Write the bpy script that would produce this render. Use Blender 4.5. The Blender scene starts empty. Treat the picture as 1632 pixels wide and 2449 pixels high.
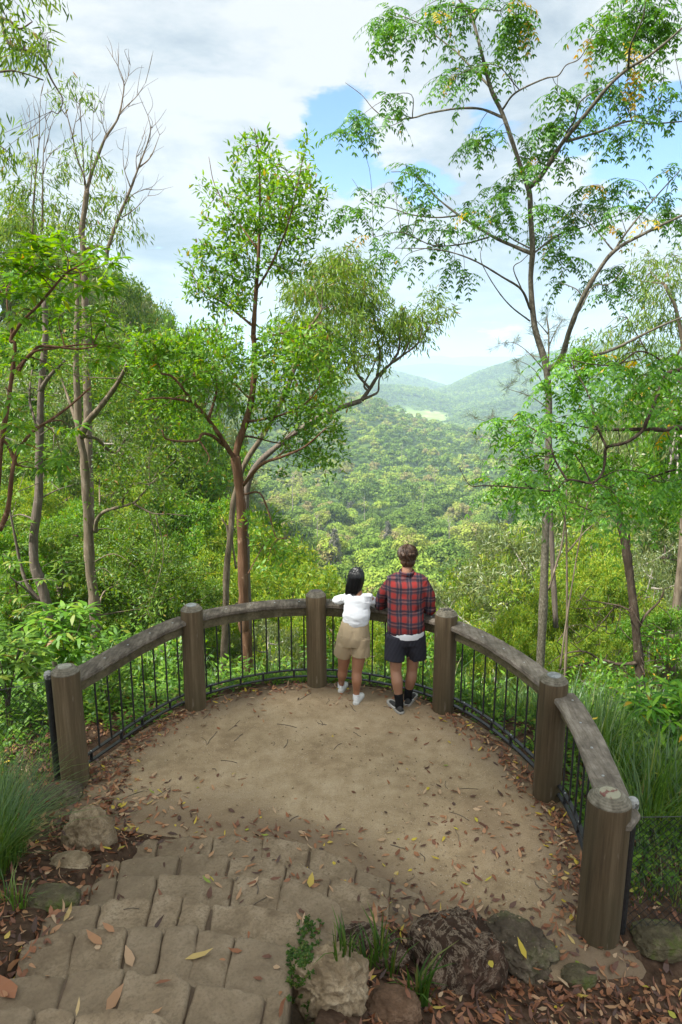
import bpy, math, random
import numpy as np
from mathutils import Vector, noise as mnoise
from mathutils.bvhtree import BVHTree

rng = np.random.default_rng(7)
random.seed(7)
SC = bpy.context.scene
COL = SC.collection
R = math.radians
# ------------------------------------------------------------------ camera
F, CXP, CYP, TILT, CAMZ = 1632.7, 816.0, 1224.5, R(11.9), 3.5
CT, ST = math.cos(TILT), math.sin(TILT)
cam_d = bpy.data.cameras.new("camera")
cam = bpy.data.objects.new("camera", cam_d)
COL.objects.link(cam)
cam.location = (0, 0, CAMZ)
cam.rotation_euler = (R(90) - TILT, 0, 0)
cam_d.sensor_fit = 'VERTICAL'
cam_d.sensor_height = 36
cam_d.lens = 24
cam_d.clip_start = 0.05
cam_d.clip_end = 60000
SC.camera = cam

def ray(px, py):
    u = (px - CXP) / F
    v = (py - CYP) / F
    return np.array([u, CT - v * ST, -(ST + v * CT)])

def W(px, py, Y):
    """the point of the place seen at this spot of the photo, Y metres ahead"""
    r = ray(px, py)
    r = r * (Y / r[1])
    return np.array([r[0], r[1], CAMZ + r[2]])

def G(px, py, z=0.0):
    r = ray(px, py)
    k = (CAMZ - z) / -r[2]
    return np.array([r[0] * k, r[1] * k, z])

def mpp(Y):            # metres per photo pixel at a distance
    return (Y * CT + 0.5) / F

# ------------------------------------------------------------------ mesh helpers
class MB:
    def __init__(self):
        self.v, self.q, self.t, self.qv, self.tv, self.qt, self.tt = [], [], [], [], [], [], []
        self.n = 0

    def add(self, v, q=None, t=None, var=0.5, tone=0.5):
        v = np.asarray(v, float).reshape(-1, 3)
        if q is not None and len(q):
            q = np.asarray(q, int).reshape(-1, 4)
            self.q.append(q + self.n)
            self.qv.append(np.broadcast_to(np.asarray(var, float), (len(q),)))
            self.qt.append(np.broadcast_to(np.asarray(tone, float), (len(q),)))
        if t is not None and len(t):
            t = np.asarray(t, int).reshape(-1, 3)
            self.t.append(t + self.n)
            self.tv.append(np.broadcast_to(np.asarray(var, float), (len(t),)))
            self.tt.append(np.broadcast_to(np.asarray(tone, float), (len(t),)))
        self.v.append(v)
        self.n += len(v)

    def arrays(self):
        v = np.concatenate(self.v) if self.v else np.zeros((0, 3))
        q = np.concatenate(self.q) if self.q else np.zeros((0, 4), int)
        t = np.concatenate(self.t) if self.t else np.zeros((0, 3), int)
        return v, q, t

    def mesh(self, name, mat, off=(0, 0, 0), smooth=False, attrs=True):
        v, q, t = self.arrays()
        v = v - np.asarray(off, float)
        me = bpy.data.meshes.new(name)
        nq, nt = len(q), len(t)
        me.vertices.add(len(v))
        me.vertices.foreach_set("co", v.astype(np.float32).ravel())
        me.loops.add(nq * 4 + nt * 3)
        me.loops.foreach_set("vertex_index", np.concatenate([q.ravel(), t.ravel()]).astype(np.int32))
        me.polygons.add(nq + nt)
        st = np.concatenate([np.arange(nq) * 4, nq * 4 + np.arange(nt) * 3]).astype(np.int32)
        me.polygons.foreach_set("loop_start", st)
        me.update(calc_edges=True)
        if attrs:
            a = me.attributes.new("var", 'FLOAT', 'FACE')
            a.data.foreach_set("value", np.concatenate(self.qv + self.tv).astype(np.float32))
            a = me.attributes.new("tone", 'FLOAT', 'FACE')
            a.data.foreach_set("value", np.concatenate(self.qt + self.tt).astype(np.float32))
        me.polygons.foreach_set("use_smooth", np.full(nq + nt, bool(smooth)))
        if mat is not None:
            me.materials.append(mat)
        return me

    def build(self, name, mat, parent=None, smooth=False, loc=None):
        """link as ONE mesh object; vertices are given in world space"""
        if parent is not None:
            base = world_loc(parent)
            off = base if loc is None else np.asarray(loc, float)
        else:
            base = np.zeros(3)
            off = np.zeros(3) if loc is None else np.asarray(loc, float)
        me = self.mesh(name, mat, off, smooth)
        o = bpy.data.objects.new(name, me)
        COL.objects.link(o)
        if parent is not None:
            o.parent = parent
        o.location = off - base
        return o

def world_loc(o):
    p = np.array(o.location)
    while o.parent is not None:
        o = o.parent
        p = p + np.array(o.location)
    return p

def tag(o, label=None, cat=None, group=None, kind=None):
    if label: o["label"] = label
    if cat: o["category"] = cat
    if group: o["group"] = group
    if kind: o["kind"] = kind
    return o

def thing(name, label, cat, loc, group=None):
    o = bpy.data.objects.new(name, None)
    o.empty_display_size = 0.2
    COL.objects.link(o)
    o.location = loc
    return tag(o, label, cat, group)

def copy_tree(o, parent=None):
    c = o.copy()
    COL.objects.link(c)
    if parent is not None:
        c.parent = parent
    for ch in o.children:
        copy_tree(ch, c)
    return c

def nrm(a):
    a = np.asarray(a, float)
    return a / np.maximum(np.linalg.norm(a, axis=-1, keepdims=True), 1e-9)

def catmull(p, k=6):
    p = np.asarray(p, float)
    if len(p) < 3:
        t = np.linspace(0, 1, k * (len(p) - 1) + 1)[:, None]
        return p[0] * (1 - t) + p[-1] * t
    e = np.vstack([2 * p[0] - p[1], p, 2 * p[-1] - p[-2]])
    out = []
    for i in range(1, len(e) - 2):
        a, b, c, d = e[i - 1], e[i], e[i + 1], e[i + 2]
        t = np.linspace(0, 1, k, endpoint=False)[:, None]
        out.append(0.5 * (2 * b + (c - a) * t + (2 * a - 5 * b + 4 * c - d) * t ** 2 + (3 * b - a - 3 * c + d) * t ** 3))
    out.append(p[-1:])
    return np.vstack(out)

def tube(mb, pts, rad, sides=6, var=0.5, tone=0.5, caps=True, wob=0.0, ry=None, ref=None):
    pts = np.asarray(pts, float)
    n = len(pts)
    rad = np.broadcast_to(np.asarray(rad, float), (n,))
    ry_ = rad if ry is None else np.broadcast_to(np.asarray(ry, float), (n,))
    tan = nrm(np.gradient(pts, axis=0))
    if ref is None:
        ref = np.array([1.0, 0, 0]) if abs(tan[0][0]) < 0.8 else np.array([0, 1.0, 0])
    x = nrm(np.asarray(ref, float) - tan[0] * np.dot(ref, tan[0]))
    xs = []
    for i in range(n):
        x = x - tan[i] * np.dot(x, tan[i])
        x = x / max(np.linalg.norm(x), 1e-9)
        xs.append(x)
    xs = np.array(xs)
    ys = np.cross(tan, xs)
    a = np.arange(sides) / sides * 2 * np.pi
    ca, sa = np.cos(a), np.sin(a)
    w = 1.0
    if wob:
        w = (1 + wob * rng.normal(0, 1, (n, sides)))[:, :, None]
    v = pts[:, None, :] + w * (rad[:, None, None] * ca[None, :, None] * xs[:, None, :] + ry_[:, None, None] * sa[None, :, None] * ys[:, None, :])
    i = np.arange(n - 1)[:, None] * sides
    j = np.arange(sides)[None, :]
    j2 = (j + 1) % sides
    q = np.stack([i + j, i + j2, i + sides + j2, i + sides + j], -1).reshape(-1, 4)
    v = v.reshape(-1, 3)
    t = None
    if caps:
        v = np.vstack([v, pts[0], pts[-1]])
        m = n * sides
        jj = np.arange(sides)
        k2 = (jj + 1) % sides
        t = np.vstack([np.stack([np.full(sides, m), k2, jj], 1),
                       np.stack([np.full(sides, m + 1), m - sides + jj, m - sides + k2], 1)])
    mb.add(v, q, t, var, tone)

def box(mb, c, s, ax=None, var=0.5, tone=0.5):
    c = np.asarray(c, float)
    s = np.asarray(s, float) / 2
    k = np.array([[-1, -1, -1], [1, -1, -1], [1, 1, -1], [-1, 1, -1], [-1, -1, 1], [1, -1, 1], [1, 1, 1], [-1, 1, 1]]) * s
    if ax is not None:
        k = k @ np.asarray(ax, float)
    q = [[0, 3, 2, 1], [4, 5, 6, 7], [0, 1, 5, 4], [1, 2, 6, 5], [2, 3, 7, 6], [3, 0, 4, 7]]
    mb.add(c + k, q, None, var, tone)

def sweep(mb, pts, prof, up=(0, 0, 1), var=0.5):
    """carry a closed cross-section (side, up) along a curve"""
    pts = np.asarray(pts, float)
    prof = np.asarray(prof, float)
    n, m = len(pts), len(prof)
    tan = nrm(np.gradient(pts, axis=0))
    up = np.asarray(up, float)
    side = nrm(np.cross(tan, up))
    v = pts[:, None, :] + side[:, None, :] * prof[None, :, 0:1] + up[None, None, :] * prof[None, :, 1:2]
    i = np.arange(n - 1)[:, None] * m
    j = np.arange(m)[None, :]
    j2 = (j + 1) % m
    q = np.stack([i + j, i + m + j, i + m + j2, i + j2], -1).reshape(-1, 4)
    v = v.reshape(-1, 3)
    c0 = len(v)
    v = np.vstack([v, pts[0] + side[0] * prof[:, 0].mean() + up * prof[:, 1].mean(), pts[-1] + side[-1] * prof[:, 0].mean() + up * prof[:, 1].mean()])
    jj = np.arange(m)
    k2 = (jj + 1) % m
    t = np.vstack([np.stack([np.full(m, c0), jj, k2], 1), np.stack([np.full(m, c0 + 1), (n - 1) * m + k2, (n - 1) * m + jj], 1)])
    mb.add(v, q, t, var)

def fbm(x, y, z=0.0, o=4):
    return mnoise.fractal(Vector((x, y, z)), 1.0, 2.0, o)

# ------------------------------------------------------------------ material helpers
class NT:
    def __init__(self, tree):
        self.t = tree
    def n(self, typ, **kw):
        nd = self.t.nodes.new(typ)
        for k, v in kw.items():
            if k.startswith("_"):
                setattr(nd, k[1:], v)
            else:
                key = int(k[1:]) if k[0] == "i" and k[1:].isdigit() else k.replace("__", " ")
                s = nd.inputs[key]
                if isinstance(v, bpy.types.NodeSocket):
                    self.t.links.new(v, s)
                else:
                    s.default_value = v
        return nd
    def link(self, a, b):
        self.t.links.new(a, b)
    def math(self, op, a, b=0.0, c=None, clamp=False):
        nd = self.t.nodes.new("ShaderNodeMath")
        nd.operation = op
        nd.use_clamp = clamp
        for i, v in enumerate((a, b) if c is None else (a, b, c)):
            if isinstance(v, bpy.types.NodeSocket):
                self.t.links.new(v, nd.inputs[i])
            else:
                nd.inputs[i].default_value = v
        return nd.outputs[0]
    def mix(self, f, a, b, mode='MIX'):
        nd = self.t.nodes.new("ShaderNodeMix")
        nd.data_type = 'RGBA'
        nd.blend_type = mode
        for i, v in ((0, f), (6, a), (7, b)):
            if isinstance(v, bpy.types.NodeSocket):
                self.t.links.new(v, nd.inputs[i])
            else:
                nd.inputs[i].default_value = v if i == 0 or len(v) == 4 else (*v, 1)
        return nd.outputs[2]
    def ramp(self, f, stops, interp='LINEAR'):
        nd = self.t.nodes.new("ShaderNodeValToRGB")
        cr = nd.color_ramp
        cr.interpolation = interp
        while len(cr.elements) < len(stops):
            cr.elements.new(0.5)
        for e, (p, c) in zip(cr.elements, stops):
            e.position = p
            e.color = (*c, 1) if len(c) == 3 else c
        if isinstance(f, bpy.types.NodeSocket):
            self.t.links.new(f, nd.inputs[0])
        return nd.outputs[0]
    def noise(self, vec, scale, detail=4, rough=0.55, dist=0.0):
        nd = self.n("ShaderNodeTexNoise", Scale=scale, Detail=detail, Roughness=rough, Distortion=dist)
        if vec is not None:
            self.t.links.new(vec, nd.inputs["Vector"])
        return nd.outputs["Fac"]
    def mapping(self, vec, scale=(1, 1, 1), rot=(0, 0, 0)):
        nd = self.n("ShaderNodeMapping")
        self.t.links.new(vec, nd.inputs[0])
        nd.inputs["Scale"].default_value = scale
        nd.inputs["Rotation"].default_value = rot
        return nd.outputs[0]
    def attr(self, name):
        return self.n("ShaderNodeAttribute", _attribute_name=name).outputs["Fac"]

def newmat(name):
    m = bpy.data.materials.new(name)
    m.use_nodes = True
    m.node_tree.nodes.clear()
    t = NT(m.node_tree)
    return m, t

def finish(t, shader):
    o = t.n("ShaderNodeOutputMaterial")
    t.link(shader, o.inputs[0])

def surf(t, color, rough=0.8, bump=None, bs=0.3, bd=0.01, spec=0.3, metal=0.0):
    p = t.n("ShaderNodeBsdfPrincipled")
    for k, v in (("Base Color", color), ("Roughness", rough), ("Specular IOR Level", spec), ("Metallic", metal)):
        if isinstance(v, bpy.types.NodeSocket):
            t.link(v, p.inputs[k])
        else:
            p.inputs[k].default_value = (*v, 1) if k == "Base Color" and len(v) == 3 else v
    if bump is not None:
        b = t.n("ShaderNodeBump", Strength=bs, Distance=bd)
        t.link(bump, b.inputs["Height"])
        t.link(b.outputs[0], p.inputs["Normal"])
    return p.outputs[0]

def leafmat(name, stops, trans=0.45, rough=0.5, gloss=0.06):
    """leaf: colour by the random value of each leaf, lit through as well as from above"""
    m, t = newmat(name)
    col = t.ramp(t.attr("var"), stops)
    d = t.n("ShaderNodeBsdfDiffuse")
    t.link(col, d.inputs[0])
    tr = t.n("ShaderNodeBsdfTranslucent")
    hs = t.n("ShaderNodeHueSaturation", Hue=0.485, Saturation=1.1, Value=1.35)
    t.link(col, hs.inputs["Color"])
    t.link(hs.outputs[0], tr.inputs[0])
    mx = t.n("ShaderNodeMixShader", i0=trans)
    t.link(d.outputs[0], mx.inputs[1])
    t.link(tr.outputs[0], mx.inputs[2])
    g = t.n("ShaderNodeBsdfGlossy", Roughness=rough)
    g.inputs[0].default_value = (0.8, 0.85, 0.9, 1)
    mg = t.n("ShaderNodeMixShader", i0=gloss)
    t.link(mx.outputs[0], mg.inputs[1])
    t.link(g.outputs[0], mg.inputs[2])
    finish(t, mg.outputs[0])
    return m

def objco(t):
    return t.n("ShaderNodeTexCoord").outputs["Object"]

def barkmat(name, c1, c2, c3, scale=6.0, stretch=0.12, bs=0.5):
    m, t = newmat(name)
    co = objco(t)
    a = t.noise(t.mapping(co, (scale * 3, scale * 3, scale * 3 * stretch)), 1.0, 6, 0.65)
    b = t.noise(co, scale * 0.35, 3, 0.6)
    col = t.ramp(a, [(0.3, c1), (0.52, c2), (0.72, c3)])
    col = t.mix(t.math('MULTIPLY', b, 0.8), col, tuple(x * 0.62 for x in c2))
    lich = t.ramp(t.noise(co, scale * 1.3, 5, 0.7), [(0.6, (0, 0, 0)), (0.68, (1, 1, 1))])
    col = t.mix(t.math('MULTIPLY', lich, 0.45), col, tuple(min(1, x * 1.25 + 0.03) for x in c3))
    finish(t, surf(t, col, 0.9, a, bs, 0.012, 0.15))
    return m
# ------------------------------------------------------------------ materials
M = {}
M['leaf_bright'] = leafmat("leaf_bright", [(0, (.055, .15, .010)), (.5, (.11, .26, .014)), (.9, (.19, .34, .02)), (.97, (.26, .3, .03)), (1, (.3, .15, .03))], .5, .5, .03)
M['leaf_mid'] = leafmat("leaf_mid", [(0, (.05, .115, .012)), (.5, (.11, .22, .018)), (.9, (.19, .29, .026)), (.98, (.25, .25, .04)), (1, (.25, .12, .03))], .45, .5, .03)
M['leaf_gum'] = leafmat("leaf_gum", [(0, (.06, .13, .018)), (.5, (.125, .225, .024)), (.9, (.22, .31, .035)), (.97, (.22, .22, .07)), (1, (.3, .17, .06))], .45, .5, .02)
M['leaf_dark'] = leafmat("leaf_dark", [(0, (.02, .05, .012)), (.5, (.04, .09, .018)), (1, (.075, .13, .028))], .3, .4, .08)
M['leaf_pinnate'] = leafmat("leaf_pinnate", [(0, (.03, .11, .010)), (.5, (.065, .19, .014)), (.93, (.12, .27, .02)), (.955, (.5, .36, .02)), (1, (.55, .3, .02))], .45, .45, .03)
M['leaf_low'] = leafmat("leaf_low", [(0, (.04, .14, .008)), (.5, (.095, .27, .012)), (.93, (.19, .37, .02)), (.96, (.45, .36, .02)), (1, (.55, .28, .02))], .45, .45, .03)
M['leaf_yellowgreen'] = leafmat("leaf_yellowgreen", [(0, (.08, .17, .018)), (.4, (.17, .29, .026)), (.8, (.29, .38, .035)), (1, (.42, .40, .05))], .45, .5, .02)
M['needle'] = leafmat("needle", [(0, (.05, .08, .03)), (1, (.11, .13, .05))], .3)
M['grass'] = leafmat("grass_blade", [(0, (.04, .1, .012)), (.6, (.09, .19, .02)), (.95, (.17, .25, .03)), (1, (.32, .27, .09))], .45)
M['grass_dark'] = leafmat("grass_dark", [(0, (.03, .075, .010)), (.7, (.07, .14, .018)), (1, (.16, .17, .04))], .35, .5, .02)
M['under'] = leafmat("undergrowth_leaf", [(0, (.04, .11, .010)), (.5, (.10, .23, .016)), (.93, (.19, .33, .025)), (1, (.3, .3, .04))], .45, .5, .03)
M['litter'] = leafmat("fallen_leaf", [(0, (.06, .028, .015)), (.3, (.17, .06, .022)), (.55, (.30, .115, .042)), (.75, (.40, .21, .095)), (.9, (.46, .32, .19)), (.93, (.5, .36, .03)), (.97, (.55, .42, .03)), (1, (.2, .28, .03))], .12, .6, .05)

def forestmat():
    m, t = newmat("forest_canopy")
    tone = t.attr("tone")
    var = t.attr("var")
    col = t.ramp(tone, [(0, (.045, .10, .025)), (.25, (.095, .18, .034)), (.5, (.18, .30, .05)), (.72, (.26, .36, .05)), (.88, (.34, .38, .075)), (.95, (.25, .26, .10)), (1, (.3, .24, .12))])
    col = t.mix(t.math('MULTIPLY', var, .45), col, (.30, .38, .07))
    d = t.n("ShaderNodeBsdfDiffuse")
    t.link(col, d.inputs[0])
    tr = t.n("ShaderNodeBsdfTranslucent")
    t.link(col, tr.inputs[0])
    mx = t.n("ShaderNodeMixShader", i0=.3)
    t.link(d.outputs[0], mx.inputs[1])
    t.link(tr.outputs[0], mx.inputs[2])
    finish(t, mx.outputs[0])
    return m
M['forest'] = forestmat()

M['bark_red'] = barkmat("bark_red_brown", (.04, .02, .011), (.15, .08, .045), (.28, .18, .115), 5)
M['bark_grey'] = barkmat("bark_grey", (.05, .037, .024), (.18, .14, .098), (.32, .265, .20), 6, .2)
M['bark_pale'] = barkmat("bark_pale", (.17, .15, .12), (.36, .32, .27), (.52, .48, .42), 5, .3, .25)
M['bark_dark'] = barkmat("bark_dark", (.015, .012, .009), (.07, .05, .035), (.17, .14, .10), 7, .2)
M['bark_speckled'] = barkmat("bark_speckled", (.035, .03, .02), (.125, .11, .08), (.30, .275, .22), 11, .7, .35)
M['bark_twig'] = barkmat("bark_twig", (.06, .045, .035), (.15, .12, .095), (.24, .2, .16), 10)

def wood_post():
    m, t = newmat("treated_log")
    co = objco(t)
    g = t.noise(t.mapping(co, (26, 26, 1.1)), 1.0, 7, .7)
    b = t.noise(t.mapping(co, (3.5, 3.5, 1.2)), 1.0, 4, .6)
    col = t.ramp(g, [(.25, (.038, .026, .014)), (.5, (.112, .078, .044)), (.75, (.20, .15, .092))])
    col = t.mix(t.ramp(b, [(.35, (0, 0, 0)), (.7, (.75, .75, .75))]), col, (.072, .06, .032))
    sc = t.ramp(t.noise(t.mapping(co, (30, 30, 5)), 1.0, 3, .5), [(.68, (0, 0, 0)), (.74, (.5, .5, .5))])
    col = t.mix(sc, col, (.24, .20, .15))
    oi = t.n("ShaderNodeObjectInfo").outputs["Random"]
    hv = t.n("ShaderNodeHueSaturation"); t.link(col, hv.inputs["Color"]); t.link(t.math('ADD', .8, t.math('MULTIPLY', oi, .45)), hv.inputs["Value"])
    ck = t.ramp(t.noise(t.mapping(co, (22, 22, .7)), 1.0, 5, .75, .4), [(.30, (1, 1, 1)), (.345, (0, 0, 0))])
    col = t.mix(t.math('MULTIPLY', ck, .85), hv.outputs[0], (.012, .009, .006))
    finish(t, surf(t, col, .85, g, .45, .006, .2))
    return m
M['log'] = wood_post()

def wood_end():
    m, t = newmat("log_end")
    co = objco(t)
    sp = t.n("ShaderNodeSeparateXYZ")
    t.link(co, sp.inputs[0])
    r = t.math('SQRT', t.math('ADD', t.math('MULTIPLY', sp.outputs[0], sp.outputs[0]), t.math('MULTIPLY', sp.outputs[1], sp.outputs[1])))
    n = t.noise(co, 18, 5, .65)
    ring = t.math('SINE', t.math('MULTIPLY', t.math('ADD', r, t.math('MULTIPLY', n, .012)), 520))
    col = t.ramp(t.math('ADD', t.math('MULTIPLY', ring, .05), n), [(.2, (.05, .042, .03)), (.5, (.17, .15, .115)), (.8, (.29, .265, .21))])
    finish(t, surf(t, col, .9, n, .4, .004, .15))
    return m
M['log_end'] = wood_end()

def paintcap(name, c1, c2, thr=.5):
    m, t = newmat(name)
    co = objco(t)
    n = t.noise(co, 14, 5, .7)
    n2 = t.noise(co, 120, 2, .6)
    col = t.mix(t.ramp(n, [(thr - .03, (0, 0, 0)), (thr + .03, (1, 1, 1))]), c1, c2)
    col = t.mix(t.math('MULTIPLY', n2, .5), col, (.2, .19, .16))
    finish(t, surf(t, col, .7, n2, .4, .003))
    return m
M['disc_pale'] = paintcap("disc_pale", (.38, .37, .30), (.27, .26, .2))
M['disc_grey'] = paintcap("disc_grey", (.2, .215, .225), (.33, .35, .36))
M['disc_brown'] = paintcap("disc_brown", (.085, .07, .06), (.13, .10, .085))
M['disc_red'] = paintcap("disc_red", (.16, .03, .022), (.34, .32, .22), .46)
M['dark_crack'] = paintcap("dark_crack", (.012, .011, .01), (.02, .018, .015))

def rail_wood(name, c1, c2, c3):
    m, t = newmat(name)
    co = objco(t)
    g = t.noise(t.mapping(co, (40, 5, 40), (0, 0, .5)), 1.0, 7, .7)
    g2 = t.noise(t.mapping(co, (5, 40, 40), (0, 0, .5)), 1.0, 7, .7)
    n = t.noise(co, 5, 5, .65)
    g = t.math('MINIMUM', g, t.math('ADD', g2, .12))
    col = t.ramp(g, [(.28, c1), (.46, c2), (.68, c3)])
    col = t.mix(t.ramp(n, [(.42, (0, 0, 0)), (.62, (.75, .75, .75))]), col, c1)
    finish(t, surf(t, col, .8, g, .4, .004, .25))
    return m
M['rail_grey'] = rail_wood("rail_grey", (.045, .036, .027), (.145, .12, .092), (.27, .235, .19))
M['rail_pale'] = rail_wood("rail_pale", (.08, .066, .05), (.2, .168, .132), (.32, .28, .235))
M['rail_under'] = rail_wood("rail_under", (.05, .042, .022), (.12, .10, .056), (.18, .155, .095))

def metal_black():
    m, t = newmat("black_steel")
    n = t.noise(objco(t), 60, 4, .6)
    col = t.ramp(n, [(.4, (.012, .012, .013)), (.75, (.035, .035, .036))])
    finish(t, surf(t, col, .45, n, .1, .001, .5))
    return m
M['steel'] = metal_black()
def simple(name, c, rough=.6, metal=0.0, ns=40, amt=.35, bs=.15, bd=.002, spec=.3):
    m, t = newmat(name)
    n = t.noise(objco(t), ns, 4, .6)
    col = t.mix(t.math('MULTIPLY', n, amt * 2, clamp=True), c, tuple(x * .45 for x in c))
    finish(t, surf(t, col, rough, n, bs, bd, spec, metal))
    return m
M['zinc'] = simple("zinc_screw", (.62, .63, .64), .35, .9)
M['white_flaked'] = paintcap("white_flaked", (.38, .38, .37), (.06, .06, .06), .55)

def platform_mat():
    m, t = newmat("decomposed_granite")
    co = objco(t)
    big = t.noise(co, .75, 5, .6)
    mid = t.noise(co, 6, 5, .65)
    fine = t.noise(co, 110, 3, .7)
    v = t.n("ShaderNodeTexVoronoi", Scale=85.0)
    t.link(co, v.inputs["Vector"])
    col = t.ramp(t.math('ADD', t.math('MULTIPLY', mid, .45), t.math('MULTIPLY', big, .55)), [(.34, (.25, .178, .105)), (.5, (.37, .275, .168)), (.64, (.46, .355, .232))])
    col = t.mix(t.ramp(fine, [(.35, (.5, .5, .5)), (.5, (0, 0, 0))]), col, (.14, .10, .07))
    spk = t.math('MULTIPLY', t.ramp(v.outputs["Color"], [(.78, (0, 0, 0)), (.84, (1, 1, 1))]), t.ramp(v.outputs["Distance"], [(.3, (1, 1, 1)), (.42, (0, 0, 0))]))
    col = t.mix(t.math('MULTIPLY', spk, .55), col, (.52, .45, .36))
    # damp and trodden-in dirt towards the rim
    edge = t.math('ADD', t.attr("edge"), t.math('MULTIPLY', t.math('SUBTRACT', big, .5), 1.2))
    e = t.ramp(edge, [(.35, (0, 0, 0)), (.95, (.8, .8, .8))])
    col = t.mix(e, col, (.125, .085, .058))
    h = t.math('ADD', t.math('MULTIPLY', fine, .5), t.math('MULTIPLY', spk, .6))
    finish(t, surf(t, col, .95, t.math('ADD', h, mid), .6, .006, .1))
    return m
M['platform'] = platform_mat()

def ground_mat():
    m, t = newmat("forest_floor")
    co = objco(t)
    n = t.noise(co, 9, 6, .7)
    n2 = t.noise(co, .6, 4, .6)
    col = t.ramp(n, [(.3, (.028, .018, .012)), (.5, (.075, .046, .03)), (.7, (.14, .09, .06))])
    far = t.ramp(t.noise(co, .05, 6, .7), [(.35, (.03, .06, .02)), (.6, (.075, .12, .03)), (.8, (.12, .15, .04))])
    col = t.mix(t.attr("veg"), col, far)
    fld = t.ramp(t.noise(co, .012, 4, .6), [(.4, (.17, .25, .06)), (.6, (.25, .32, .1)), (.68, (.42, .4, .22))])
    col = t.mix(t.attr("field"), col, fld)
    pl = t.ramp(t.noise(co, .0016, 6, .7), [(.45, (.08, .11, .05)), (.6, (.22, .24, .12)), (.7, (.45, .42, .32))])
    col = t.mix(t.attr("plain"), col, pl)
    finish(t, surf(t, col, .95, t.math('ADD', n, n2), .5, .03, .05))
    return m
M['ground'] = ground_mat()

def stone_mat(name, c1, c2, c3, sc=1.0, moss=0.0, veins=0.0):
    m, t = newmat(name)
    co = objco(t)
    a = t.noise(co, 5 * sc, 8, .7, .3)
    b = t.noise(co, 60 * sc, 4, .7)
    c = t.noise(co, 1.6 * sc, 4, .6)
    col = t.ramp(a, [(.3, c1), (.5, c2), (.7, c3)])
    col = t.mix(t.ramp(b, [(.38, (.55, .55, .55)), (.52, (0, 0, 0))]), col, tuple(x * .5 for x in c2))
    col = t.mix(t.ramp(c, [(.35, (.5, .5, .5)), (.55, (0, 0, 0))]), col, c1)
    col = t.mix(t.math('MULTIPLY', t.attr("var"), .55), col, tuple(x * y for x, y in zip(c2, (.72, .74, .78))))
    if veins:
        w = t.ramp(t.noise(co, 7 * sc, 8, .75, 1.2), [(.47, (0, 0, 0)), (.5, (1, 1, 1)), (.53, (0, 0, 0))])
        col = t.mix(t.math('MULTIPLY', w, veins), col, (.42, .33, .24))
    if moss:
        mo = t.ramp(t.noise(co, 3.2 * sc, 6, .7), [(.5, (0, 0, 0)), (.62, (1, 1, 1))])
        col = t.mix(t.math('MULTIPLY', mo, moss), col, (.075, .10, .02))
    finish(t, surf(t, col, .93, t.math('ADD', a, t.math('MULTIPLY', b, .35)), .75, .02, .1))
    return m
M['step_stone'] = stone_mat("step_stone", (.14, .098, .062), (.275, .205, .132), (.39, .305, .21))
M['rock_tan'] = stone_mat("rock_tan", (.12, .08, .045), (.34, .255, .16), (.56, .45, .31), 1.6)
M['rock_dark'] = stone_mat("rock_dark", (.016, .010, .007), (.055, .034, .023), (.17, .10, .07), .7, 0, .45)
M['rock_rust'] = stone_mat("rock_rust", (.06, .035, .022), (.16, .095, .058), (.29, .19, .125), 1.5)
M['joint'] = simple("joint_soil", (.15, .105, .07), .95, ns=50)
M['rock_grey'] = stone_mat("rock_grey", (.035, .027, .019), (.11, .085, .06), (.26, .21, .155), 1.5, .35)
M['rock_moss'] = stone_mat("rock_moss", (.05, .04, .025), (.13, .11, .065), (.25, .21, .13), 2, .8)
M['wire'] = simple("fence_wire", (.03, .03, .03), .5, .3)
M['wire_zinc'] = simple("galvanised_wire", (.12, .12, .125), .4, .7)
# ------------------------------------------------------------------ terrain
PC = np.array([-.25, 4.93])
def sstep(a, b, x):
    t = np.clip((x - a) / (b - a), 0, 1)
    return t * t * (3 - 2 * t)
TC = np.array([[0, -.03], [.4, -.16], [1, -.55], [3, -2.1], [8, -6.5], [15, -12], [30, -24], [60, -37], [100, -48], [160, -58], [250, -74], [450, -86]])
TL = np.array([[0, -.03], [.4, -.08], [1, -.25], [3, -.9], [8, -2.5], [15, -4], [30, -7], [60, -6], [100, -2], [200, 14], [300, 20], [600, 10], [1000, -30], [1600, -118]])
TR = np.array([[0, -.03], [.4, -.1], [1, -.35], [3, -1.2], [8, -3.8], [15, -7.5], [30, -17], [60, -31], [100, -43], [250, -68], [450, -82]])
CREST = np.array([[-30, 0], [-14, .6], [-6, 1.8], [.8, 2.36], [2.8, 2.8], [6.2, 4.4], [8.3, 4.9], [11.3, 5.6], [14, 6.4], [25, 6.6]])
RIDGES = [(2600, 480, [(5, -118), (7.3, -95), (9, -68), (11.3, -16), (14.6, 32), (20, 78), (30, 85), (50, 60)]),
          (2100, 260, [(-30, -10), (-8, -20), (0, -48), (3, -56), (5, -58), (7, -68), (9, -92), (11, -118)]),
          (3500, 500, [(-40, 60), (-15, 55), (-5, 34), (.1, -2), (4.3, -22), (6.3, -52), (8.4, -92), (10, -135)]),
          (1700, 170, [(8.3, -118), (10.5, -104), (12.9, -84), (16, -66), (25, -25), (45, 0)]),
          (6000, 600, [(-40, 40), (0, -20), (2, -10), (4, 8), (5.5, 30), (6.5, 42), (8.0, 44), (9.5, 30), (11, 20), (13, 25), (20, 40), (50, 30)]),
          (8600, 900, [(-40, 120), (0, 95), (3, 110), (5, 125), (6.5, 140), (8, 150), (9, 132), (10.5, 140), (14, 125), (20, 120), (50, 120)])]
YB = np.array([[-6, 5.3], [-2.6, 5.0], [-1.8, 4.75], [-1, 4.62], [0, 4.4], [.4, 3.95], [.8, 3.6], [1.6, 3.35], [3, 3.3], [8, 4.0]])

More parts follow.
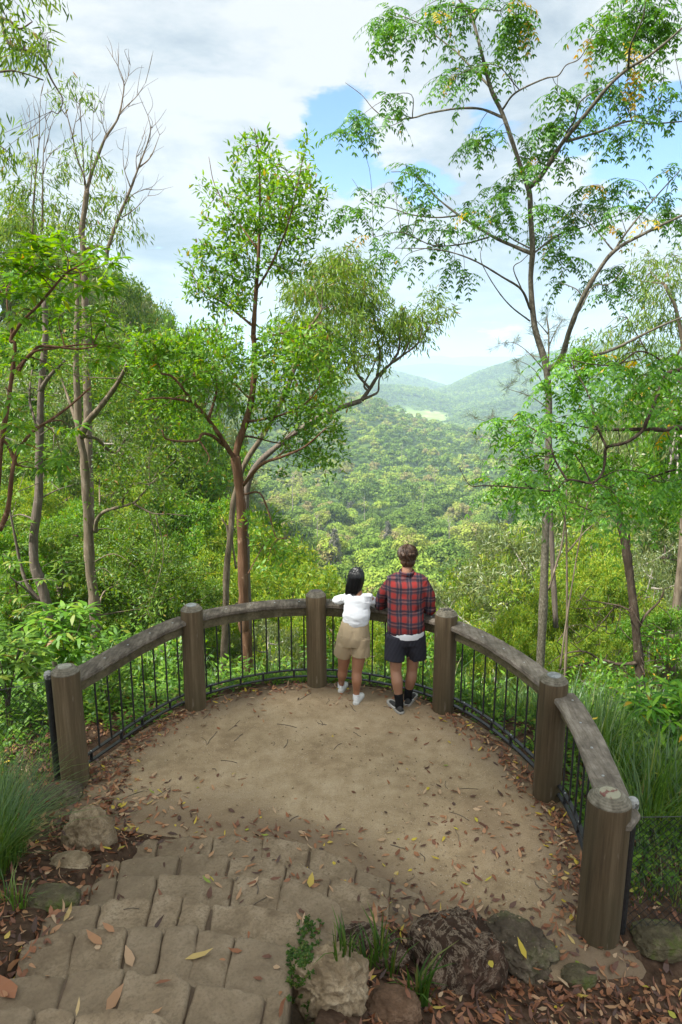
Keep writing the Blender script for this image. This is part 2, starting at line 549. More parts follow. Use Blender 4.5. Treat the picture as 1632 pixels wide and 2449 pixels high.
def terrain(x, y):
    x = np.asarray(x, float)
    y = np.asarray(y, float)
    yb = np.interp(x, YB[:, 0], YB[:, 1])
    back = np.maximum(yb - y, 0)
    sidew = np.where(x < 0, .35, .75)
    dside = np.maximum(np.abs(x + .25) - 2.15, 0) * sidew
    dfront = np.maximum(np.hypot(x - PC[0], y - PC[1]) - 2.32, 0)
    k = sstep(0, 1.5, back)
    d = dfront * (1 - k) + np.minimum(dside, 40) * k
    az = np.degrees(np.arctan2(x - PC[0], np.maximum(y - PC[1], -1e9)))
    az_c = np.degrees(np.arctan2(x, np.maximum(y, .01)))
    zc = np.interp(d, TC[:, 0], TC[:, 1])
    zl = np.interp(d, TL[:, 0], TL[:, 1])
    zr = np.interp(d, TR[:, 0], TR[:, 1])
    e = np.interp(az_c, CREST[:, 0], CREST[:, 1])
    zcr = CAMZ - 900 * np.tan(np.radians(e)) - 13
    t = sstep(450, 900, d)
    zc = zc * (1 - t) + zcr * t
    zr = zr * (1 - t) + zcr * t
    wl = sstep(-7, -19, az_c) if False else 1 - sstep(-19, -7, az_c)
    wr = sstep(14, 26, az_c)
    nearw = 1 - sstep(2, 12, d)
    wl = np.maximum(wl, nearw * (1 - sstep(-75, -35, az)))
    wr = np.maximum(wr, nearw * sstep(35, 75, az))
    z = zc * (1 - wl - wr * (1 - wl)) + zl * wl + zr * wr * (1 - wl)
    base = -118 - 24 * sstep(2500, 6000, d)
    t2 = sstep(950, 1350, d)
    z = z * (1 - t2) + base * t2
    for (rd, rw, prof) in RIDGES:
        p = np.array(prof, float)
        c = np.interp(az_c, p[:, 0], p[:, 1])
        z = np.maximum(z, base + (c - base) * np.exp(-((d - rd) / rw) ** 2)) if rd > 1000 else z
    slope = np.interp(x, [-3, -.5, .5, 1.5, 4], [.36, .40, .30, .16, .16])
    z = z + slope * np.minimum(back, 14) - .02 * 0
    return z

def bumps(x, y, d):
    out = np.zeros(len(x))
    for i in range(len(x)):
        dd = d[i]
        if dd < 60:
            a = .04 + .01 * min(dd, 10)
            out[i] = a * fbm(x[i] * .7, y[i] * .7, 1.0, 3)
        elif dd > 5200:
            out[i] = 14 * fbm(x[i] / 500, y[i] / 500, 5.0, 4)
        elif dd > 1000:
            out[i] = 7 * fbm(x[i] / 260, y[i] / 260, 3.0, 4)
        else:
            out[i] = (1.0 + dd * .006) * fbm(x[i] / 40, y[i] / 40, 2.0, 4)
    return out

az1 = np.concatenate([np.arange(-180, -48, 6.0), np.arange(-48, 48, .3), np.arange(48, 180, 6.0)])
rr = [0.25]
while rr[-1] < 24000:
    rr.append(rr[-1] * 1.045 if rr[-1] > 6 else rr[-1] + .1)
rr = np.array(rr)
AZ, RR = np.meshgrid(np.radians(az1), rr, indexing='ij')
gx, gy = (RR * np.sin(AZ)).ravel(), (RR * np.cos(AZ)).ravel()
gd = np.hypot(gx - PC[0], gy - PC[1])
inplat = (gd < 2.3) & (gy > np.interp(gx, YB[:, 0], YB[:, 1]))
gz = terrain(gx, gy) + bumps(gx, gy, gd) * np.where(gd < 2.5, .35, 1)
stx = (gx > -2.0) & (gx < .30) & (gy < 4.6) & (gy > -1)
lf = np.interp(gy, [1.5, 2.3, 3.0, 3.7, 4.5], [-1.6, -1.55, -1.6, -1.65, -1.4])
rt = np.interp(gy, [1.5, 2.2, 2.6, 3.0, 3.4, 3.8, 4.3], [-.2, -.18, -.13, -.05, .05, .3, .5])
gz = gz - .34 * sstep(lf - .05, lf + .12, gx) * (1 - sstep(rt - .06, rt + .04, gx)) * (1 - sstep(4.2, 4.5, gy))
gz = np.where(inplat, -.05, gz)
gb = MB()
na, nr_ = len(az1), len(rr)
ii = np.arange(na)[:, None]
jj = np.arange(nr_ - 1)[None, :]
i2 = (ii + 1) % na
gq = np.stack([ii * nr_ + jj, i2 * nr_ + jj, i2 * nr_ + jj + 1, ii * nr_ + jj + 1], -1).reshape(-1, 4)
gv = np.stack([gx, gy, gz], 1)
gb.add(gv, gq)
gb.add(np.array([[0, 0, gz.reshape(na, nr_)[:, 0].mean()]]))
gt = np.stack([np.full(na, na * nr_), i2.ravel() * nr_, ii.ravel() * nr_], 1) - (na * nr_ + 1)
gb.t.append(gt + na * nr_ + 1); gb.tv.append(np.full(na, .5)); gb.tt.append(np.full(na, .5))
ground = gb.build("ground", M['ground'], smooth=True)
tag(ground, kind='structure')
gd1 = np.append(gd, 0); gx1 = np.append(gx, 0); gy1 = np.append(gy, 0)
azc1 = np.degrees(np.arctan2(gx1, np.maximum(gy1, .01)))
for nm, val in (("veg", sstep(2.9, 4.2, gd1) * sstep(-3, 1, gy1 - 3)),
                ("field", sstep(1500, 1540, gd1) * (1 - sstep(1760, 1800, gd1)) * sstep(4.0, 4.8, azc1) * (1 - sstep(8.4, 9.2, azc1))),
                ("plain", sstep(3900, 4300, gd1) * (1 - sstep(5200, 5500, gd1)))):
    a = ground.data.attributes.new(nm, 'FLOAT', 'POINT')
    a.data.foreach_set("value", val.astype(np.float32))

def TZ(x, y):
    return terrain(np.atleast_1d(x), np.atleast_1d(y))

# ------------------------------------------------------------------ platform
POST = np.array([[-2.283, 5.271], [-1.536, 6.630], [-.271, 7.158], [1.065, 6.555], [1.716, 5.099], [1.619, 3.675]])
PH = np.array([1.082, 1.127, 1.104, 1.103, 1.085, .99])
PR = np.array([.114, .112, .112, .113, .112, .128])
KB = 24
curve = catmull(np.vstack([POST]), KB)      # KB samples per bay
def offset_curve(c, o):
    tn = nrm(np.gradient(c, axis=0))
    return c + np.stack([-tn[:, 1], tn[:, 0]], 1) * o   # left of travel = outside
outer = offset_curve(curve, .2)
rim = np.vstack([[-3.0, 4.3], [-2.5, 4.9], outer, [1.78, 3.42], [.8, 3.25], [-.5, 3.9], [-2.2, 4.1]])
pb = MB()
nrings, nseg = 46, 220
cl = catmull(np.vstack([rim, rim[:1]]), 8)
L = np.r_[0, np.cumsum(np.hypot(*np.diff(cl, axis=0).T))]
s = np.linspace(0, L[-1], nseg, endpoint=False)
rimp = np.stack([np.interp(s, L, cl[:, 0]), np.interp(s, L, cl[:, 1])], 1)
cen = np.array([-.25, 4.9])
tt = np.sqrt(np.linspace(0, 1, nrings))[1:]
pv = cen + tt[:, None, None] * (rimp - cen)[None]
px_, py_ = pv[..., 0].ravel(), pv[..., 1].ravel()
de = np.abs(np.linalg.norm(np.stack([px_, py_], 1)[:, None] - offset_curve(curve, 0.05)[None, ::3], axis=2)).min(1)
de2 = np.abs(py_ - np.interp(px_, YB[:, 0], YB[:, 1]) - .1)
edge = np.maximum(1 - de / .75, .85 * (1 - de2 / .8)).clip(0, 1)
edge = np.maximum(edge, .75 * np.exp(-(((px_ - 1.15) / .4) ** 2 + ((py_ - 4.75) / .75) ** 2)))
pz_ = np.array([.006 + .012 * fbm(a * 1.5, b * 1.5, 3.3, 3) + .003 * fbm(a * 9, b * 9, 1.3, 2) for a, b in zip(px_, py_)])
pz_ = pz_ - .10 * sstep(.0, 1, np.repeat(tt, nseg) ** 22)
pb.add(np.vstack([np.stack([px_, py_, pz_], 1), [[cen[0], cen[1], .006]]]))
ri = np.arange(nrings - 2)[:, None] * nseg
sj = np.arange(nseg)[None]
s2 = (sj + 1) % nseg
q = np.stack([ri + sj, ri + nseg + sj, ri + nseg + s2, ri + s2], -1).reshape(-1, 4)
t = np.stack([np.full(nseg, (nrings - 1) * nseg), sj.ravel(), s2.ravel()], 1)
pb.q.append(q); pb.qv.append(np.full(len(q), .5)); pb.qt.append(np.full(len(q), .5))
pb.t.append(t); pb.tv.append(np.full(len(t), .5)); pb.tt.append(np.full(len(t), .5))
platform = tag(pb.build("gravel_path", M['platform'], smooth=True), kind='structure')
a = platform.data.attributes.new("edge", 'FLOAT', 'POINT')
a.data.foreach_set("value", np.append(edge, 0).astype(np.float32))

# ------------------------------------------------------------------ railing
railing = thing("railing", "curved railing of log posts, weathered timber top and black steel bars round the lookout", "railing", (-.25, 6.9, 0))
DISC = ['disc_pale', 'disc_grey', 'disc_brown', None, 'disc_grey', 'disc_red']
PLAB = ["leftmost log post with a pale round cap", "log post with a grey metal disc on top", "log post with a brown disc on top", "log post with a dark star-shaped crack in its top", "log post with a grey scratched disc on top", "nearest log post with flaking red and cream paint on its top"]
for i, (p, h, r) in enumerate(zip(POST, PH, PR)):
    mb = MB()
    zs = np.r_[np.linspace(-.5, h - .055, 14), h - .05, h - .045]
    rad = np.r_[r * (1 + .012 * np.sin(np.linspace(0, 5, 14) + i)), r * .99, r * .985]
    lean = np.array([.004, .006]) * (1 if i % 2 else -1)
    pts = np.stack([p[0] + lean[0] * zs, p[1] + lean[1] * zs, zs], 1)
    sides = 28
    ang = np.arange(sides) / sides * 2 * np.pi
    per = 1 + .012 * np.sin(ang * 3 + i * 2) + .006 * np.sin(ang * 7 + i)
    rings = []
    for k in range(len(zs)):
        rings.append(np.stack([pts[k, 0] + rad[k] * per * np.cos(ang), pts[k, 1] + rad[k] * per * np.sin(ang), np.full(sides, zs[k])], 1))
    V = np.vstack(rings)
    n = len(zs)
    a_ = np.arange(n - 1)[:, None] * sides
    b_ = np.arange(sides)[None]
    b2 = (b_ + 1) % sides
    mb.add(V, np.stack([a_ + b_, a_ + b2, a_ + sides + b2, a_ + sides + b_], -1).reshape(-1, 4))
    post = mb.build("post", M['log'], railing, loc=(p[0], p[1], 0), smooth=True)
    tag(post, PLAB[i])
    # chamfered end grain
    mb = MB()
    c = pts[-1]
    prof = [(r * .985, h - .045), (r * .97, h - .038), (r * .70, h - .004), (r * .66, h), (r * .3, h + .001)]
    V, nn = [], len(prof)
    for (rad_, z) in prof:
        V.append(np.stack([c[0] + rad_ * per * np.cos(ang), c[1] + rad_ * per * np.sin(ang), np.full(sides, z)], 1))
    V.append(np.array([[c[0], c[1], h + .001]]))
    V = np.vstack(V)
    a_ = np.arange(nn - 1)[:, None] * sides
    Q = np.stack([a_ + b_, a_ + b2, a_ + sides + b2, a_ + sides + b_], -1).reshape(-1, 4)
    jj_ = np.arange(sides)
    mb.add(V, Q, np.stack([(nn - 1) * sides + jj_, (nn - 1) * sides + (jj_ + 1) % sides, np.full(sides, nn * sides)], 1))
    mb.build("end_grain", M['log_end'], post, loc=(c[0], c[1], h))
    if DISC[i]:
        mb = MB()
        tube(mb, [[c[0], c[1], h - .002], [c[0], c[1], h + .006], [c[0], c[1], h + .009]], [r * .48, r * .48, r * .44], 24)
        tag(mb.build("cap_disc", M[DISC[i]], post, loc=(c[0], c[1], h)))
    else:
        mb = MB()
        for k in range(7):
            a0 = k * .9 + .2
            l = r * (.45 + .2 * math.sin(k * 2.3))
            e = np.array([c[0] + l * math.cos(a0), c[1] + l * math.sin(a0), h + .002])
            e2 = e + .02 * np.array([math.cos(a0 + .7), math.sin(a0 + .7), 0])
            tube(mb, [[c[0], c[1], h + .002], (np.array([c[0], c[1], h + .002]) + e) / 2 + np.array([.004, .003, 0]), e, e2], [.007, .006, .004, .002], 5)
        mb.build("crack", M['dark_crack'], post, loc=(c[0], c[1], h))

def bay(i, o, trim, n=30):
    c = offset_curve(curve, o)[i * KB:(i + 1) * KB + 1]
    l = np.r_[0, np.cumsum(np.hypot(*np.diff(c, axis=0).T))]
    s = np.linspace(trim[0], l[-1] - trim[1], n)
    z = np.interp(s, [0, l[-1]], [PH[i], PH[i + 1]])
    return np.stack([np.interp(s, l, c[:, 0]), np.interp(s, l, c[:, 1]), z], 1), s, l[-1]

RAILMAT = ['rail_grey', 'rail_grey', 'rail_grey', 'rail_pale', 'rail_pale']
for i in range(5):
    ext = (.06, .06)
    if i == 4: ext = (.06, -.10)
    c, s, Ltot = bay(i, .055, ext)
    if i == 4:
        tn = nrm(np.gradient(c[:, :2], axis=0)); c[:, :2] += np.stack([-tn[:, 1], tn[:, 0]], 1) * (np.linspace(0, 1, 30) ** 2 * .05)[:, None]
    top = c.copy(); top[:, 2] -= .135
    w, th, b = .10, .052, .012
    prof = [(-w, -th + b), (-w + b, -th), (w - b, -th), (w, -th + b), (w, -b), (w - b, 0), (w * .4, .003), (-w * .4, .003), (-w + b, 0), (-w, -b)]
    mb = MB(); sweep(mb, top, prof)
    v = mb.v[0]
    for k in range(len(v)):
        v[k] += .004 * fbm(v[k][0] * 6, v[k][1] * 6, v[k][2] * 9 + i, 2)
    hr = mb.build("handrail", M[RAILMAT[i]], railing, loc=top[0])
    tag(hr, "silvery grey weathered handrail board" if i < 3 else "pale brown handrail board with visible grain")
    bp = top.copy(); bp[:, 2] -= .054
    mb = MB(); sweep(mb, bp, [(-.04, -.105), (.04, -.105), (.04, 0), (-.04, 0)])
    mb.build("bearer", M['rail_under'], hr, loc=bp[0])
    tn = nrm(np.gradient(top, axis=0))
    for f in (.08, .3, .5, .7, .92):
        k = int(f * 29)
        side = np.array([tn[k][1], -tn[k][0], 0]) * (.02 if int(f * 10) % 2 else -.03)
        mb = MB(); p0 = top[k] + side
        tube(mb, [p0 + [0, 0, -.002], p0 + [0, 0, .005], p0 + [0, 0, .0065]], [.009, .009, .006], 10)
        mb.build("screw", M['zinc'], hr, loc=p0)
    # steel infill
    c, s, Ltot = bay(i, .055, (.09, .09))
    lo = c.copy(); lo[:, 2] = .075
    up = c.copy(); up[:, 2] = .155
    fl = [(-.016, -.007), (.016, -.007), (.016, .007), (-.016, .007)]
    mb = MB(); sweep(mb, up, fl)
    br = mb.build("bottom_rail", M['steel'], railing, loc=up[0])
    mb = MB(); sweep(mb, lo, fl)
    mb.build("lower_bar", M['steel'], br, loc=lo[0])
    for f in (.12, .38, .62, .88):
        k = int(f * 29)
        mb = MB(); box(mb, lo[k] + [0, 0, .04], (.022, .02, .066))
        mb.build("spacer", M['steel'], br, loc=lo[k])
        mb = MB(); tube(mb, [up[k] + [0, 0, .007], up[k] + [0, 0, .014]], .007, 8)
        mb.build("bolt", M['zinc'], br, loc=up[k])
    nb = 9
    for k in range(nb):
        f = (k + .6) / nb
        j = f * 29
        j0 = int(j); fr = j - j0
        pb_ = up[j0] * (1 - fr) + up[min(j0 + 1, 29)] * fr
        ztop = np.interp(f, [0, 1], [PH[i], PH[i + 1]]) - .28
        mb = MB(); tube(mb, [pb_ + [0, 0, .004], [pb_[0], pb_[1], ztop]], .0085, 8)
        mb.build("baluster", M['steel'], br, loc=pb_)

# ------------------------------------------------------------------ stone steps
COURSE = [
    ([(250, 2032), (300, 2020), (380, 2006), (510, 1997), (630, 2003), (744, 2024), (850, 2066), (938, 2104), (1000, 2140), (1030, 2182)], [380, 512, 630, 744, 853, 938]),
    ([(200, 2084), (284, 2057), (437, 2043), (552, 2045), (687, 2061), (791, 2097), (880, 2118), (934, 2152)], [290, 434, 552, 687, 791]),
    ([(170, 2128), (218, 2110), (289, 2092), (385, 2089), (562, 2089), (676, 2105), (757, 2136), (818, 2172)], [220, 284, 380, 562, 674]),
    ([(100, 2200), (145, 2178), (245, 2160), (271, 2147), (364, 2144), (432, 2141), (502, 2157), (624, 2162), (768, 2192)], [242, 367, 440, 510]),
    ([(50, 2262), (88, 2238), (192, 2225), (312, 2217), (395, 2217), (468, 2219), (578, 2240), (712, 2266)], [185, 310, 395, 476, 565]),
    ([(-20, 2345), (26, 2329), (161, 2318), (302, 2308), (359, 2321), (416, 2310), (468, 2337), (640, 2370), (686, 2386)], [161, 302, 468, 638]),
    ([(-120, 2425), (0, 2415), (166, 2415), (187, 2427), (260, 2420), (416, 2441), (560, 2466), (680, 2498)], [80, 180, 416, 560]),
    ([(-200, 2540), (0, 2525), (250, 2520), (420, 2530), (690, 2610)], [100, 260, 420]),
]
steps = thing("stone_steps", "curved flight of worn grey-brown stone steps rising from the gravel lookout", "steps", (-.9, 3.2, 0))
STEPZ = []
for ci, (pl, joints) in enumerate(COURSE):
    z = .085 + .148 * ci
    STEPZ.append(z)
    g = np.array([G(x, y, z) for x, y in pl])
    dens = catmull(g, 10)
    pxs = np.interp(np.arange(len(dens)) / 10, np.arange(len(pl)), [p[0] for p in pl])
    sl = np.r_[0, np.cumsum(np.hypot(*np.diff(dens[:, :2], axis=0).T))]
    # the arcs share a centre behind the viewer: joints run towards it
    fan = np.array([-.6, -1.5])
    cuts = [0] + [np.interp(j, pxs, sl) for j in joints] + [sl[-1]]
    mb = MB(); fill = MB()
    depth = .56
    fs = np.linspace(0.01, sl[-1] - .01, 60)
    fx = np.interp(fs, sl, dens[:, 0]); fy = np.interp(fs, sl, dens[:, 1])
    FP = np.stack([fx, fy], 1)
    inn = nrm(fan - FP)
    a0, a1 = FP + inn * .035, FP + inn * depth
    V = np.vstack([np.c_[a0, np.full(60, z - .017)], np.c_[a1, np.full(60, z - .017)], np.c_[a0, np.full(60, z - .3)], np.c_[a1, np.full(60, z - .3)]])
    k = np.arange(59)
    fill.add(V, np.vstack([np.stack([k, k + 60, k + 61, k + 1], 1), np.stack([k + 120, k, k + 1, k + 121], 1)]))
    for si in range(len(cuts) - 1):
        gap = .0015 + .004 * rng.random()
        s0, s1 = cuts[si] + gap, cuts[si + 1] - gap
        if s1 - s0 < .03: continue
        dz = .003 + rng.normal(0, .003); tx, ty = rng.normal(0, .007, 2)
        shade = rng.random()
        nu, nv = max(9, int((s1 - s0) / .022)), 24
        seed = rng.random() * 50
        off = rng.normal(0, .012)
        ev_, eu_ = .010 / depth, .009 / (s1 - s0)
        vs = np.r_[0, ev_, np.linspace(2.2 * ev_, 1, nv - 2)]
        us = np.r_[0, eu_, np.linspace(2.2 * eu_, 1 - 2.2 * eu_, nu - 4), 1 - eu_, 1]
        skew = rng.normal(0, .03, 2)
        P = np.zeros((nv, nu, 3))
        for a, v_ in enumerate(vs):
            for b, u_ in enumerate(us):
                s_ = s0 + (s1 - s0) * u_
                x = np.interp(s_, sl, dens[:, 0]); y = np.interp(s_, sl, dens[:, 1])
                d_ = nrm(fan - np.array([x, y]))
                tg = np.array([d_[1], -d_[0]])
                dd = v_ * depth + off
                sk = (skew[0] * (1 - u_) + skew[1] * u_) * v_ * .6
                # rounded corners and a ragged front edge
                cr = .018 * (max(0, 1 - u_ * (s1 - s0) / .06) ** 2 + max(0, 1 - (1 - u_) * (s1 - s0) / .06) ** 2) * (1 - v_) ** 6
                rg = .02 * fbm(s_ * 6, seed, 1, 3) * (1 - v_) ** 3
                sidej = .008 * fbm(dd * 6, seed + 7, u_ * .5, 2)
                p = np.array([x, y]) + d_ * (dd + cr + rg) + tg * (sk + sidej)
                zz = z + dz + tx * (u_ - .5) + ty * (v_ - .5) + .009 * fbm(p[0] * 4, p[1] * 4, seed, 4) + .009 * fbm(p[0] * 19, p[1] * 19, seed, 4)
                eu = min(u_, 1 - u_) * (s1 - s0)
                zz -= .012 * math.exp(-(eu / .004) ** 2) + .012 * math.exp(-(v_ * depth / .005) ** 2)
                P[a, b] = (p[0], p[1], zz)
        top_ = P.reshape(-1, 3)
        idx = np.arange(nv * nu).reshape(nv, nu)
        q = np.stack([idx[:-1, :-1], idx[1:, :-1], idx[1:, 1:], idx[:-1, 1:]], -1).reshape(-1, 4)
        border = np.concatenate([idx[0, :], idx[1:, -1], idx[-1, -2::-1], idx[-2:0:-1, 0]])
        low = top_[border].copy()
        cx_ = low[:, :2].mean(0)
        low[:, :2] = cx_ + (low[:, :2] - cx_) * .985
        low[:, 2] = z - .27
        n0 = len(top_); nb_ = len(border)
        kk = np.arange(nb_); k2 = (kk + 1) % nb_
        q2 = np.stack([border[kk], border[k2], n0 + k2, n0 + kk], 1)
        mb.add(np.vstack([top_, low]), np.vstack([q, q2]), None, shade)
    st = mb.build("step", M['step_stone'], steps, loc=(dens[30, 0], dens[30, 1], z), smooth=True)
    fill.build("joint_fill", M['joint'], st, loc=(dens[30, 0], dens[30, 1], z))

# ------------------------------------------------------------------ rocks
import bmesh
def ico(sub):
    bm = bmesh.new()
    bmesh.ops.create_icosphere(bm, subdivisions=sub, radius=1)
    v = np.array([x.co[:] for x in bm.verts]); t = np.array([[a.index for a in f.verts] for f in bm.faces])
    bm.free()
    return v, t
ICO4, ICO5, ICO2, ICO1 = ico(4), ico(6), ico(3), ico(2)
def rock(label, px, py, z, sx, sy, sz, mat, seed, name="rock", sink=.35, rough=.5, rot=0):
    rough *= .62
    p = G(px, py, z)
    for _ in range(4):
        zg = TZ(p[0], p[1])[0]
        p = G(px, py, zg + sz * .45)
    p[2] = zg + sz * (.30 - sink * .3)
    v, t = ICO5
    out = []
    c, s_ = math.cos(rot), math.sin(rot)
    for a in v:
        n1 = fbm(a[0] * 1.1 + seed, a[1] * 1.1, a[2] * 1.1, 3)
        rg = 1 - abs(fbm(a[0] * 2.2 + seed, a[1] * 2.2 + 5, a[2] * 2.2, 5))
        n2 = fbm(a[0] * 6 + seed, a[1] * 6, a[2] * 6, 4)
        cel = mnoise.cell(Vector((a[0] * 2.2 + seed, a[1] * 2.2, a[2] * 2.2)))
        r_ = 1 + rough * .42 * n1 + rough * .5 * (rg - .8) + rough * .13 * n2 + rough * .05 * cel
        w_ = a * r_
        w_ = np.sign(w_) * np.abs(w_) ** .85
        w_ = w_ * [sx, sy, sz]
        out.append([w_[0] * c - w_[1] * s_, w_[0] * s_ + w_[1] * c, w_[2]])
    out = np.array(out) + p
    mb = MB(); mb.add(out, None, t, .3)
    o = mb.build(name, M[mat], None, loc=p, smooth=True)
    return tag(o, label, "rock")
ROCKS = [
    rock("small grey lichen-stained rock near the foot of the leftmost log post", 140, 1902, .08, .19, .15, .13, 'rock_grey', 1.2, rot=.3),
    rock("tan crumbly rock standing at the left end of the lowest step", 212, 1992, .12, .17, .15, .22, 'rock_tan', 4.1, rough=.75, sink=.3),
    rock("flat pale rock half buried in litter left of the steps", 165, 2062, .12, .14, .1, .06, 'rock_tan', 7.7),
    rock("low mossy rock half buried in brown leaves left of the steps", 128, 2150, .3, .15, .11, .07, 'rock_moss', 9.4),
    rock("pale tan knobbly rock right beside the steps", 790, 2340, .32, .18, .15, .17, 'rock_tan', 12.3, rough=1.0, sink=.2),
    rock("large dark brown boulder between the steps and the nearest post", 1085, 2272, .1, .28, .24, .26, 'rock_dark', 16.8, rough=.6, sink=.25, rot=.4),
    rock("brown pitted rock between the lowest step and the large dark boulder", 880, 2262, .12, .2, .12, .08, 'rock_dark', 20.4, rough=.8, rot=-.2),
    rock("ridged grey rock on the right of the large dark boulder", 1235, 2262, .03, .18, .24, .12, 'rock_grey', 23.2, rough=1.0, rot=.7),
    rock("small moss-covered stone in the leaf litter right of the boulder", 1385, 2332, .05, .1, .075, .055, 'rock_moss', 27.7),
    rock("rusty brown rock sunk in the bank at the bottom of the view", 930, 2405, .28, .15, .11, .08, 'rock_rust', 31.1, rough=.6),
    rock("pale grey rock lying behind the wire mesh fence on the right", 1580, 2240, -.25, .18, .14, .07, 'rock_moss', 38.5, rough=.5),
]

# ------------------------------------------------------------------ wire fences
def chainlink(label, corner, direc, length, ztop, zbot, seed, post_label):
    root = thing("wire_mesh_fence", label, "fence", (*corner, 0))
    mb = MB()
    c = np.array([*corner, 0.0])
    tube(mb, [c + [0, 0, -.4], c + [0, 0, ztop + .06], c + [0, 0, ztop + .085]], [.031, .031, .024], 14)
    po = mb.build("fence_post", M['steel'], root, loc=c)
    mb = MB()
    tube(mb, [c + [0, 0, ztop + .05], c + [0, 0, ztop + .085], c + [0, 0, ztop + .105], c + [0, 0, ztop + .115]], [.036, .037, .028, .01], 14)
    mb.build("post_cap", M['white_flaked'], po, loc=c + [0, 0, ztop + .06])
    d = np.array([*nrm(np.array(direc)), 0])
    mb = MB()
    nz, ns = 15, int(length / .055)
    cell = .055
    def P(i, j):      # i along, j down
        s_ = i * cell
        gz = TZ(c[0] + d[0] * s_, c[1] + d[1] * s_)[0]
        top = ztop + (gz - zbot) * .9 - .05 * math.sin(s_ * 1.5 + seed)
        sag = .025 * math.sin(s_ * 4 + j * .3 + seed)
        return c + d * s_ + np.array([d[1] * sag, -d[0] * sag, top - j * .058])
    for i in range(ns):
        pts = []
        for j in range(nz):
            pts.append(P(i + (j % 2) , j) + [0, 0, 0])
        tube(mb, np.array(pts), (.0028), 3, caps=False)
        pts = []
        for j in range(nz):
            pts.append(P(i + 1 - (j % 2), j) + [.003, .003, 0])
        tube(mb, np.array(pts), (.0028), 3, caps=False)
    mb.build("wire_mesh", M['wire'], root, loc=c)
    mb = MB()
    tube(mb, np.array([P(i, 0) + [0, 0, .012] for i in range(ns)]), .003, 5)
    mb.build("top_wire", M['wire_zinc'], root, loc=c)
    return root
chainlink("black wire mesh fence running left from the leftmost log post", (-2.46, 5.33), (-1, -.12), 3.2, .90, -.05, .4, "")
chainlink("black wire mesh fence running right from the nearest log post", (1.80, 3.75), (1, .02), 3.0, .80, -.05, 2.4, "")
# ------------------------------------------------------------------ leaves
def unit_rand(n):
    return nrm(rng.normal(0, 1, (n, 3)))

def leaves(mb, P, D, N, L, Wd, var, droop=.12, simple=False):
    """pointed leaves: base P, along D, face normal about N"""
    n = len(P)
    if n == 0: return
    P = np.asarray(P, float); D = nrm(D)
    L = np.broadcast_to(np.asarray(L, float), (n,))[:, None]
    Wd = np.broadcast_to(np.asarray(Wd, float), (n,))[:, None]
    droop = np.asarray(droop, float).reshape(-1, 1) if np.ndim(droop) else droop
    S = np.cross(D, N); bad = np.linalg.norm(S, axis=1) < 1e-3
    S[bad] = np.cross(D[bad], [0.3, .5, .8])
    S = nrm(S); Nn = np.cross(S, D)
    if simple:
        v = np.stack([P, P + D * L * .45 + S * Wd * .5 + Nn * L * .05, P + D * L - Nn * L * droop, P + D * L * .45 - S * Wd * .5 + Nn * L * .05], 1)
        mb.add(v.reshape(-1, 3), np.arange(n * 4).reshape(-1, 4), None, var)
        return
    v = np.stack([P,
                  P + D * L * .3 + S * Wd * .46 + Nn * L * .04, P + D * L * .3 - S * Wd * .46 + Nn * L * .04,
                  P + D * L * .68 + S * Wd * .36 - Nn * L * droop * .3, P + D * L * .68 - S * Wd * .36 - Nn * L * droop * .3,
                  P + D * L - Nn * L * droop], 1)
    b = np.arange(n)[:, None] * 6
    t = np.concatenate([b + [0, 1, 2], b + [3, 5, 4]], 1).reshape(-1, 3)
    q = (b + [1, 3, 4, 2]).reshape(-1, 4)
    tv = np.repeat(var, 2) if np.ndim(var) else var
    mb.add(v.reshape(-1, 3), q, t, 0)
    mb.qv[-1] = np.broadcast_to(np.asarray(var, float), (n,)); mb.tv[-1] = np.broadcast_to(np.asarray(tv, float), (2 * n,))

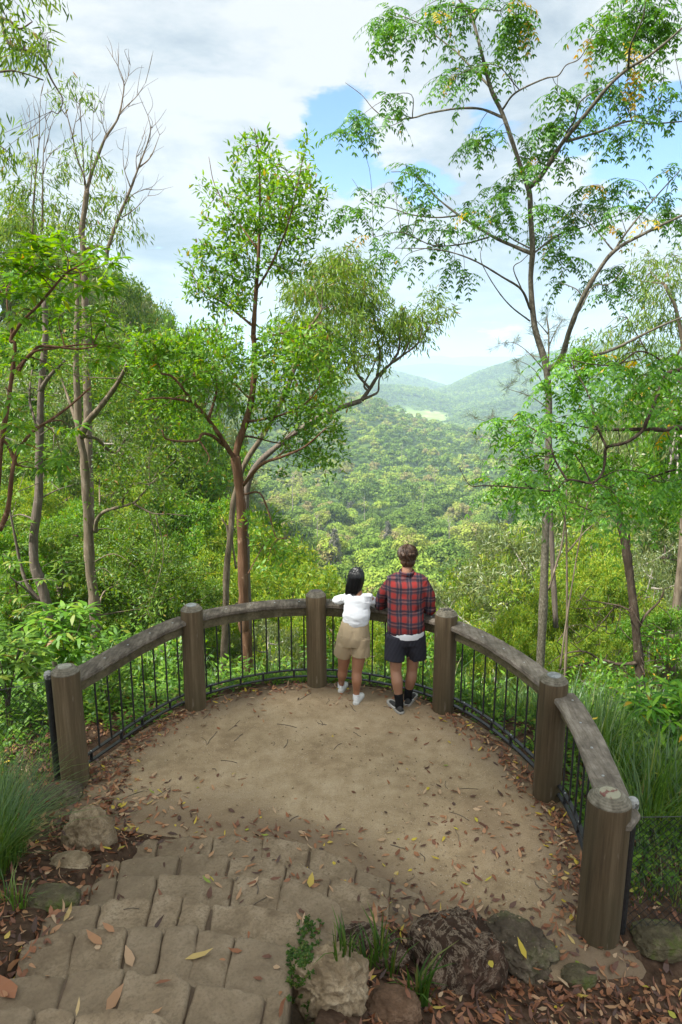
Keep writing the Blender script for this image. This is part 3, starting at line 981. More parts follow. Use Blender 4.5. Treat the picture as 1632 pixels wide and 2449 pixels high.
def spray(mb, kind, c, out, sc=1.0):
    """one sprig of leaves of a kind at the end of a twig"""
    if kind == 'elliptic':
        n = rng.integers(9, 15)
        D = nrm(out * .6 + unit_rand(n) + [0, 0, .25])
        P = c + D * .015 * sc + rng.normal(0, .05 * sc, (n, 3))
        leaves(mb, P, D, nrm(unit_rand(n) * .7 + [0, -.1, 1]), rng.uniform(.06, .10, n) * sc, rng.uniform(.024, .034, n) * sc, rng.random(n), .1)
    elif kind == 'gum':
        n = rng.integers(9, 15)
        D = nrm(out * .5 + unit_rand(n) * .7 + [0, 0, -.9])
        P = c + rng.normal(0, .075 * sc, (n, 3))
        leaves(mb, P, D, unit_rand(n), rng.uniform(.09, .15, n) * sc, rng.uniform(.017, .026, n) * sc, rng.random(n), .15)
    elif kind == 'big':
        n = rng.integers(6, 10)
        a = rng.random() * 6.28 + np.arange(n) * 2.4
        D = nrm(np.stack([np.cos(a), np.sin(a), rng.uniform(-.55, .45, n)], 1) + out * .35)
        leaves(mb, c + D * .02, D, nrm(unit_rand(n) * .35 + [0, 0, 1]), rng.uniform(.12, .19, n) * sc, rng.uniform(.04, .06, n) * sc, rng.random(n), .25)
    elif kind == 'small':
        n = rng.integers(12, 20)
        D = nrm(unit_rand(n) + out * .3 + [0, 0, .1])
        P = c + rng.normal(0, .09 * sc, (n, 3))
        leaves(mb, P, D, nrm(unit_rand(n) + [0, 0, .8]), rng.uniform(.035, .065, n) * sc, rng.uniform(.016, .026, n) * sc, rng.random(n), .1, True)
    elif kind in ('pinnate', 'pinnate_low'):
        k = rng.integers(2, 5)
        yel = rng.random() < (.022 if kind == 'pinnate_low' else .03)
        for _ in range(k):
            h = nrm(out * [1, 1, .3] * .7 + unit_rand(1)[0] * [1, 1, .45])
            h[2] = min(h[2], .45)
            Lr = rng.uniform(.2, .34) * sc
            m = rng.integers(5, 8)
            tt_ = np.linspace(.12, 1, m)
            pts = c + h * Lr * tt_[:, None] + np.array([0, 0, -1]) * (Lr * .55 * tt_ ** 2)[:, None]
            tg = nrm(h + np.array([0, 0, -1]) * (1.1 * tt_)[:, None])
            side = nrm(np.cross(tg, [0, 0, 1.0]))
            P = np.vstack([pts, pts, pts[-1:]])
            D = np.vstack([tg * .55 + side * .8 - [0, 0, .25], tg * .55 - side * .8 - [0, 0, .25], tg[-1:]])
            D = nrm(D + unit_rand(len(D)) * .22)
            upn = np.cross(side, tg); upn = np.where(upn[:, 2:3] < 0, -upn, upn)
            N = nrm(np.vstack([upn, upn, upn[-1:]]) + unit_rand(len(D)) * .3)
            nn = len(P)
            var = rng.uniform(0, .92, nn)
            if yel: var = rng.uniform(.93, 1, nn)
            elif rng.random() < .05: var[rng.integers(0, nn)] = .97
            leaves(mb, P, D, N, rng.uniform(.05, .072, nn) * sc, rng.uniform(.019, .026, nn) * sc, var, .15)
            # the stalk of the compound leaf
            mid = np.vstack([c, pts])
            w = .0018
            tube(mb, mid, w, 3, .5, caps=False)
    elif kind == 'needle':
        n = 26
        D = nrm(out + unit_rand(n) * .65)
        P = c + out * rng.uniform(-.12, .05, (n, 1))
        leaves(mb, P, D, unit_rand(n), rng.uniform(.12, .22, n) * sc, .006 * sc, rng.random(n), .1, True)

class Tree:
    def __init__(self, name, label, base, wood, leaf, cat="tree", group=None, seed=0):
        self.root = thing(name, label, cat, tuple(base), group)
        self.w, self.l = MB(), MB()
        self.wood, self.leaf = wood, leaf
        self.np_, self.nr, self.nd = [], [], []
        self.rnd = np.random.default_rng(seed)
    def limb(self, pts, r0, r1, k=6, wob=.02, sides=None, jit=.02):
        pts = np.asarray(pts, float)
        if jit and len(pts) > 2:
            pts = pts.copy(); pts[1:-1] += rng.normal(0, jit, pts[1:-1].shape) * [0.3, 1, .3]
        c = catmull(pts, k)
        l = np.r_[0, np.cumsum(np.linalg.norm(np.diff(c, axis=0), axis=1))]
        f = l / l[-1]
        r = r0 * (1 - f) + r1 * f
        n = len(c)
        rr_ = r * (1 + .07 * np.sin(f * 37 + r0 * 900) + .05 * np.sin(f * 91))
        s = sides or (14 if r0 > .06 else 8 if r0 > .025 else 5)
        tube(self.w, c, rr_, s, wob=wob)
        self.np_.append(c); self.nr.append(r)
        return c
    def P(self, lst, Y, off=(0, 0), sc=1.0):
        """trace of a limb in the photo, taken to its own distance; entries (x, y[, dY])"""
        return np.array([W(off[0] + a[0] * sc, off[1] + a[1] * sc, Y + (a[2] if len(a) > 2 else 0)) for a in lst])
    def clump(self, c, rad, n, kind, sc=1.0, twr=.005, shell=.5, leafy=True, up=0.0, twigs=True):
        """n sprigs filling an ellipsoid, each on a twig grown from the nearest wood"""
        c = np.asarray(c, float); rad = np.broadcast_to(np.asarray(rad, float), (3,))
        d = unit_rand(n)
        rr_ = self.rnd.random(n) ** shell
        T = c + d * rr_[:, None] * rad
        nodes = np.vstack(self.np_); nr = np.concatenate(self.nr)
        near = np.linalg.norm(nodes - c, axis=1) < (rad.max() * 1.6 + 1.2)
        if near.sum() < 4:
            near = np.argsort(np.linalg.norm(nodes - c, axis=1))[:30]
        nodes, nr = nodes[near], nr[near]
        dist = np.array([np.linalg.norm(nodes - t_, axis=1).min() for t_ in T])
        order = np.argsort(dist)
        newp, newr = [], []
        for i in order:
            t_ = T[i]
            dd = np.linalg.norm(nodes - t_, axis=1)
            # prefer wood that lies inwards so twigs run outwards
            j = int(np.argmin(dd))
            p0 = nodes[j]
            ln = dd[j]
            if ln < .02: continue
            dr = (t_ - p0) / ln
            if twigs:
                m = p0 + dr * ln * .5 + unit_rand(1)[0] * ln * .14 + [0, 0, ln * .08]
                k = 5 if ln > .25 else 3
                c_ = catmull([p0, m, t_], k)
                r0 = min(nr[j] * .75, twr * (1 + 1.2 * min(ln, 1.5)))
                r_ = np.linspace(max(r0, .0025), .002, len(c_))
                tube(self.w, c_, r_, 4, caps=False)
                nodes = np.vstack([nodes, c_[1:]]); nr = np.concatenate([nr, r_[1:]])
                newp.append(c_[1:]); newr.append(r_[1:])
            o = nrm(dr * .8 + d[i] * .5 + [0, 0, up])
            if leafy:
                spray(self.l, kind, t_, o, sc)
                if ln > .22:
                    spray(self.l, kind, p0 + (t_ - p0) * self.rnd.uniform(.45, .8) + unit_rand(1)[0] * .04, o, sc)
        if newp and twr > .007:
            self.np_.append(np.vstack(newp)); self.nr.append(np.concatenate(newr))
    def clumps(self, lst, Y, off, sc, kind, dens, lsc=1.0, spread=.8, thick=1.0, twr=.005, zlim=None, **kw):
        """(x, y, r[, dY]) in photo pixels of a zoomed view"""
        for a in lst:
            y = Y + (a[3] if len(a) > 3 else self.rnd.normal(0, spread))
            p = W(off[0] + a[0] * sc, off[1] + a[1] * sc, y)
            r = a[2] * sc * mpp(y) * 1.0
            n = max(3, int(dens * r * r * (1.0 + r)))
            self.clump(p, (r, r * thick, r * .8), n, kind, lsc, twr, **kw)
    def done(self, leafname="crown", woodname="trunk"):
        b = world_loc(self.root)
        if self.w.n: self.w.build(woodname, M[self.wood], self.root, smooth=True, loc=b)
        if self.l.n: self.l.build(leafname, M[self.leaf], self.root, loc=b)
        return self.root

# ------------------------------------------------------------------ forest
def crown_mesh(mb, c, R_, H_, nl, nq, qs, tone, tv=.12, flat=.75, r2=None):
    """a rounded crown of billowing leaf clumps built of many small leaf faces"""
    r = r2 or rng
    a = r.random(nl) * 6.283; e = np.sqrt(r.random(nl))
    zc = np.sqrt(np.maximum(0, 1 - (e * .9) ** 2))
    lc = np.stack([e * np.cos(a) * R_ * .78, e * np.sin(a) * R_ * .78, zc * H_ * .75 * r.uniform(.55, 1.1, nl)], 1)
    lr = R_ * r.uniform(.24, .42, nl)
    d = nrm(r.normal(0, 1, (nl, nq, 3)) + [0, 0, .35])
    p = c + lc[:, None] + d * lr[:, None, None] * r.uniform(.72, 1.08, (nl, nq, 1)) * [1, 1, flat]
    p = p.reshape(-1, 3); n = nrm(d.reshape(-1, 3) + r.normal(0, .45, (nl * nq, 3)))
    t1 = nrm(np.cross(n, r.normal(0, 1, n.shape))); t2 = np.cross(n, t1)
    s = qs * r.uniform(.6, 1.35, (len(p), 1))
    t1, t2 = t1 * s, t2 * s * .62
    V = np.stack([p - t1, p + t2, p + t1, p - t2], 1).reshape(-1, 3)
    lobetone = np.clip(tone + r.normal(0, tv * .45, nl), 0, 1)
    mb.add(V, np.arange(len(V)).reshape(-1, 4), None, r.random(len(p)), np.repeat(lobetone, nq))

KINDS = {
    'dark': ("dark green rounded rainforest tree in the valley below", .10, 5.6, 6.2, 12),
    'mid': ("mid green billowing rainforest tree in the valley below", .38, 5.2, 5.6, 12.5),
    'bright': ("bright yellow-green rainforest tree in the valley below", .72, 5.4, 5, 11),
    'pale': ("pale olive gum tree with a thin crown in the valley below", .88, 4.6, 6.5, 15),
    'pink': ("brownish-tinged tree in flower in the valley below", .97, 5.2, 5, 12),
}
protos = {}
def forest_tree(kind, variant):
    lab, tone, R_, H_, h = KINDS[kind]
    root = thing("forest_tree", lab, "tree", (0, 0, -500), "trees of the valley forest")
    rs = np.random.default_rng(hash((kind, variant)) % 1000 if False else sum(map(ord, kind)) + variant * 17)
    mb = MB()
    tube(mb, catmull([[0, 0, -3], [.15, .1, h * .4], [-.1, .2, h * .8], [0, 0, h + 1.5]], 4), np.linspace(.34, .1, 13), 6)
    for k in range(5):
        a = k * 1.3 + variant
        tube(mb, catmull([[0, .1, h * .6 + k * .5], [math.cos(a) * R_ * .35, math.sin(a) * R_ * .35, h * .75 + 1], [math.cos(a) * R_ * .7, math.sin(a) * R_ * .7, h + 1.5]], 3), np.linspace(.16, .05, 7), 5)
    me_w = mb.mesh("trunk", M['bark_grey'])
    mb = MB()
    crown_mesh(mb, np.array([0, 0, h - 1.0]), R_, H_, 26 if kind != 'pale' else 20, 110 if kind != 'pale' else 70, .36, tone, .22, .75, rs)
    crown_mesh(mb, np.array([0, 0, h - 2.5]), R_ * .9, H_ * .4, 10, 40, .4, max(0, tone - .08), .2, .8, rs)
    me_c = mb.mesh("crown", M['forest'])
    for nm, me in (("trunk", me_w), ("crown", me_c)):
        o = bpy.data.objects.new(nm, me); COL.objects.link(o); o.parent = root
    return root
for kd in KINDS:
    protos[kd] = [forest_tree(kd, v) for v in range(2)]
used = set()
fr = np.random.default_rng(42)
def put_forest(x, y, z, kd, s):
    p = protos[kd][fr.integers(0, 2)]
    o = p if p.name not in used else copy_tree(p)
    used.add(p.name)
    o.location = (x, y, z); o.rotation_euler = (0, 0, fr.random() * 6.28); o.scale = (s, s, s * fr.uniform(.9, 1.15))
    return o

# spots: denser on the near slope, thinning with distance
spots = []
grid = {}
def free(x, y, g):
    k = (int(x // g), int(y // g))
    for i in (-1, 0, 1):
        for j in (-1, 0, 1):
            for (a, b) in grid.get((k[0] + i, k[1] + j), ()):
                if (a - x) ** 2 + (b - y) ** 2 < g * g: return False
    grid.setdefault(k, []).append((x, y))
    return True
for _ in range(60000):
    d = math.sqrt(fr.uniform(70 ** 2, 1000 ** 2))
    az = R(fr.uniform(-24, 30))
    if math.degrees(az) < -9 and d > 420: continue
    if math.degrees(az) > 17 and d > 500: continue
    x, y = d * math.sin(az), d * math.cos(az)
    g = 6.6 if d < 250 else 7.6 if d < 500 else 9.5
    if not free(x, y, g): continue
    spots.append((d, x, y))
spots.sort()
def pick_kind(x, y, d):
    n = fbm(x / 55, y / 55, 7.7, 3)
    r = fr.random() + n * .9
    if d < 130: r += .18
    return 'dark' if r < .16 else 'mid' if r < .5 else 'bright' if r < .84 else 'pale' if r < .985 else 'pink'
zs_ = TZ(np.array([s[1] for s in spots]), np.array([s[2] for s in spots]))
vis, rest = [], []
for (d, x, y), z in zip(spots, zs_):
    az = math.degrees(math.atan2(x, y))
    if -8 < az < 16 and len(vis) < 290: vis.append((d, x, y, z))
    else: rest.append((d, x, y, z))
for (d, x, y, z) in vis:
    put_forest(x, y, z - 1.5 + 0 * d, pick_kind(x, y, d), fr.uniform(.6, 1.2) * (.8 if d < 120 else 1))
far = MB()
for (d, x, y, z) in rest:
    kd = pick_kind(x, y, d)
    lab, tone, R_, H_, h = KINDS[kd]
    s = fr.uniform(.6, 1.25)
    nl, nq, qs = (18, 50, .5) if d < 260 else (16, 30, .68) if d < 520 else (13, 18, 1.0)
    crown_mesh(far, np.array([x, y, z + h * .8 * s + fr.uniform(-1.5, 2.5)]), R_ * s, H_ * s * 1.1, nl, nq, qs, np.clip(tone + fr.normal(0, .05), 0, 1), .2, .75, fr)
nfar0 = far.n
# hills beyond the field
def hill_crowns(n, d0, d1, a0, a1, size, qs, nl, nq, mn=0):
    d = fr.uniform(d0, d1, n); az = np.radians(fr.uniform(a0, a1, n))
    x, y = d * np.sin(az), d * np.cos(az)
    z = TZ(x, y)
    gd_ = np.hypot(x - PC[0], y - PC[1])
    azd = np.degrees(az)
    ok = ~((gd_ > 1500) & (gd_ < 1800) & (azd > 4.2) & (azd < 8.8))
    for i in np.nonzero(ok)[0]:
        n_ = fbm(x[i] / 160, y[i] / 160, 2.2, 3)
        tone = np.clip(.38 + n_ * .45 + fr.normal(0, .14), .05, .9)
        crown_mesh(far, np.array([x[i], y[i], z[i] + 5]), size * fr.uniform(.7, 1.2), size * fr.uniform(.8, 1.3), nl, nq, qs, tone, .2, .8, fr)
hill_crowns(1500, 1000, 1440, -2, 16, 7, 1.5, 8, 9)
hill_crowns(1500, 1440, 2000, -4, 19, 7, 1.7, 8, 9)
hill_crowns(7500, 1950, 3000, -6, 22, 8.5, 2.2, 6, 8)
hill_crowns(3500, 3000, 3700, -8, 10, 11, 3.2, 5, 8)
# scattered trees round the far paddock
for i in range(26):
    az = R(fr.uniform(3.8, 9)); d = fr.choice([1490, 1520, 1650, 1780, 1800]) + fr.uniform(-20, 20)
    x, y = d * math.sin(az), d * math.cos(az)
    crown_mesh(far, np.array([x, y, TZ(x, y)[0] + 4]), 6, 7, 8, 9, 1.6, .3, .2, .8, fr)
tag(far.build("forest", M['forest']), kind='stuff')
print("forest", len(vis), len(rest), "faces", sum(len(a) for a in far.q))

# two hoop pines and a few palms standing out of the valley forest
def hoop_pine(label, px, py_top, py_base, Y):
    p0, p1 = W(px, py_base, Y), W(px + 3, py_top, Y)
    H_ = p1[2] - p0[2]
    t = Tree("pine_tree", label, p0, 'bark_pale', 'needle_grey', seed=int(px))
    t.limb([p0 - [0, 0, 8], p0, (p0 + p1) / 2, p1], .3, .05, jit=0)
    for k in range(34):
        f = k / 34
        c = p0 + (p1 - p0) * f
        for q_ in range(6):
            a = fr.random() * 6.28
            l = (3.6 * (1 - f) ** .8 + .5) * fr.uniform(.7, 1.1) * H_ / 18
            e = c + np.array([math.cos(a) * l, math.sin(a) * l, -.15 * l])
            e2 = e + np.array([math.cos(a) * l * .2, math.sin(a) * l * .2, -.3 * l])
            tube(t.w, catmull([c, (c + e) / 2 + [0, 0, .15 * l], e, e2], 3), [.07] * 4 + [.05] * 3 + [.03] * 3, 3, caps=False)
            n = 16
            ff = fr.uniform(.35, 1.05, (n, 1))
            P = c * (1 - ff) + e * ff + fr.normal(0, .14, (n, 3))
            leaves(t.l, P, nrm(fr.normal(0, .5, (n, 3)) + [0, 0, -.5]), unit_rand(n), fr.uniform(.35, .75, n), .14, fr.random(n), .1, True)
    t.done()
M['needle_grey'] = leafmat("needle_grey", [(0, (.06, .075, .045)), (1, (.15, .16, .10))], .2)
hoop_pine("grey-green spire-shaped pine rising from the forest left of the man's head", 926, 1245, 1345, 205)
hoop_pine("grey-green spire-shaped pine rising from the forest left of the woman's head", 798, 1262, 1392, 170)
hoop_pine("distant small spire-shaped pine on the slope right of the centre tree", 838, 1165, 1215, 380)

# a few bare dead trunks among the crowns
def dead_tree(px, top, base, Y):
    p0, p1 = W(px, base, Y), W(px + fr.uniform(-4, 4), top, Y)
    T = Tree("dead_tree", "bare bone-pale dead tree standing among the valley forest", p0, 'bark_pale', 'needle_grey', group="dead trees in the valley forest", seed=int(px))
    h = p1[2] - p0[2]
    T.limb([p0 - [0, 0, 8], p0, (p0 + p1) / 2 + fr.normal(0, .2, 3), p1], .22, .05, sides=6, jit=0)
    for k in range(7):
        f = fr.uniform(.45, .95); c = p0 + (p1 - p0) * f; a = fr.random() * 6.28; l = h * fr.uniform(.12, .28)
        T.limb([c, c + [math.cos(a) * l * .6, math.sin(a) * l * .6, l * .45], c + [math.cos(a) * l, math.sin(a) * l, l * 1.0]], .08, .025, sides=5, jit=.1)
    T.done()
for a in ((872, 1190, 1250, 300), (1040, 1120, 1165, 420), (960, 1060, 1095, 560), (760, 1225, 1290, 230), (1075, 1235, 1290, 230), (905, 1010, 1035, 750), (1010, 1180, 1225, 330), (700, 1130, 1180, 300)):
    dead_tree(*a)
# ------------------------------------------------------------------ trees near the lookout
M['under_dark'] = M['leaf_dark']
C6, C7, C8 = ((0, 0), .5204), ((816, 0), .5204), ((0, 800), .5204)
CR1 = ((1050, 750), .3712)

# --- tall slender tree on the right with feathery compound leaves
Y = 10.0
T = Tree("tall_tree", "tall slender grey-trunked tree with feathery leaves reaching into the sky on the right", W(1290, 1690, Y), 'bark_speckled', 'leaf_pinnate', seed=1)
def c7(l): return T.P(l, Y, *C7)
trunk = np.vstack([T.P([(1290, 1690), (1292, 1600), (1300, 1440), (1306, 1250), (1312, 1100), (1313, 960)], Y), c7([(945, 1700, .0), (925, 1620, .05), (890, 1500, .1), (872, 1300, .1), (880, 1150), (872, 1000), (868, 900), (855, 850), (800, 690), (745, 530, .1), (690, 410, .2), (640, 220, .3), (600, 80, .4), (540, -10, .5), (480, -120, .6)])])
T.limb(trunk, .072, .016, jit=0, sides=16)
LIM = [
    ([(865, 860), (920, 810, -.1), (1000, 690, -.3), (1040, 630, -.4), (1130, 520, -.6), (1230, 400, -.8), (1320, 310, -.9), (1400, 270, -1), (1490, 190, -1.1), (1600, 100, -1.2)], .036, .012),
    ([(1035, 650, -.4), (1200, 605, -.2), (1320, 560, 0), (1420, 570, .2), (1600, 555, .4)], .02, .008),
    ([(1035, 610, -.4), (1070, 560, -.6), (1080, 520, -.7), (1105, 460, -.9), (1200, 400, -1.1)], .014, .006),
    ([(1320, 310, -.9), (1335, 200, -1.2), (1380, 90, -1.4), (1400, 0, -1.5)], .016, .006),
    ([(742, 540, .1), (640, 505, .4), (530, 495, .7), (400, 515, .9), (330, 540, 1), (220, 540, 1.1), (150, 500, 1.2), (100, 440, 1.3), (20, 380, 1.4)], .02, .004),
    ([(745, 500, .1), (800, 430, -.2), (930, 365, -.5), (1000, 345, -.7), (1040, 300, -.8), (1100, 270, -.9), (1140, 200, -1)], .015, .005),
    ([(715, 450, .2), (680, 390, .5), (600, 310, .8), (530, 240, 1), (450, 170, 1.2), (380, 120, 1.4), (250, 60, 1.5)], .02, .006),
    ([(612, 95, .4), (650, 40, .1), (720, 50, -.1), (760, 20, -.2)], .016, .005),
    ([(875, 1165), (740, 1105, .3), (650, 1060, .5), (540, 990, .8), (430, 900, 1), (370, 830, 1.1), (290, 790, 1.2), (230, 790, 1.3)], .028, .005),
    ([(540, 990, .8), (440, 1000, 1), (330, 990, 1.2), (230, 960, 1.4), (130, 930, 1.5), (50, 820, 1.6)], .014, .003),
    ([(680, 1090, .4), (560, 1120, 0), (420, 1130, -.3), (280, 1070, -.5), (150, 1090, -.6)], .014, .004),
    ([(868, 1420, .1), (830, 1330, -.2), (740, 1270, -.5), (600, 1195, -.8), (450, 1150, -1), (250, 1140, -1.2)], .019, .004),
    ([(830, 1330, -.2), (795, 1230, -.3), (830, 1200, -.3), (860, 1170, -.4)], .01, .005),
    ([(868, 1475, .1), (780, 1410, -.3), (710, 1330, -.6), (650, 1220, -.8), (640, 1160, -.9)], .013, .004),
    ([(885, 1165), (1000, 1080, .4), (1120, 1040, .6), (1240, 1000, .8), (1340, 970, .9)], .016, .005),
    ([(865, 1140), (780, 1090, .4), (720, 1030, .7), (710, 950, .9)], .012, .004),
    ([(1250, 1150, -.6), (1160, 1040, -.4), (1080, 960, -.3)], .012, .004),
    ([(1110, 1370, -.4), (1080, 1330, -.4), (1010, 1300, -.2)], .009, .004),
]
second = c7([(950, 1700), (1010, 1650, -.1), (1050, 1520, -.3), (1110, 1370, -.5), (1180, 1250, -.6), (1260, 1150, -.7), (1400, 1070, -.8), (1600, 975, -1)])
T.limb(second, .045, .014, jit=0)
T.limb(c7([(1095, 1430, -.4), (1160, 1320, -.3), (1230, 1300, -.2), (1310, 1220, -.1)]), .012, .005)
T.limb(c7([(1250, 1160, -.7), (1330, 1050, -.5), (1450, 900, -.3), (1560, 780, -.1)]), .016, .006)
for l, a, b in LIM:
    T.limb(c7(l), a, b)
# branch crossing to the upper right, low on the trunk
T.limb(T.P([(715, 350, 0), (830, 300, -.2), (1000, 270, -.4), (1150, 220, -.6), (1400, 100, -.8), (1600, 10, -1)], Y, *CR1), .03, .012)
CL = [(250, 80, 80), (330, 140, 60), (200, 160, 40), (430, 40, 60), (520, 60, 70), (800, 40, 60), (790, 170, 60), (850, 90, 35), (740, 10, 60), (500, 320, 48), (600, 340, 40), (470, 350, 35), (690, 290, 22), (650, 260, 40), (60, 540, 55), (140, 560, 42), (30, 610, 35), (250, 525, 30), (200, 445, 16), (690, 600, 35), (620, 650, 16),
      (1330, 30, 90), (1450, 70, 90), (1530, 150, 50), (1200, 130, 70), (1260, 200, 60), (1340, 220, 50), (1400, 130, 70), (1150, 390, 50), (1250, 420, 50), (1320, 440, 45), (1350, 330, 30), (980, 440, 30), (1040, 430, 25), (980, 560, 55), (920, 610, 35), (1030, 560, 30), (840, 680, 30), (880, 770, 26), (960, 690, 30), (1015, 745, 18), (900, 720, 25),
      (1250, 590, 55), (1180, 560, 35), (1400, 550, 45), (1500, 480, 50), (1240, 660, 35), (1480, 420, 35), (350, 780, 36), (200, 860, 32), (290, 770, 20), (380, 870, 18), (60, 960, 45), (20, 980, 35), (140, 1090, 30), (380, 960, 20), (330, 1050, 48), (420, 1075, 36), (500, 1050, 34), (600, 990, 45), (560, 960, 30), (720, 900, 50), (700, 850, 30), (770, 860, 25), (760, 960, 35), (680, 1030, 30),
      (220, 1180, 34), (250, 1235, 18), (500, 1215, 40), (570, 1250, 28), (460, 1130, 30), (960, 1090, 32), (1020, 1020, 45), (970, 950, 25), (1130, 940, 55), (1080, 1000, 40), (1120, 870, 40), (1240, 870, 24), (1300, 825, 14), (1300, 970, 40), (1390, 930, 30), (1240, 1055, 28), (1200, 900, 34),
      (1520, 930, 40), (1545, 1020, 35), (1500, 790, 20), (1440, 1000, 25), (1010, 1180, 34), (1075, 1190, 18), (1010, 1300, 22), (1180, 1300, 34), (1265, 1230, 40), (1230, 1350, 25), (1310, 1300, 25), (880, 1080, 20), (900, 950, 14), (830, 800, 12), (610, 640, 14)]
T.clumps(CL, Y, *C7, 'pinnate', 170, 1.12, spread=.5, twr=.0035)
T.done()

# --- boughs of a feathery-leaved tree leaning in from the right
Y = 6.2
T = Tree("leaning_tree", "glossy green feathery-leaved tree spreading its low boughs in from the right edge", W(1800, 1500, Y), 'bark_dark', 'leaf_low', seed=2)
b0 = W(1800, 1500, Y); b0[2] = TZ(b0[0], b0[1])[0] - .3
T.limb([b0, W(1790, 1300, Y), W(1740, 1060, Y), W(1690, 900, Y), W(1660, 700, Y)], .09, .04)
def r1(l): return T.P(l, Y, *CR1)
for l, a, b in [
    ([(1750, 760), (1568, 740), (1450, 742), (1320, 750), (1180, 750, .1), (1030, 750, .2)], .03, .010),
    ([(1720, 280), (1568, 350), (1460, 390, -.1), (1400, 560, -.2), (1335, 680, -.3), (1310, 755, -.3), (1200, 830, -.4), (1080, 862, -.4), (1080, 930, -.4), (1060, 1040, -.5), (980, 1090, -.6), (830, 1080, -.7), (740, 1140, -.8), (620, 1130, -.9), (540, 1090, -1)], .022, .006),
    ([(1080, 862, -.4), (1020, 700, -.2), (960, 520, 0), (870, 350, .2)], .012, .005),
    ([(830, 1080, -.7), (760, 950, -.5), (700, 820, -.4), (600, 740, -.3), (540, 690, -.2)], .011, .004),
    ([(620, 1130, -.9), (400, 1120, -.7), (280, 1110, -.6), (200, 1090, -.5), (130, 990, -.4)], .008, .003),
    ([(1600, 1000), (1480, 1020, .2), (1300, 1090, .4), (1180, 1180, .5), (1060, 1300, .6)], .012, .006),
    ([(980, 1090, -.6), (920, 990, -.6), (870, 900, -.6)], .008, .004),
    ([(1460, 390, -.1), (1420, 290, -.2), (1300, 240, -.3), (1150, 330, -.3), (1000, 330, -.3), (860, 300, -.3)], .010, .004)]:
    T.limb(r1(l), a, b)
CL = [(760, 280, 60), (900, 290, 80), (1000, 320, 80), (960, 250, 50), (780, 410, 80), (690, 470, 60), (900, 430, 80), (1020, 430, 80), (1130, 420, 90), (1250, 370, 90), (1400, 320, 90), (1500, 410, 90), (1250, 540, 90), (1380, 620, 90), (1500, 540, 80), (1050, 590, 60), (900, 640, 75), (960, 540, 55), (740, 640, 50), (500, 670, 55), (420, 685, 40), (600, 690, 40), (640, 740, 60), (780, 750, 55), (520, 800, 55), (450, 810, 38), (650, 860, 80), (800, 890, 75), (950, 870, 55), (560, 940, 60), (460, 1040, 70), (350, 1110, 55), (400, 1140, 55), (550, 1070, 70), (560, 1160, 60), (480, 1190, 45), (700, 1050, 75), (640, 1180, 60), (760, 1170, 45), (850, 1000, 75), (980, 1030, 70), (1080, 990, 55), (1150, 960, 45), (1200, 1080, 85), (1350, 1000, 95), (1480, 970, 90), (1540, 1080, 85), (1350, 1130, 80), (1250, 1220, 70), (1400, 1250, 75), (1130, 1220, 60), (1080, 1150, 60), (1500, 1210, 60), (1120, 1320, 40), (1550, 900, 60), (1540, 250, 60), (1350, 470, 60), (1450, 1080, 90), (1520, 1020, 80), (1560, 1180, 70), (1420, 700, 80), (1500, 680, 80), (1560, 620, 70), (1450, 480, 80), (1150, 330, 70), (1300, 450, 80)]
T.clumps(CL, Y, *CR1, 'pinnate_low', 230, .88, spread=.55, twr=.0035)
T.done()

# --- reddish-barked tree left of the middle post
Y = 9.6
T = Tree("broad_tree", "broad green tree with a reddish-brown furrowed trunk behind the railing left of centre", W(592, 1660, Y), 'bark_red', 'leaf_bright', seed=3)
b0 = W(592, 1640, Y); b0[2] = TZ(b0[0], b0[1])[0] - .4
def c8(l): return T.P(l, Y, *C8)
def c6(l): return T.P(l, Y, *C6)
T.limb(np.vstack([[b0], T.P([(592, 1600), (590, 1520)], Y), c8([(1122, 1345), (1120, 1200), (1115, 1000), (1110, 800), (1095, 650), (1082, 560)])]), .088, .066, jit=0, sides=18, wob=.03)
T.limb(c8([(1082, 565), (1100, 490), (1130, 400, .1), (1160, 280, .2), (1170, 100, .2), (1165, 0, .2)]), .052, .034, jit=0)
T.limb(c6([(1165, 1537, .2), (1170, 1450, .1), (1180, 1300), (1190, 1150), (1195, 900), (1190, 700), (1170, 590)]), .034, .005, jit=0)
T.limb(c8([(1080, 575), (1050, 530, -.1), (1000, 450, -.3), (960, 390, -.4), (890, 310, -.6), (800, 195, -.8), (740, 180, -.9)]), .038, .012)
for l, a, b in [
    ([(1030, 510, -.1), (980, 470, -.4), (930, 460, -.6), (900, 490, -.8), (780, 480, -1), (745, 440, -1.1)], .026, .01),
    ([(920, 490, -.7), (960, 560, -.9), (950, 600, -1)], .014, .006),
    ([(1095, 470, 0), (1150, 470, .4), (1250, 490, .8), (1290, 500, 1)], .02, .01),
    ([(1120, 690), (1200, 600, -.4), (1300, 560, -.7), (1400, 520, -.9), (1500, 430, -1.1)], .03, .008),
    ([(1120, 735), (1190, 730, -.3), (1240, 830, -.5), (1270, 930, -.6), (1320, 930, -.7)], .018, .005),
    ([(1140, 400, .1), (1220, 385, -.3), (1300, 370, -.6), (1400, 320, -.9), (1470, 240, -1.2)], .022, .007),
    ([(1165, 90, .2), (1300, 60, .5), (1420, 20, .8)], .018, .006),
    ([(890, 310, -.6), (760, 290, -.9), (660, 300, -1.2)], .02, .007),
    ([(960, 390, -.4), (1000, 250, 0), (980, 100, .3)], .022, .008),
    ([(1155, 300, .2), (1050, 200, .6), (960, 100, .9)], .018, .006)]:
    T.limb(c8(l), a, b)
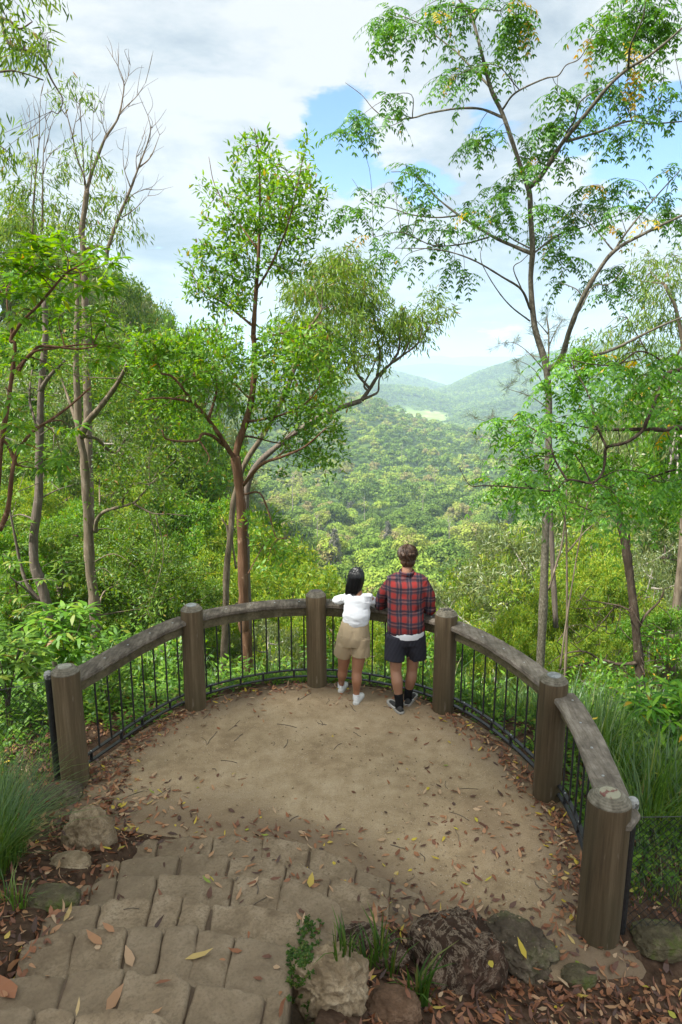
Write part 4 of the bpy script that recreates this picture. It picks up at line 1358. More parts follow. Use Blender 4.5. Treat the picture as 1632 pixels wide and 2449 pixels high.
for l, a, b in [
    ([(1165, 1500, .2), (1040, 1400, .4), (930, 1330, .6), (880, 1250, .8)], .02, .006),
    ([(1180, 1330), (1240, 1240, -.2), (1300, 1100, -.4), (1340, 960, -.5), (1400, 700, -.6)], .018, .004),
    ([(1188, 1150), (1080, 1000, .3), (990, 860, .5), (960, 720, .5)], .013, .004),
    ([(1193, 960), (1280, 860, .3), (1380, 760, .4)], .011, .004),
    ([(1172, 1560, .2), (1330, 1520, -.3), (1480, 1480, -.6)], .02, .006)]:
    T.limb(c6(l), a, b)
CL6 = [(1170, 640, 28, 0), (1210, 680, 38), (1110, 690, 34), (1250, 740, 45), (1090, 770, 34), (1190, 790, 55), (1130, 880, 60), (1240, 880, 70), (1330, 880, 60), (1410, 640, 24), (1390, 720, 30), (1420, 780, 34), (1390, 850, 50), (1470, 900, 42), (1440, 980, 50), (1340, 980, 70), (1230, 1000, 80), (1100, 990, 70), (1010, 880, 28), (920, 850, 22), (980, 930, 20), (950, 1020, 22), (1040, 1060, 55), (1150, 1100, 70), (1300, 1090, 70), (1400, 1100, 55), (900, 1160, 36), (960, 1150, 50), (1060, 1180, 60), (880, 1230, 32), (960, 1270, 55), (1060, 1290, 70), (1150, 1250, 55), (1280, 1220, 65), (1370, 1220, 50), (1000, 1370, 70), (1100, 1390, 70), (900, 1330, 55)]
T.clumps(CL6, Y, *C6, 'elliptic', 430, 1.1, spread=.5, twr=.004)
CL8 = [(760, 60, 110), (900, 40, 110), (1020, 20, 110), (1250, 30, 110), (1380, 60, 110), (1480, 100, 90), (680, 140, 90), (820, 170, 110), (950, 170, 110), (1060, 120, 90), (1240, 150, 110), (1370, 180, 110), (1470, 220, 100), (1540, 180, 70), (740, 250, 80), (860, 270, 80), (1020, 260, 80), (1240, 260, 90), (1350, 300, 90), (1450, 330, 90), (1530, 300, 70), (1090, 330, 60), (1270, 390, 70), (1380, 420, 75), (1480, 430, 80), (1550, 440, 60), (1420, 510, 60), (1510, 530, 60), (1400, 600, 45), (1500, 630, 50), (1320, 520, 50), (1180, 870, 50), (1240, 860, 60), (1210, 940, 45), (1270, 1000, 50), (1330, 980, 40), (1220, 1060, 40), (1290, 1090, 30), (1380, 1020, 30), (1560, 560, 40), (1300, 640, 35), (860, 60, 110), (700, 330, 70), (800, 330, 60), (900, 200, 80), (820, 430, 50), (700, 60, 100), (1000, 120, 90), (900, 350, 60), (1180, 420, 50), (1460, 560, 60), (1120, 200, 80), (1400, 330, 70), (1200, 330, 70), (640, 60, 90), (1560, 60, 60)]
T.clumps(CL8, Y, *C8, 'elliptic', 225, 1.12, spread=.8, twr=.004)
T.done()

# --- grey leaning stem beside it
T = Tree("slim_gum_tree", "slim grey leaning trunk just left of the reddish-barked trunk", W(530, 1640, 11), 'bark_grey', 'leaf_gum', seed=4)
T.limb(T.P([(531, 1680), (532, 1600), (538, 1500), (541, 1372), (551, 1268), (562, 1190), (585, 1110), (625, 1050), (655, 1000), (690, 920), (720, 840)], 11.2), .07, .03, jit=.03)
T.limb(T.P([(548, 1300), (544, 1262), (530, 1240)], 11.2), .03, .012)
T.limb(T.P([(565, 1360), (556, 1300), (558, 1250)], 11.2), .02, .01)
T.limb(T.P([(690, 920), (705, 870), (735, 800), (770, 740)], 11.4), .04, .02)
T.clumps([(735, 790, 60), (780, 720, 55), (700, 850, 50), (820, 690, 50), (840, 760, 55), (770, 830, 60), (860, 840, 50), (830, 620, 50), (780, 640, 55), (720, 690, 50), (880, 700, 45), (800, 900, 50)], 11.6, (0, 0), 1.0, 'gum', 80, 1.0, spread=.6)
T.done()

# --- gum tree behind with a long branch reaching right
Y = 14.0
T = Tree("gum_tree", "pale-limbed gum tree reaching a leafy branch towards the valley view at centre", W(592, 1500, Y), 'bark_twig', 'leaf_gum', seed=5)
b0 = W(592, 1500, Y); b0[2] = TZ(b0[0], b0[1])[0] - .5
T.limb(np.vstack([[b0], T.P([(592, 1400), (590, 1250), (602, 1130), (690, 1045), (790, 985), (865, 958)], Y)]), .09, .05)
T.limb(T.P([(865, 958), (885, 930), (902, 900), (935, 870), (965, 848), (1000, 820), (1030, 775)], Y), .042, .010)
for l, a, b in [([(868, 955), (893, 945), (905, 935), (908, 905), (925, 885)], .03, .01), ([(880, 935), (872, 920), (890, 880), (905, 850)], .025, .01), ([(935, 870), (955, 840), (957, 800), (965, 760)], .028, .008), ([(902, 900), (910, 850), (900, 800), (880, 750)], .028, .008), ([(1000, 820), (1010, 790), (1010, 740)], .016, .006), ([(965, 848), (985, 800), (985, 750)], .02, .006), ([(885, 930), (850, 880), (848, 800), (850, 700), (845, 640)], .03, .008), ([(848, 800), (800, 740), (780, 680)], .03, .01)]:
    T.limb(T.P(l, Y), a, b)
T.clumps([(1040, 720, 24), (1060, 735, 20), (1075, 750, 14), (1020, 705, 18), (1020, 760, 28), (1000, 790, 28), (985, 770, 32), (960, 750, 34), (950, 790, 34), (930, 820, 30), (970, 810, 26), (1010, 815, 18), (905, 790, 34), (890, 750, 36), (915, 850, 20), (880, 830, 30), (850, 780, 45), (860, 720, 45), (830, 650, 45), (800, 630, 40), (860, 640, 30), (880, 670, 30), (900, 710, 26), (780, 690, 45), (820, 720, 45), (750, 650, 35), (930, 880, 14), (845, 860, 35), (940, 760, 25), (800, 800, 45), (770, 760, 40), (895, 640, 18), (1050, 770, 12), (720, 700, 50), (740, 820, 50), (780, 880, 40), (700, 780, 50)], Y, (0, 0), 1.0, 'gum', 200, 1.2, spread=.5, twr=.006)
T.done()

# --- grey-trunked tree on the left
Y = 10.8
T = Tree("grey_trunk_tree", "tree with a straight scaly grey trunk and crooked side branches on the left", W(232, 1600, Y), 'bark_grey', 'leaf_mid', seed=6)
b0 = W(236, 1620, Y); b0[2] = TZ(b0[0], b0[1])[0] - .4
def c8(l): return T.P(l, Y, *C8)
T.limb(np.vstack([[b0], T.P([(233, 1570), (230, 1510)], Y), c8([(440, 1345), (432, 1200), (415, 1080), (408, 920), (395, 700), (385, 560), (365, 460), (358, 330), (352, 200), (350, 60), (356, -120), (350, -260)])]), .105, .03, jit=0, sides=18, wob=.03)
for l, a, b in [
    ([(375, 470), (400, 410, -.1), (450, 350, -.3), (510, 270, -.5), (560, 190, -.7), (600, 90, -.8)], .06, .02),
    ([(400, 470), (450, 480, .3), (500, 530, .5), (540, 540, .6), (580, 480, .8), (650, 430, .9), (730, 380, 1)], .03, .01),
    ([(440, 905), (445, 860, -.2), (475, 815, -.4), (560, 790, -.6), (620, 770, -.8), (660, 730, -.9), (690, 690, -1)], .036, .01),
    ([(560, 790, -.6), (570, 745, -.7), (590, 720, -.8), (600, 700, -.8)], .02, .008),
    ([(620, 780, -.8), (700, 820, -1), (780, 830, -1.1), (870, 835, -1.2)], .016, .006),
    ([(440, 900), (490, 890, .3), (525, 905, .5)], .014, .005),
    ([(365, 450), (330, 350, .3), (290, 220, .5), (270, 150, .6)], .035, .012),
    ([(460, 790, -.3), (455, 700, 0), (460, 650, .2)], .016, .006),
    ([(450, 1280), (475, 1190, .3), (560, 1140, .6), (600, 1080, .8)], .02, .006),
    ([(460, 1290), (560, 1275, .3), (650, 1265, .5), (740, 1290, .7)], .018, .006)]:
    T.limb(c8(l), a, b)
CL = [(560, 120, 100), (480, 60, 90), (620, 200, 100), (520, 250, 80), (640, 320, 90), (560, 370, 80), (700, 420, 90), (620, 480, 80), (720, 520, 80), (500, 440, 60), (580, 580, 80), (680, 600, 80), (780, 560, 70), (500, 620, 70), (560, 680, 60), (660, 680, 60), (760, 660, 70), (840, 620, 60), (480, 740, 50), (720, 760, 50), (820, 740, 60), (900, 700, 50), (620, 900, 60), (560, 1000, 90), (660, 980, 90), (740, 1010, 80), (500, 1070, 80), (620, 1100, 90), (720, 1120, 80), (800, 1060, 60), (540, 1180, 80), (660, 1200, 80), (760, 1220, 60), (580, 1270, 60), (700, 1290, 60), (300, 120, 80), (280, 40, 90), (400, 0, 90), (220, 160, 80), (420, 160, 70), (600, 30, 80), (850, 480, 60), (930, 560, 60), (900, 400, 60)]
T.clumps(CL, Y, *C8, 'small', 150, 1.45, spread=.9, twr=.005)
T.done()

# --- twisted trunk further left
Y = 9.4
T = Tree("twisted_tree", "tree with a twisted brown trunk leaning behind the leftmost railing bay", W(120, 1500, Y), 'bark_twig', 'leaf_mid', seed=7)
b0 = W(130, 1520, Y); b0[2] = TZ(b0[0], b0[1])[0] - .4
def c8(l): return T.P(l, Y, *C8)
T.limb(np.vstack([[b0], c8([(225, 1300), (205, 1200), (185, 1130), (160, 1060), (155, 950), (165, 850), (180, 720), (180, 600), (185, 400), (190, 260), (200, 120), (210, 0), (205, -160)])]), .085, .035, jit=0, wob=.04, sides=16)
for l, a, b in [([(190, 1240), (120, 1170, -.3), (40, 1110, -.5)], .022, .01), ([(185, 1225), (130, 1150), (90, 1050), (60, 900), (40, 780)], .03, .012),
                ([(185, 260), (230, 190, -.2), (300, 120, -.4)], .035, .012), ([(180, 460), (140, 300, .2), (150, 150, .4)], .022, .01), ([(160, 850), (80, 830, .2), (0, 880, .3)], .014, .006), ([(175, 760), (260, 720, .2), (340, 690, .3)], .014, .005)]:
    T.limb(c8(l), a, b)
CL = [(60, 60, 90), (160, 40, 90), (40, 180, 80), (120, 260, 80), (60, 380, 70), (240, 320, 70), (120, 560, 70), (60, 620, 60), (250, 620, 60), (60, 760, 60), (240, 560, 50), (300, 660, 40), (100, 880, 60), (240, 1080, 60), (60, 1000, 70), (300, 1000, 60), (40, 1200, 70), (120, 1280, 60), (330, 1100, 70), (340, 1240, 60), (60, 1060, 60)]
T.clumps(CL, Y, *C8, 'big', 80, .8, spread=.9, twr=.005)
T.done()

# --- tree with large bright leaves and thin red-brown stems at the left edge
Y = 6.3
T = Tree("big_leaf_tree", "small tree with large shiny bright green leaves and thin red-brown stems at the left edge", W(-60, 1500, Y), 'bark_red', 'leaf_bright', seed=8)
b0 = W(-90, 1560, Y); b0[2] = TZ(b0[0], b0[1])[0] - .3
def c8(l): return T.P(l, Y, *C8)
def c6(l): return T.P(l, Y, *C6)
s0 = W(-10, 1240, Y)
T.limb([b0, W(-70, 1400, Y), s0], .05, .04)
T.limb(np.vstack([[s0], c8([(0, 560), (20, 420), (40, 300), (70, 60)]), c6([(50, 1570), (60, 1540), (110, 1470, -.1), (180, 1400, -.2), (300, 1260, -.3), (350, 1230, -.4)])]), .03, .008, jit=0)
T.limb(c8([(0, 900), (40, 800), (75, 640), (70, 560), (110, 500), (150, 450), (250, 380), (330, 320), (420, 240)]), .026, .008)
T.limb(c8([(75, 600), (40, 520), (20, 470), (15, 400)]), .02, .01)
T.limb(c8([(60, 180), (140, 90), (200, 60), (360, 70), (500, 40)]), .018, .006)
T.limb(c6([(80, 1720), (150, 1620), (250, 1600), (400, 1580), (560, 1600)]), .014, .005)
T.limb(c6([(60, 1540), (40, 1440), (30, 1330)]), .014, .006)
CL = [(60, 1180, 70), (150, 1140, 70), (240, 1110, 60), (330, 1120, 60), (420, 1150, 60), (500, 1200, 60), (540, 1270, 50), (100, 1250, 80), (200, 1220, 80), (320, 1220, 80), (430, 1250, 70), (480, 1330, 60), (40, 1330, 70), (140, 1340, 70), (260, 1330, 70), (380, 1340, 60), (60, 1430, 60), (440, 1420, 50), (490, 1480, 45), (300, 1440, 50), (180, 1470, 40), (40, 1550, 50), (420, 1540, 50), (520, 1600, 45), (460, 1660, 40), (10, 1220, 60)]
T.clumps(CL, Y, *C6, 'big', 220, .85, spread=.35, twr=.005, up=.3)
T.clumps([(60, 150, 60), (230, 130, 50), (30, 300, 50), (90, 420, 50), (260, 560, 50), (290, 620, 35), (220, 600, 40), (60, 480, 50), (340, 420, 30), (500, 60, 50), (560, 90, 40)], Y, *C8, 'big', 80, .75, spread=.5)
T.done()

# --- gum with bare grey branch tips, upper left
Y = 16.5
T = Tree("bare_gum_tree", "tall gum with thin bare grey branch tips above its leaves in the upper left", W(185, 1150, Y), 'bark_grey', 'leaf_gum', seed=9)
b0 = W(190, 1150, Y); b0[2] = TZ(b0[0], b0[1])[0] - .5
def c6(l): return T.P(l, Y, *C6)
T.limb(np.vstack([[b0], c6([(390, 1300), (375, 1100), (390, 960), (400, 880)])]), .14, .06, jit=0)
BR = [([(395, 900), (390, 820), (355, 720), (335, 640), (310, 540), (298, 480)], .026, .008), ([(398, 890), (420, 800, .2), (440, 740, .3), (470, 660, .3), (490, 620, .4), (540, 540, .5), (565, 450, .6), (570, 380, .6), (545, 310, .7), (520, 265, .7)], .045, .006),
      ([(545, 530, .5), (590, 490, .6), (630, 440, .7), (670, 380, .8)], .016, .004), ([(570, 400, .6), (590, 350, .7), (600, 300, .7)], .01, .003), ([(490, 620, .4), (470, 570, .3), (480, 530, .3)], .012, .004),
      ([(490, 1200), (500, 1140), (540, 1010), (580, 910), (610, 840), (640, 760), (680, 660), (695, 590), (680, 530)], .05, .007), ([(640, 770), (690, 720, .2), (735, 620, .4)], .02, .005), ([(600, 860), (575, 780), (565, 690)], .014, .004), ([(630, 790), (630, 720), (655, 640)], .012, .004),
      ([(580, 930), (620, 890), (670, 870)], .014, .004), ([(560, 1000), (620, 960), (680, 900)], .016, .004),
      ([(390, 850), (380, 700), (372, 560), (365, 480)], .018, .006), ([(330, 640), (350, 560), (360, 500)], .012, .004), ([(415, 820), (425, 650), (430, 520)], .012, .004),
      ([(150, 1080), (155, 930), (165, 800), (180, 650), (182, 540), (188, 440)], .03, .005), ([(195, 1060), (198, 850), (200, 700), (212, 560)], .025, .005), ([(200, 800), (215, 740), (240, 700)], .012, .004), ([(140, 900), (145, 760), (148, 680)], .016, .005), ([(165, 760), (150, 620), (135, 540)], .01, .003), ([(205, 700), (225, 600), (250, 540), (270, 520)], .01, .003)]
for l, a, b in BR:
    T.limb(c6(l), a, b)
    # fine dead twigs
for l, a, b in BR:
    c = c6(l)
    for k in range(1, len(c)):
        for q_ in range(2):
            d = nrm((c[k] - c[k - 1]) + unit_rand(1)[0] * .55 * np.linalg.norm(c[k] - c[k - 1]))
            e = c[k] + d * rng.uniform(.25, .7)
            tube(T.w, catmull([c[k], (c[k] + e) / 2 + rng.normal(0, .05, 3), e], 3), np.linspace(.007, .0025, 7), 4, caps=False)
T.limb(c6([(375, 1150), (450, 1130), (500, 1160)]), .04, .03)
T.limb(c6([(375, 1180), (250, 1120), (170, 1080)]), .05, .03)
T.clumps([(60, 840, 60), (40, 920, 70), (120, 900, 60), (60, 1010, 80), (160, 1010, 70), (250, 930, 60), (280, 830, 45), (300, 740, 36), (340, 700, 30), (400, 680, 30), (450, 740, 40), (320, 800, 40), (430, 820, 40), (480, 780, 30), (440, 900, 45), (340, 960, 60), (250, 1050, 70), (400, 1020, 50), (480, 960, 50), (520, 910, 40), (560, 900, 36), (500, 1060, 45), (570, 980, 40), (600, 1060, 40), (640, 1070, 30), (570, 1120, 36), (330, 370, 34), (390, 420, 30), (290, 420, 24), (270, 460, 18), (420, 470, 14), (130, 740, 30), (110, 720, 20), (180, 820, 30), (500, 800, 20), (20, 1060, 70), (100, 1090, 70), (330, 1060, 50), (430, 1080, 50)], Y, *C6, 'gum', 85, 1.3, spread=.7, twr=.006)
T.done()

# --- branch hanging in at the top left
Y = 7.5
T = Tree("overhanging_tree", "dark drooping gum branch hanging in at the top left corner", W(-520, 1400, Y), 'bark_twig', 'leaf_gum', seed=10)
b0 = W(-520, 1400, Y); b0[2] = TZ(b0[0], b0[1])[0] - .3
def c6(l): return T.P(l, Y, *C6)
T.limb([b0, W(-480, 1000, Y), W(-420, 500, Y), W(-300, 120, Y), W(-200, -60, Y)], .16, .06)
T.limb(np.vstack([[W(-420, 500, Y)], T.P([(-300, 200), (-150, 60), (-40, 30)], Y), c6([(0, 90), (25, 170), (60, 220), (120, 230), (165, 255), (205, 300), (240, 370), (270, 420), (290, 460), (270, 520), (240, 510)])]), .05, .004, jit=0)
T.limb(np.vstack([[W(-380, 420, Y)], T.P([(-200, 200)], Y), c6([(-60, 330), (0, 330), (60, 325), (120, 340), (200, 368)])]), .03, .006, jit=0)
T.limb(c6([(-60, 60), (0, 80), (60, 110), (90, 130), (150, 100)]), .02, .006)
T.limb(c6([(100, 340), (130, 365), (140, 385)]), .006, .003)
T.limb(c6([(-80, -60), (0, -30), (80, -40), (160, -30)]), .02, .006)
for k in range(26):
    p = c6([(rng.uniform(170, 235), rng.uniform(170, 270))])[0]; q_ = c6([(rng.uniform(190, 265), rng.uniform(140, 280))])[0]
    tube(T.w, catmull([p, (p + q_) / 2 + rng.normal(0, .03, 3), q_], 3), .0022, 3, caps=False)
T.clumps([(40, 170, 40), (90, 190, 40), (30, 250, 40), (140, 210, 34), (190, 150, 24), (200, 220, 26), (60, 280, 34), (20, 100, 20), (110, 250, 26), (-20, 0, 40), (70, 10, 18), (170, -15, 18), (270, -12, 14), (0, 10, 30), (160, 260, 24), (-60, 640, 50), (-10, 650, 36), (20, 690, 24), (-40, 720, 36), (20, 730, 18)], Y, *C6, 'gum', 170, .9, spread=.3, twr=.004)
T.limb(c6([(-200, 500), (-80, 620), (0, 670), (40, 700)]), .02, .005)
T.done()

# --- saplings, dark trunk and edge trunk on the right
T = Tree("sapling", "pair of thin whippy saplings just right of the tall tree's trunk", W(1355, 1560, 8.6), 'bark_grey', 'leaf_low', seed=11)
T.limb(T.P([(1350, 1660), (1356, 1500), (1358, 1330), (1352, 1250), (1335, 1195), (1318, 1170)], 8.6), .022, .008)
T.limb(T.P([(1358, 1320), (1400, 1270), (1440, 1240)], 8.6), .013, .006)
T.limb(T.P([(1340, 1600), (1352, 1500), (1378, 1340), (1402, 1220), (1420, 1160)], 8.5), .014, .006)
T.limb(T.P([(1313, 1410), (1325, 1360), (1347, 1290), (1355, 1180), (1354, 1080)], 8.9), .016, .008)
T.clumps([(1330, 1170, 20), (1440, 1235, 22), (1420, 1150, 24), (1354, 1080, 22)], 8.6, (0, 0), 1, 'pinnate_low', 40, .8, spread=.2)
T.done()
Y = 10.5
T = Tree("dark_bark_tree", "tree with a dark peeling trunk and bare crooked side branches at lower right", W(1540, 1760, Y), 'bark_dark', 'leaf_low', seed=12)
T.limb(T.P([(1542, 1800), (1537, 1725), (1534, 1641), (1529, 1584), (1518, 1480), (1503, 1350), (1480, 1230), (1466, 1177), (1440, 1120)], Y), .085, .05, jit=.02, wob=.06)
T.limb(T.P([(1502, 1350), (1504, 1290), (1500, 1240)], Y), .025, .015)
T.limb(T.P([(1530, 1585), (1480, 1590), (1440, 1582), (1390, 1590), (1335, 1602)], Y), .034, .01)
T.limb(T.P([(1440, 1582), (1400, 1560), (1350, 1565), (1310, 1590)], Y), .02, .006)
T.limb(T.P([(1520, 1470), (1490, 1450), (1440, 1440), (1400, 1436)], Y), .02, .006)
T.limb(T.P([(1528, 1500), (1550, 1470), (1575, 1440), (1590, 1410)], Y), .028, .01)
T.limb(T.P([(1470, 1452), (1430, 1500), (1380, 1540)], Y), .012, .005)
T.limb(T.P([(1460, 1190), (1420, 1080), (1340, 1050), (1290, 1040)], Y), .03, .012)
T.clumps([(1560, 1540, 40), (1600, 1560, 40), (1500, 1600, 34), (1450, 1610, 26), (1590, 1600, 36), (1410, 1600, 20), (1480, 1640, 26)], Y, (0, 0), 1, 'small', 60, 1.3, spread=.4)
for k in range(60):
    p = W(rng.uniform(1330, 1620), rng.uniform(1400, 1640), Y + rng.uniform(-1, 1.5))
    nodes = np.vstack(T.np_); j = np.argmin(np.linalg.norm(nodes - p, axis=1))
    m_ = (p + nodes[j]) / 2 + rng.normal(0, .12, 3)
    tube(T.w, catmull([nodes[j], m_, p], 4), np.linspace(.009, .003, 9), 4, caps=False)
    T.np_.append(p[None]); T.nr.append(np.array([.003]))
T.done()
Y = 14
T = Tree("pale_trunk_tree", "reddish-grey trunk standing at the right edge behind the grass", W(1590, 1720, Y), 'bark_grey', 'leaf_gum', seed=13)
T.limb(T.P([(1585, 1760), (1597, 1660), (1612, 1500), (1626, 1380), (1640, 1200), (1645, 950), (1620, 760), (1590, 680)], Y), .12, .03)
T.limb(T.P([(1640, 1000), (1560, 860), (1500, 760)], Y), .03, .012)
T.limb(T.P([(1620, 850), (1660, 760), (1650, 660)], Y), .025, .012)
T.clumps([(1560, 640, 44), (1600, 690, 50), (1530, 700, 40), (1570, 740, 50), (1620, 620, 40), (1520, 770, 40), (1610, 780, 45), (1500, 660, 24), (1540, 620, 26), (1480, 800, 36), (1560, 820, 45), (1620, 850, 40), (1440, 830, 34), (1400, 820, 30), (1370, 850, 30), (1500, 850, 40), (1460, 870, 34)], Y, (0, 0), 1, 'gum', 110, 1.1, spread=.6, twr=.006)
T.done()
# --- wispy she-oak behind the tall trunk
Y = 13
M['needle2'] = leafmat("needle_green", [(0, (.06, .09, .045)), (1, (.14, .16, .08))], .25)
T = Tree("she_oak", "wispy grey-green she-oak with needle tufts and small cones behind the tall trunk", W(1310, 1400, Y), 'bark_twig', 'needle2', seed=14)
T.limb(T.P([(1330, 1500), (1320, 1300), (1316, 1100), (1313, 900), (1312, 800), (1308, 760)], Y), .06, .012)
for l in [[(1314, 960), (1290, 900), (1265, 875), (1240, 862)], [(1313, 900), (1270, 850), (1230, 820), (1190, 822)], [(1312, 830), (1330, 790), (1345, 765)], [(1312, 800), (1290, 775), (1275, 760)], [(1316, 1040), (1250, 1020), (1190, 1030), (1150, 1050)], [(1316, 1080), (1230, 1040), (1170, 1010), (1135, 1000)], [(1316, 980), (1270, 950), (1215, 930)], [(1318, 1100), (1250, 1090), (1180, 1070)], [(1316, 1130), (1240, 1120), (1190, 1100), (1150, 1100)]]:
    T.limb(T.P(l, Y), .014, .004)
T.clumps([(1195, 822, 18), (1230, 815, 18), (1260, 850, 20), (1290, 770, 22), (1312, 760, 18), (1345, 765, 16), (1330, 795, 22), (1290, 810, 22), (1240, 865, 16), (1215, 925, 14), (1250, 900, 18), (1150, 1045, 16), (1190, 1030, 22), (1135, 1000, 14), (1170, 1070, 20), (1220, 1050, 26), (1150, 1100, 14), (1210, 1100, 26), (1250, 1080, 26), (1175, 1000, 14), (1265, 945, 14), (1310, 1000, 20)], Y, (0, 0), 1, 'needle', 22, 1.0, spread=.4, twr=.004)
T.done()
# ------------------------------------------------------------------ people
def fuse(mb, name, mat, parent, voxel=.008, smooth=4, wr=0.0, wscale=(9, 9, 9), sm_f=.5, seed=0.0):
    """grow one continuous skin round overlapping shapes"""
    me = mb.mesh(name, None, attrs=False)
    o = bpy.data.objects.new(name, me); COL.objects.link(o)
    r = o.modifiers.new("r", 'REMESH'); r.mode = 'VOXEL'; r.voxel_size = voxel
    s = o.modifiers.new("s", 'SMOOTH'); s.iterations = smooth; s.factor = sm_f
    dg = bpy.context.evaluated_depsgraph_get()
    me2 = bpy.data.meshes.new_from_object(o.evaluated_get(dg))
    bpy.data.objects.remove(o); bpy.data.meshes.remove(me)
    n = len(me2.vertices)
    co = np.zeros(n * 3, np.float32); me2.vertices.foreach_get("co", co); co = co.reshape(-1, 3).astype(float)
    if wr:
        no = np.zeros(n * 3, np.float32); me2.vertices.foreach_get("normal", no); no = no.reshape(-1, 3)
        dsp = np.array([fbm(p[0] * wscale[0] + seed, p[1] * wscale[1], p[2] * wscale[2], 3) for p in co])
        dsp = dsp - .6 * np.abs(dsp)
        co = co + no * (wr * dsp)[:, None]
    b = world_loc(parent)
    c = co.mean(0)
    co = co - c
    me2.vertices.foreach_set("co", co.astype(np.float32).ravel())
    me2.polygons.foreach_set("use_smooth", np.ones(len(me2.polygons), bool))
    me2.name = name; me2.materials.clear(); me2.materials.append(mat)
    me2.update()
    o = bpy.data.objects.new(name, me2); COL.objects.link(o)
    o.parent = parent; o.location = c - b
    return o

def lerpc(a, b, f): return np.asarray(a) * (1 - f) + np.asarray(b) * f
def blob(mb, c, r, rot=0.0, tilt=0.0):
    v, t = ICO2
    v = v * np.asarray(r)
    ca, sa = math.cos(tilt), math.sin(tilt)
    v = np.stack([v[:, 0] * ca + v[:, 2] * sa, v[:, 1], -v[:, 0] * sa + v[:, 2] * ca], 1)
    ca, sa = math.cos(rot), math.sin(rot)
    v = np.stack([v[:, 0] * ca - v[:, 1] * sa, v[:, 0] * sa + v[:, 1] * ca, v[:, 2]], 1)
    mb.add(v + c, None, t)

def hand(mb, wrist, d, up, s=1.0, curl=.9, thumb=1):
    d = nrm(d); up = nrm(np.asarray(up) - d * np.dot(up, d)); side = np.cross(d, up)
    palm = [wrist, wrist + d * .04 * s, wrist + d * .085 * s]
    tube(mb, catmull(palm, 4), np.linspace(.026, .038, 9) * s, 10, ry=np.linspace(.018, .014, 9) * s, ref=side)
    for k, (off, L_) in enumerate(((-.030, .064), (-.010, .074), (.010, .07), (.030, .055))):
        b = wrist + d * .082 * s + side * off * s * thumb
        p, dir_ = [b], d.copy()
        for q_ in range(3):
            dir_ = nrm(dir_ * math.cos(curl * .6) - up * math.sin(curl * .6))
            p.append(p[-1] + dir_ * L_ * s * (.42, .32, .26)[q_])
            curl_ = curl
        tube(mb, catmull(p, 3), np.linspace(.0088, .0068, 10) * s, 8)
    b = wrist + d * .03 * s - side * .028 * s * thumb
    tube(mb, catmull([b, b + (d * .5 - side * .7 * thumb) * .03 * s, b + (d * .8 - side * .6 * thumb - up * .3) * .058 * s], 3), np.linspace(.0125, .008, 7) * s, 8)

def head(mb, c, s, yaw, pitch=0.0):
    f = np.array([math.sin(yaw), math.cos(yaw), 0]); sd = np.array([math.cos(yaw), -math.sin(yaw), 0])
    blob(mb, c + [0, 0, .015 * s], np.array([.074, .094, .1]) * s, -yaw)
    blob(mb, c + f * .03 * s - [0, 0, .055 * s], np.array([.056, .062, .066]) * s, -yaw)      # jaw
    tube(mb, [c + f * .085 * s + [0, 0, .02 * s], c + f * .112 * s - [0, 0, .018 * s], c + f * .09 * s - [0, 0, .026 * s]], np.array([.008, .014, .009]) * s, 8)   # nose
    blob(mb, c + f * .084 * s - [0, 0, .055 * s], np.array([.022, .012, .009]) * s, -yaw)      # lips
    for k in (-1, 1):
        blob(mb, c + sd * k * .077 * s - f * .004 * s - [0, 0, .008 * s], np.array([.009, .02, .031]) * s, -yaw)
    return f, sd

def skin_mat(name, c):
    m, t = newmat(name)
    n = t.noise(objco(t), 14, 4, .6)
    col = t.mix(t.math('MULTIPLY', n, .5), c, tuple(x * .7 for x in c))
    p = t.n("ShaderNodeBsdfPrincipled", Roughness=.5)
    t.link(col, p.inputs["Base Color"])
    p.inputs["Subsurface Weight"].default_value = .12
    p.inputs["Subsurface Radius"].default_value = (.02, .008, .004)
    p.inputs["Specular IOR Level"].default_value = .35
    finish(t, p.outputs[0])
    return m
M['skin_m'] = skin_mat("skin_man", (.33, .17, .105))
M['skin_w'] = skin_mat("skin_woman", (.32, .15, .085))
def cloth(name, c, ws=260, bs=.25, rough=.9):
    m, t = newmat(name)
    co = objco(t)
    n = t.noise(co, ws, 2, .6); w = t.noise(co, 11, 4, .6)
    col = t.mix(t.math('MULTIPLY', w, .4), c, tuple(x * .72 for x in c))
    finish(t, surf(t, col, rough, t.math('ADD', t.math('MULTIPLY', n, .15), w), bs, .012, .15))
    return m
M['white_tee'] = cloth("white_cotton", (.74, .75, .78))
M['beige'] = cloth("beige_cotton", (.40, .31, .20))
M['sock_b'] = cloth("black_sock", (.008, .008, .009))
M['shoe_w'] = cloth("white_leather", (.72, .72, .71), 60, .1, .5)
M['shoe_k'] = cloth("dark_grey_mesh", (.045, .043, .042), 300, .3, .7)
M['shoe_black'] = cloth("black_mesh", (.010, .010, .011), 300, .3, .6)
M['sole_w'] = simple("white_sole", (.66, .65, .62), .6)
M['sole_g'] = simple("pale_grey_sole", (.42, .40, .37), .6)
M['mark'] = simple("white_mark", (.75, .74, .72), .5)
def hair_mat(name, a, b, gl):
    m, t = newmat(name)
    n = t.noise(t.mapping(objco(t), (90, 90, 7)), 1.0, 4, .6)
    col = t.ramp(n, [(.35, a), (.7, b)])
    finish(t, surf(t, col, gl, n, .6, .006, .45))
    return m
M['hair_k'] = hair_mat("black_hair", (.004, .004, .005), (.012, .011, .012), .32)
M['hair_b'] = hair_mat("brown_hair", (.022, .012, .007), (.10, .052, .026), .5)

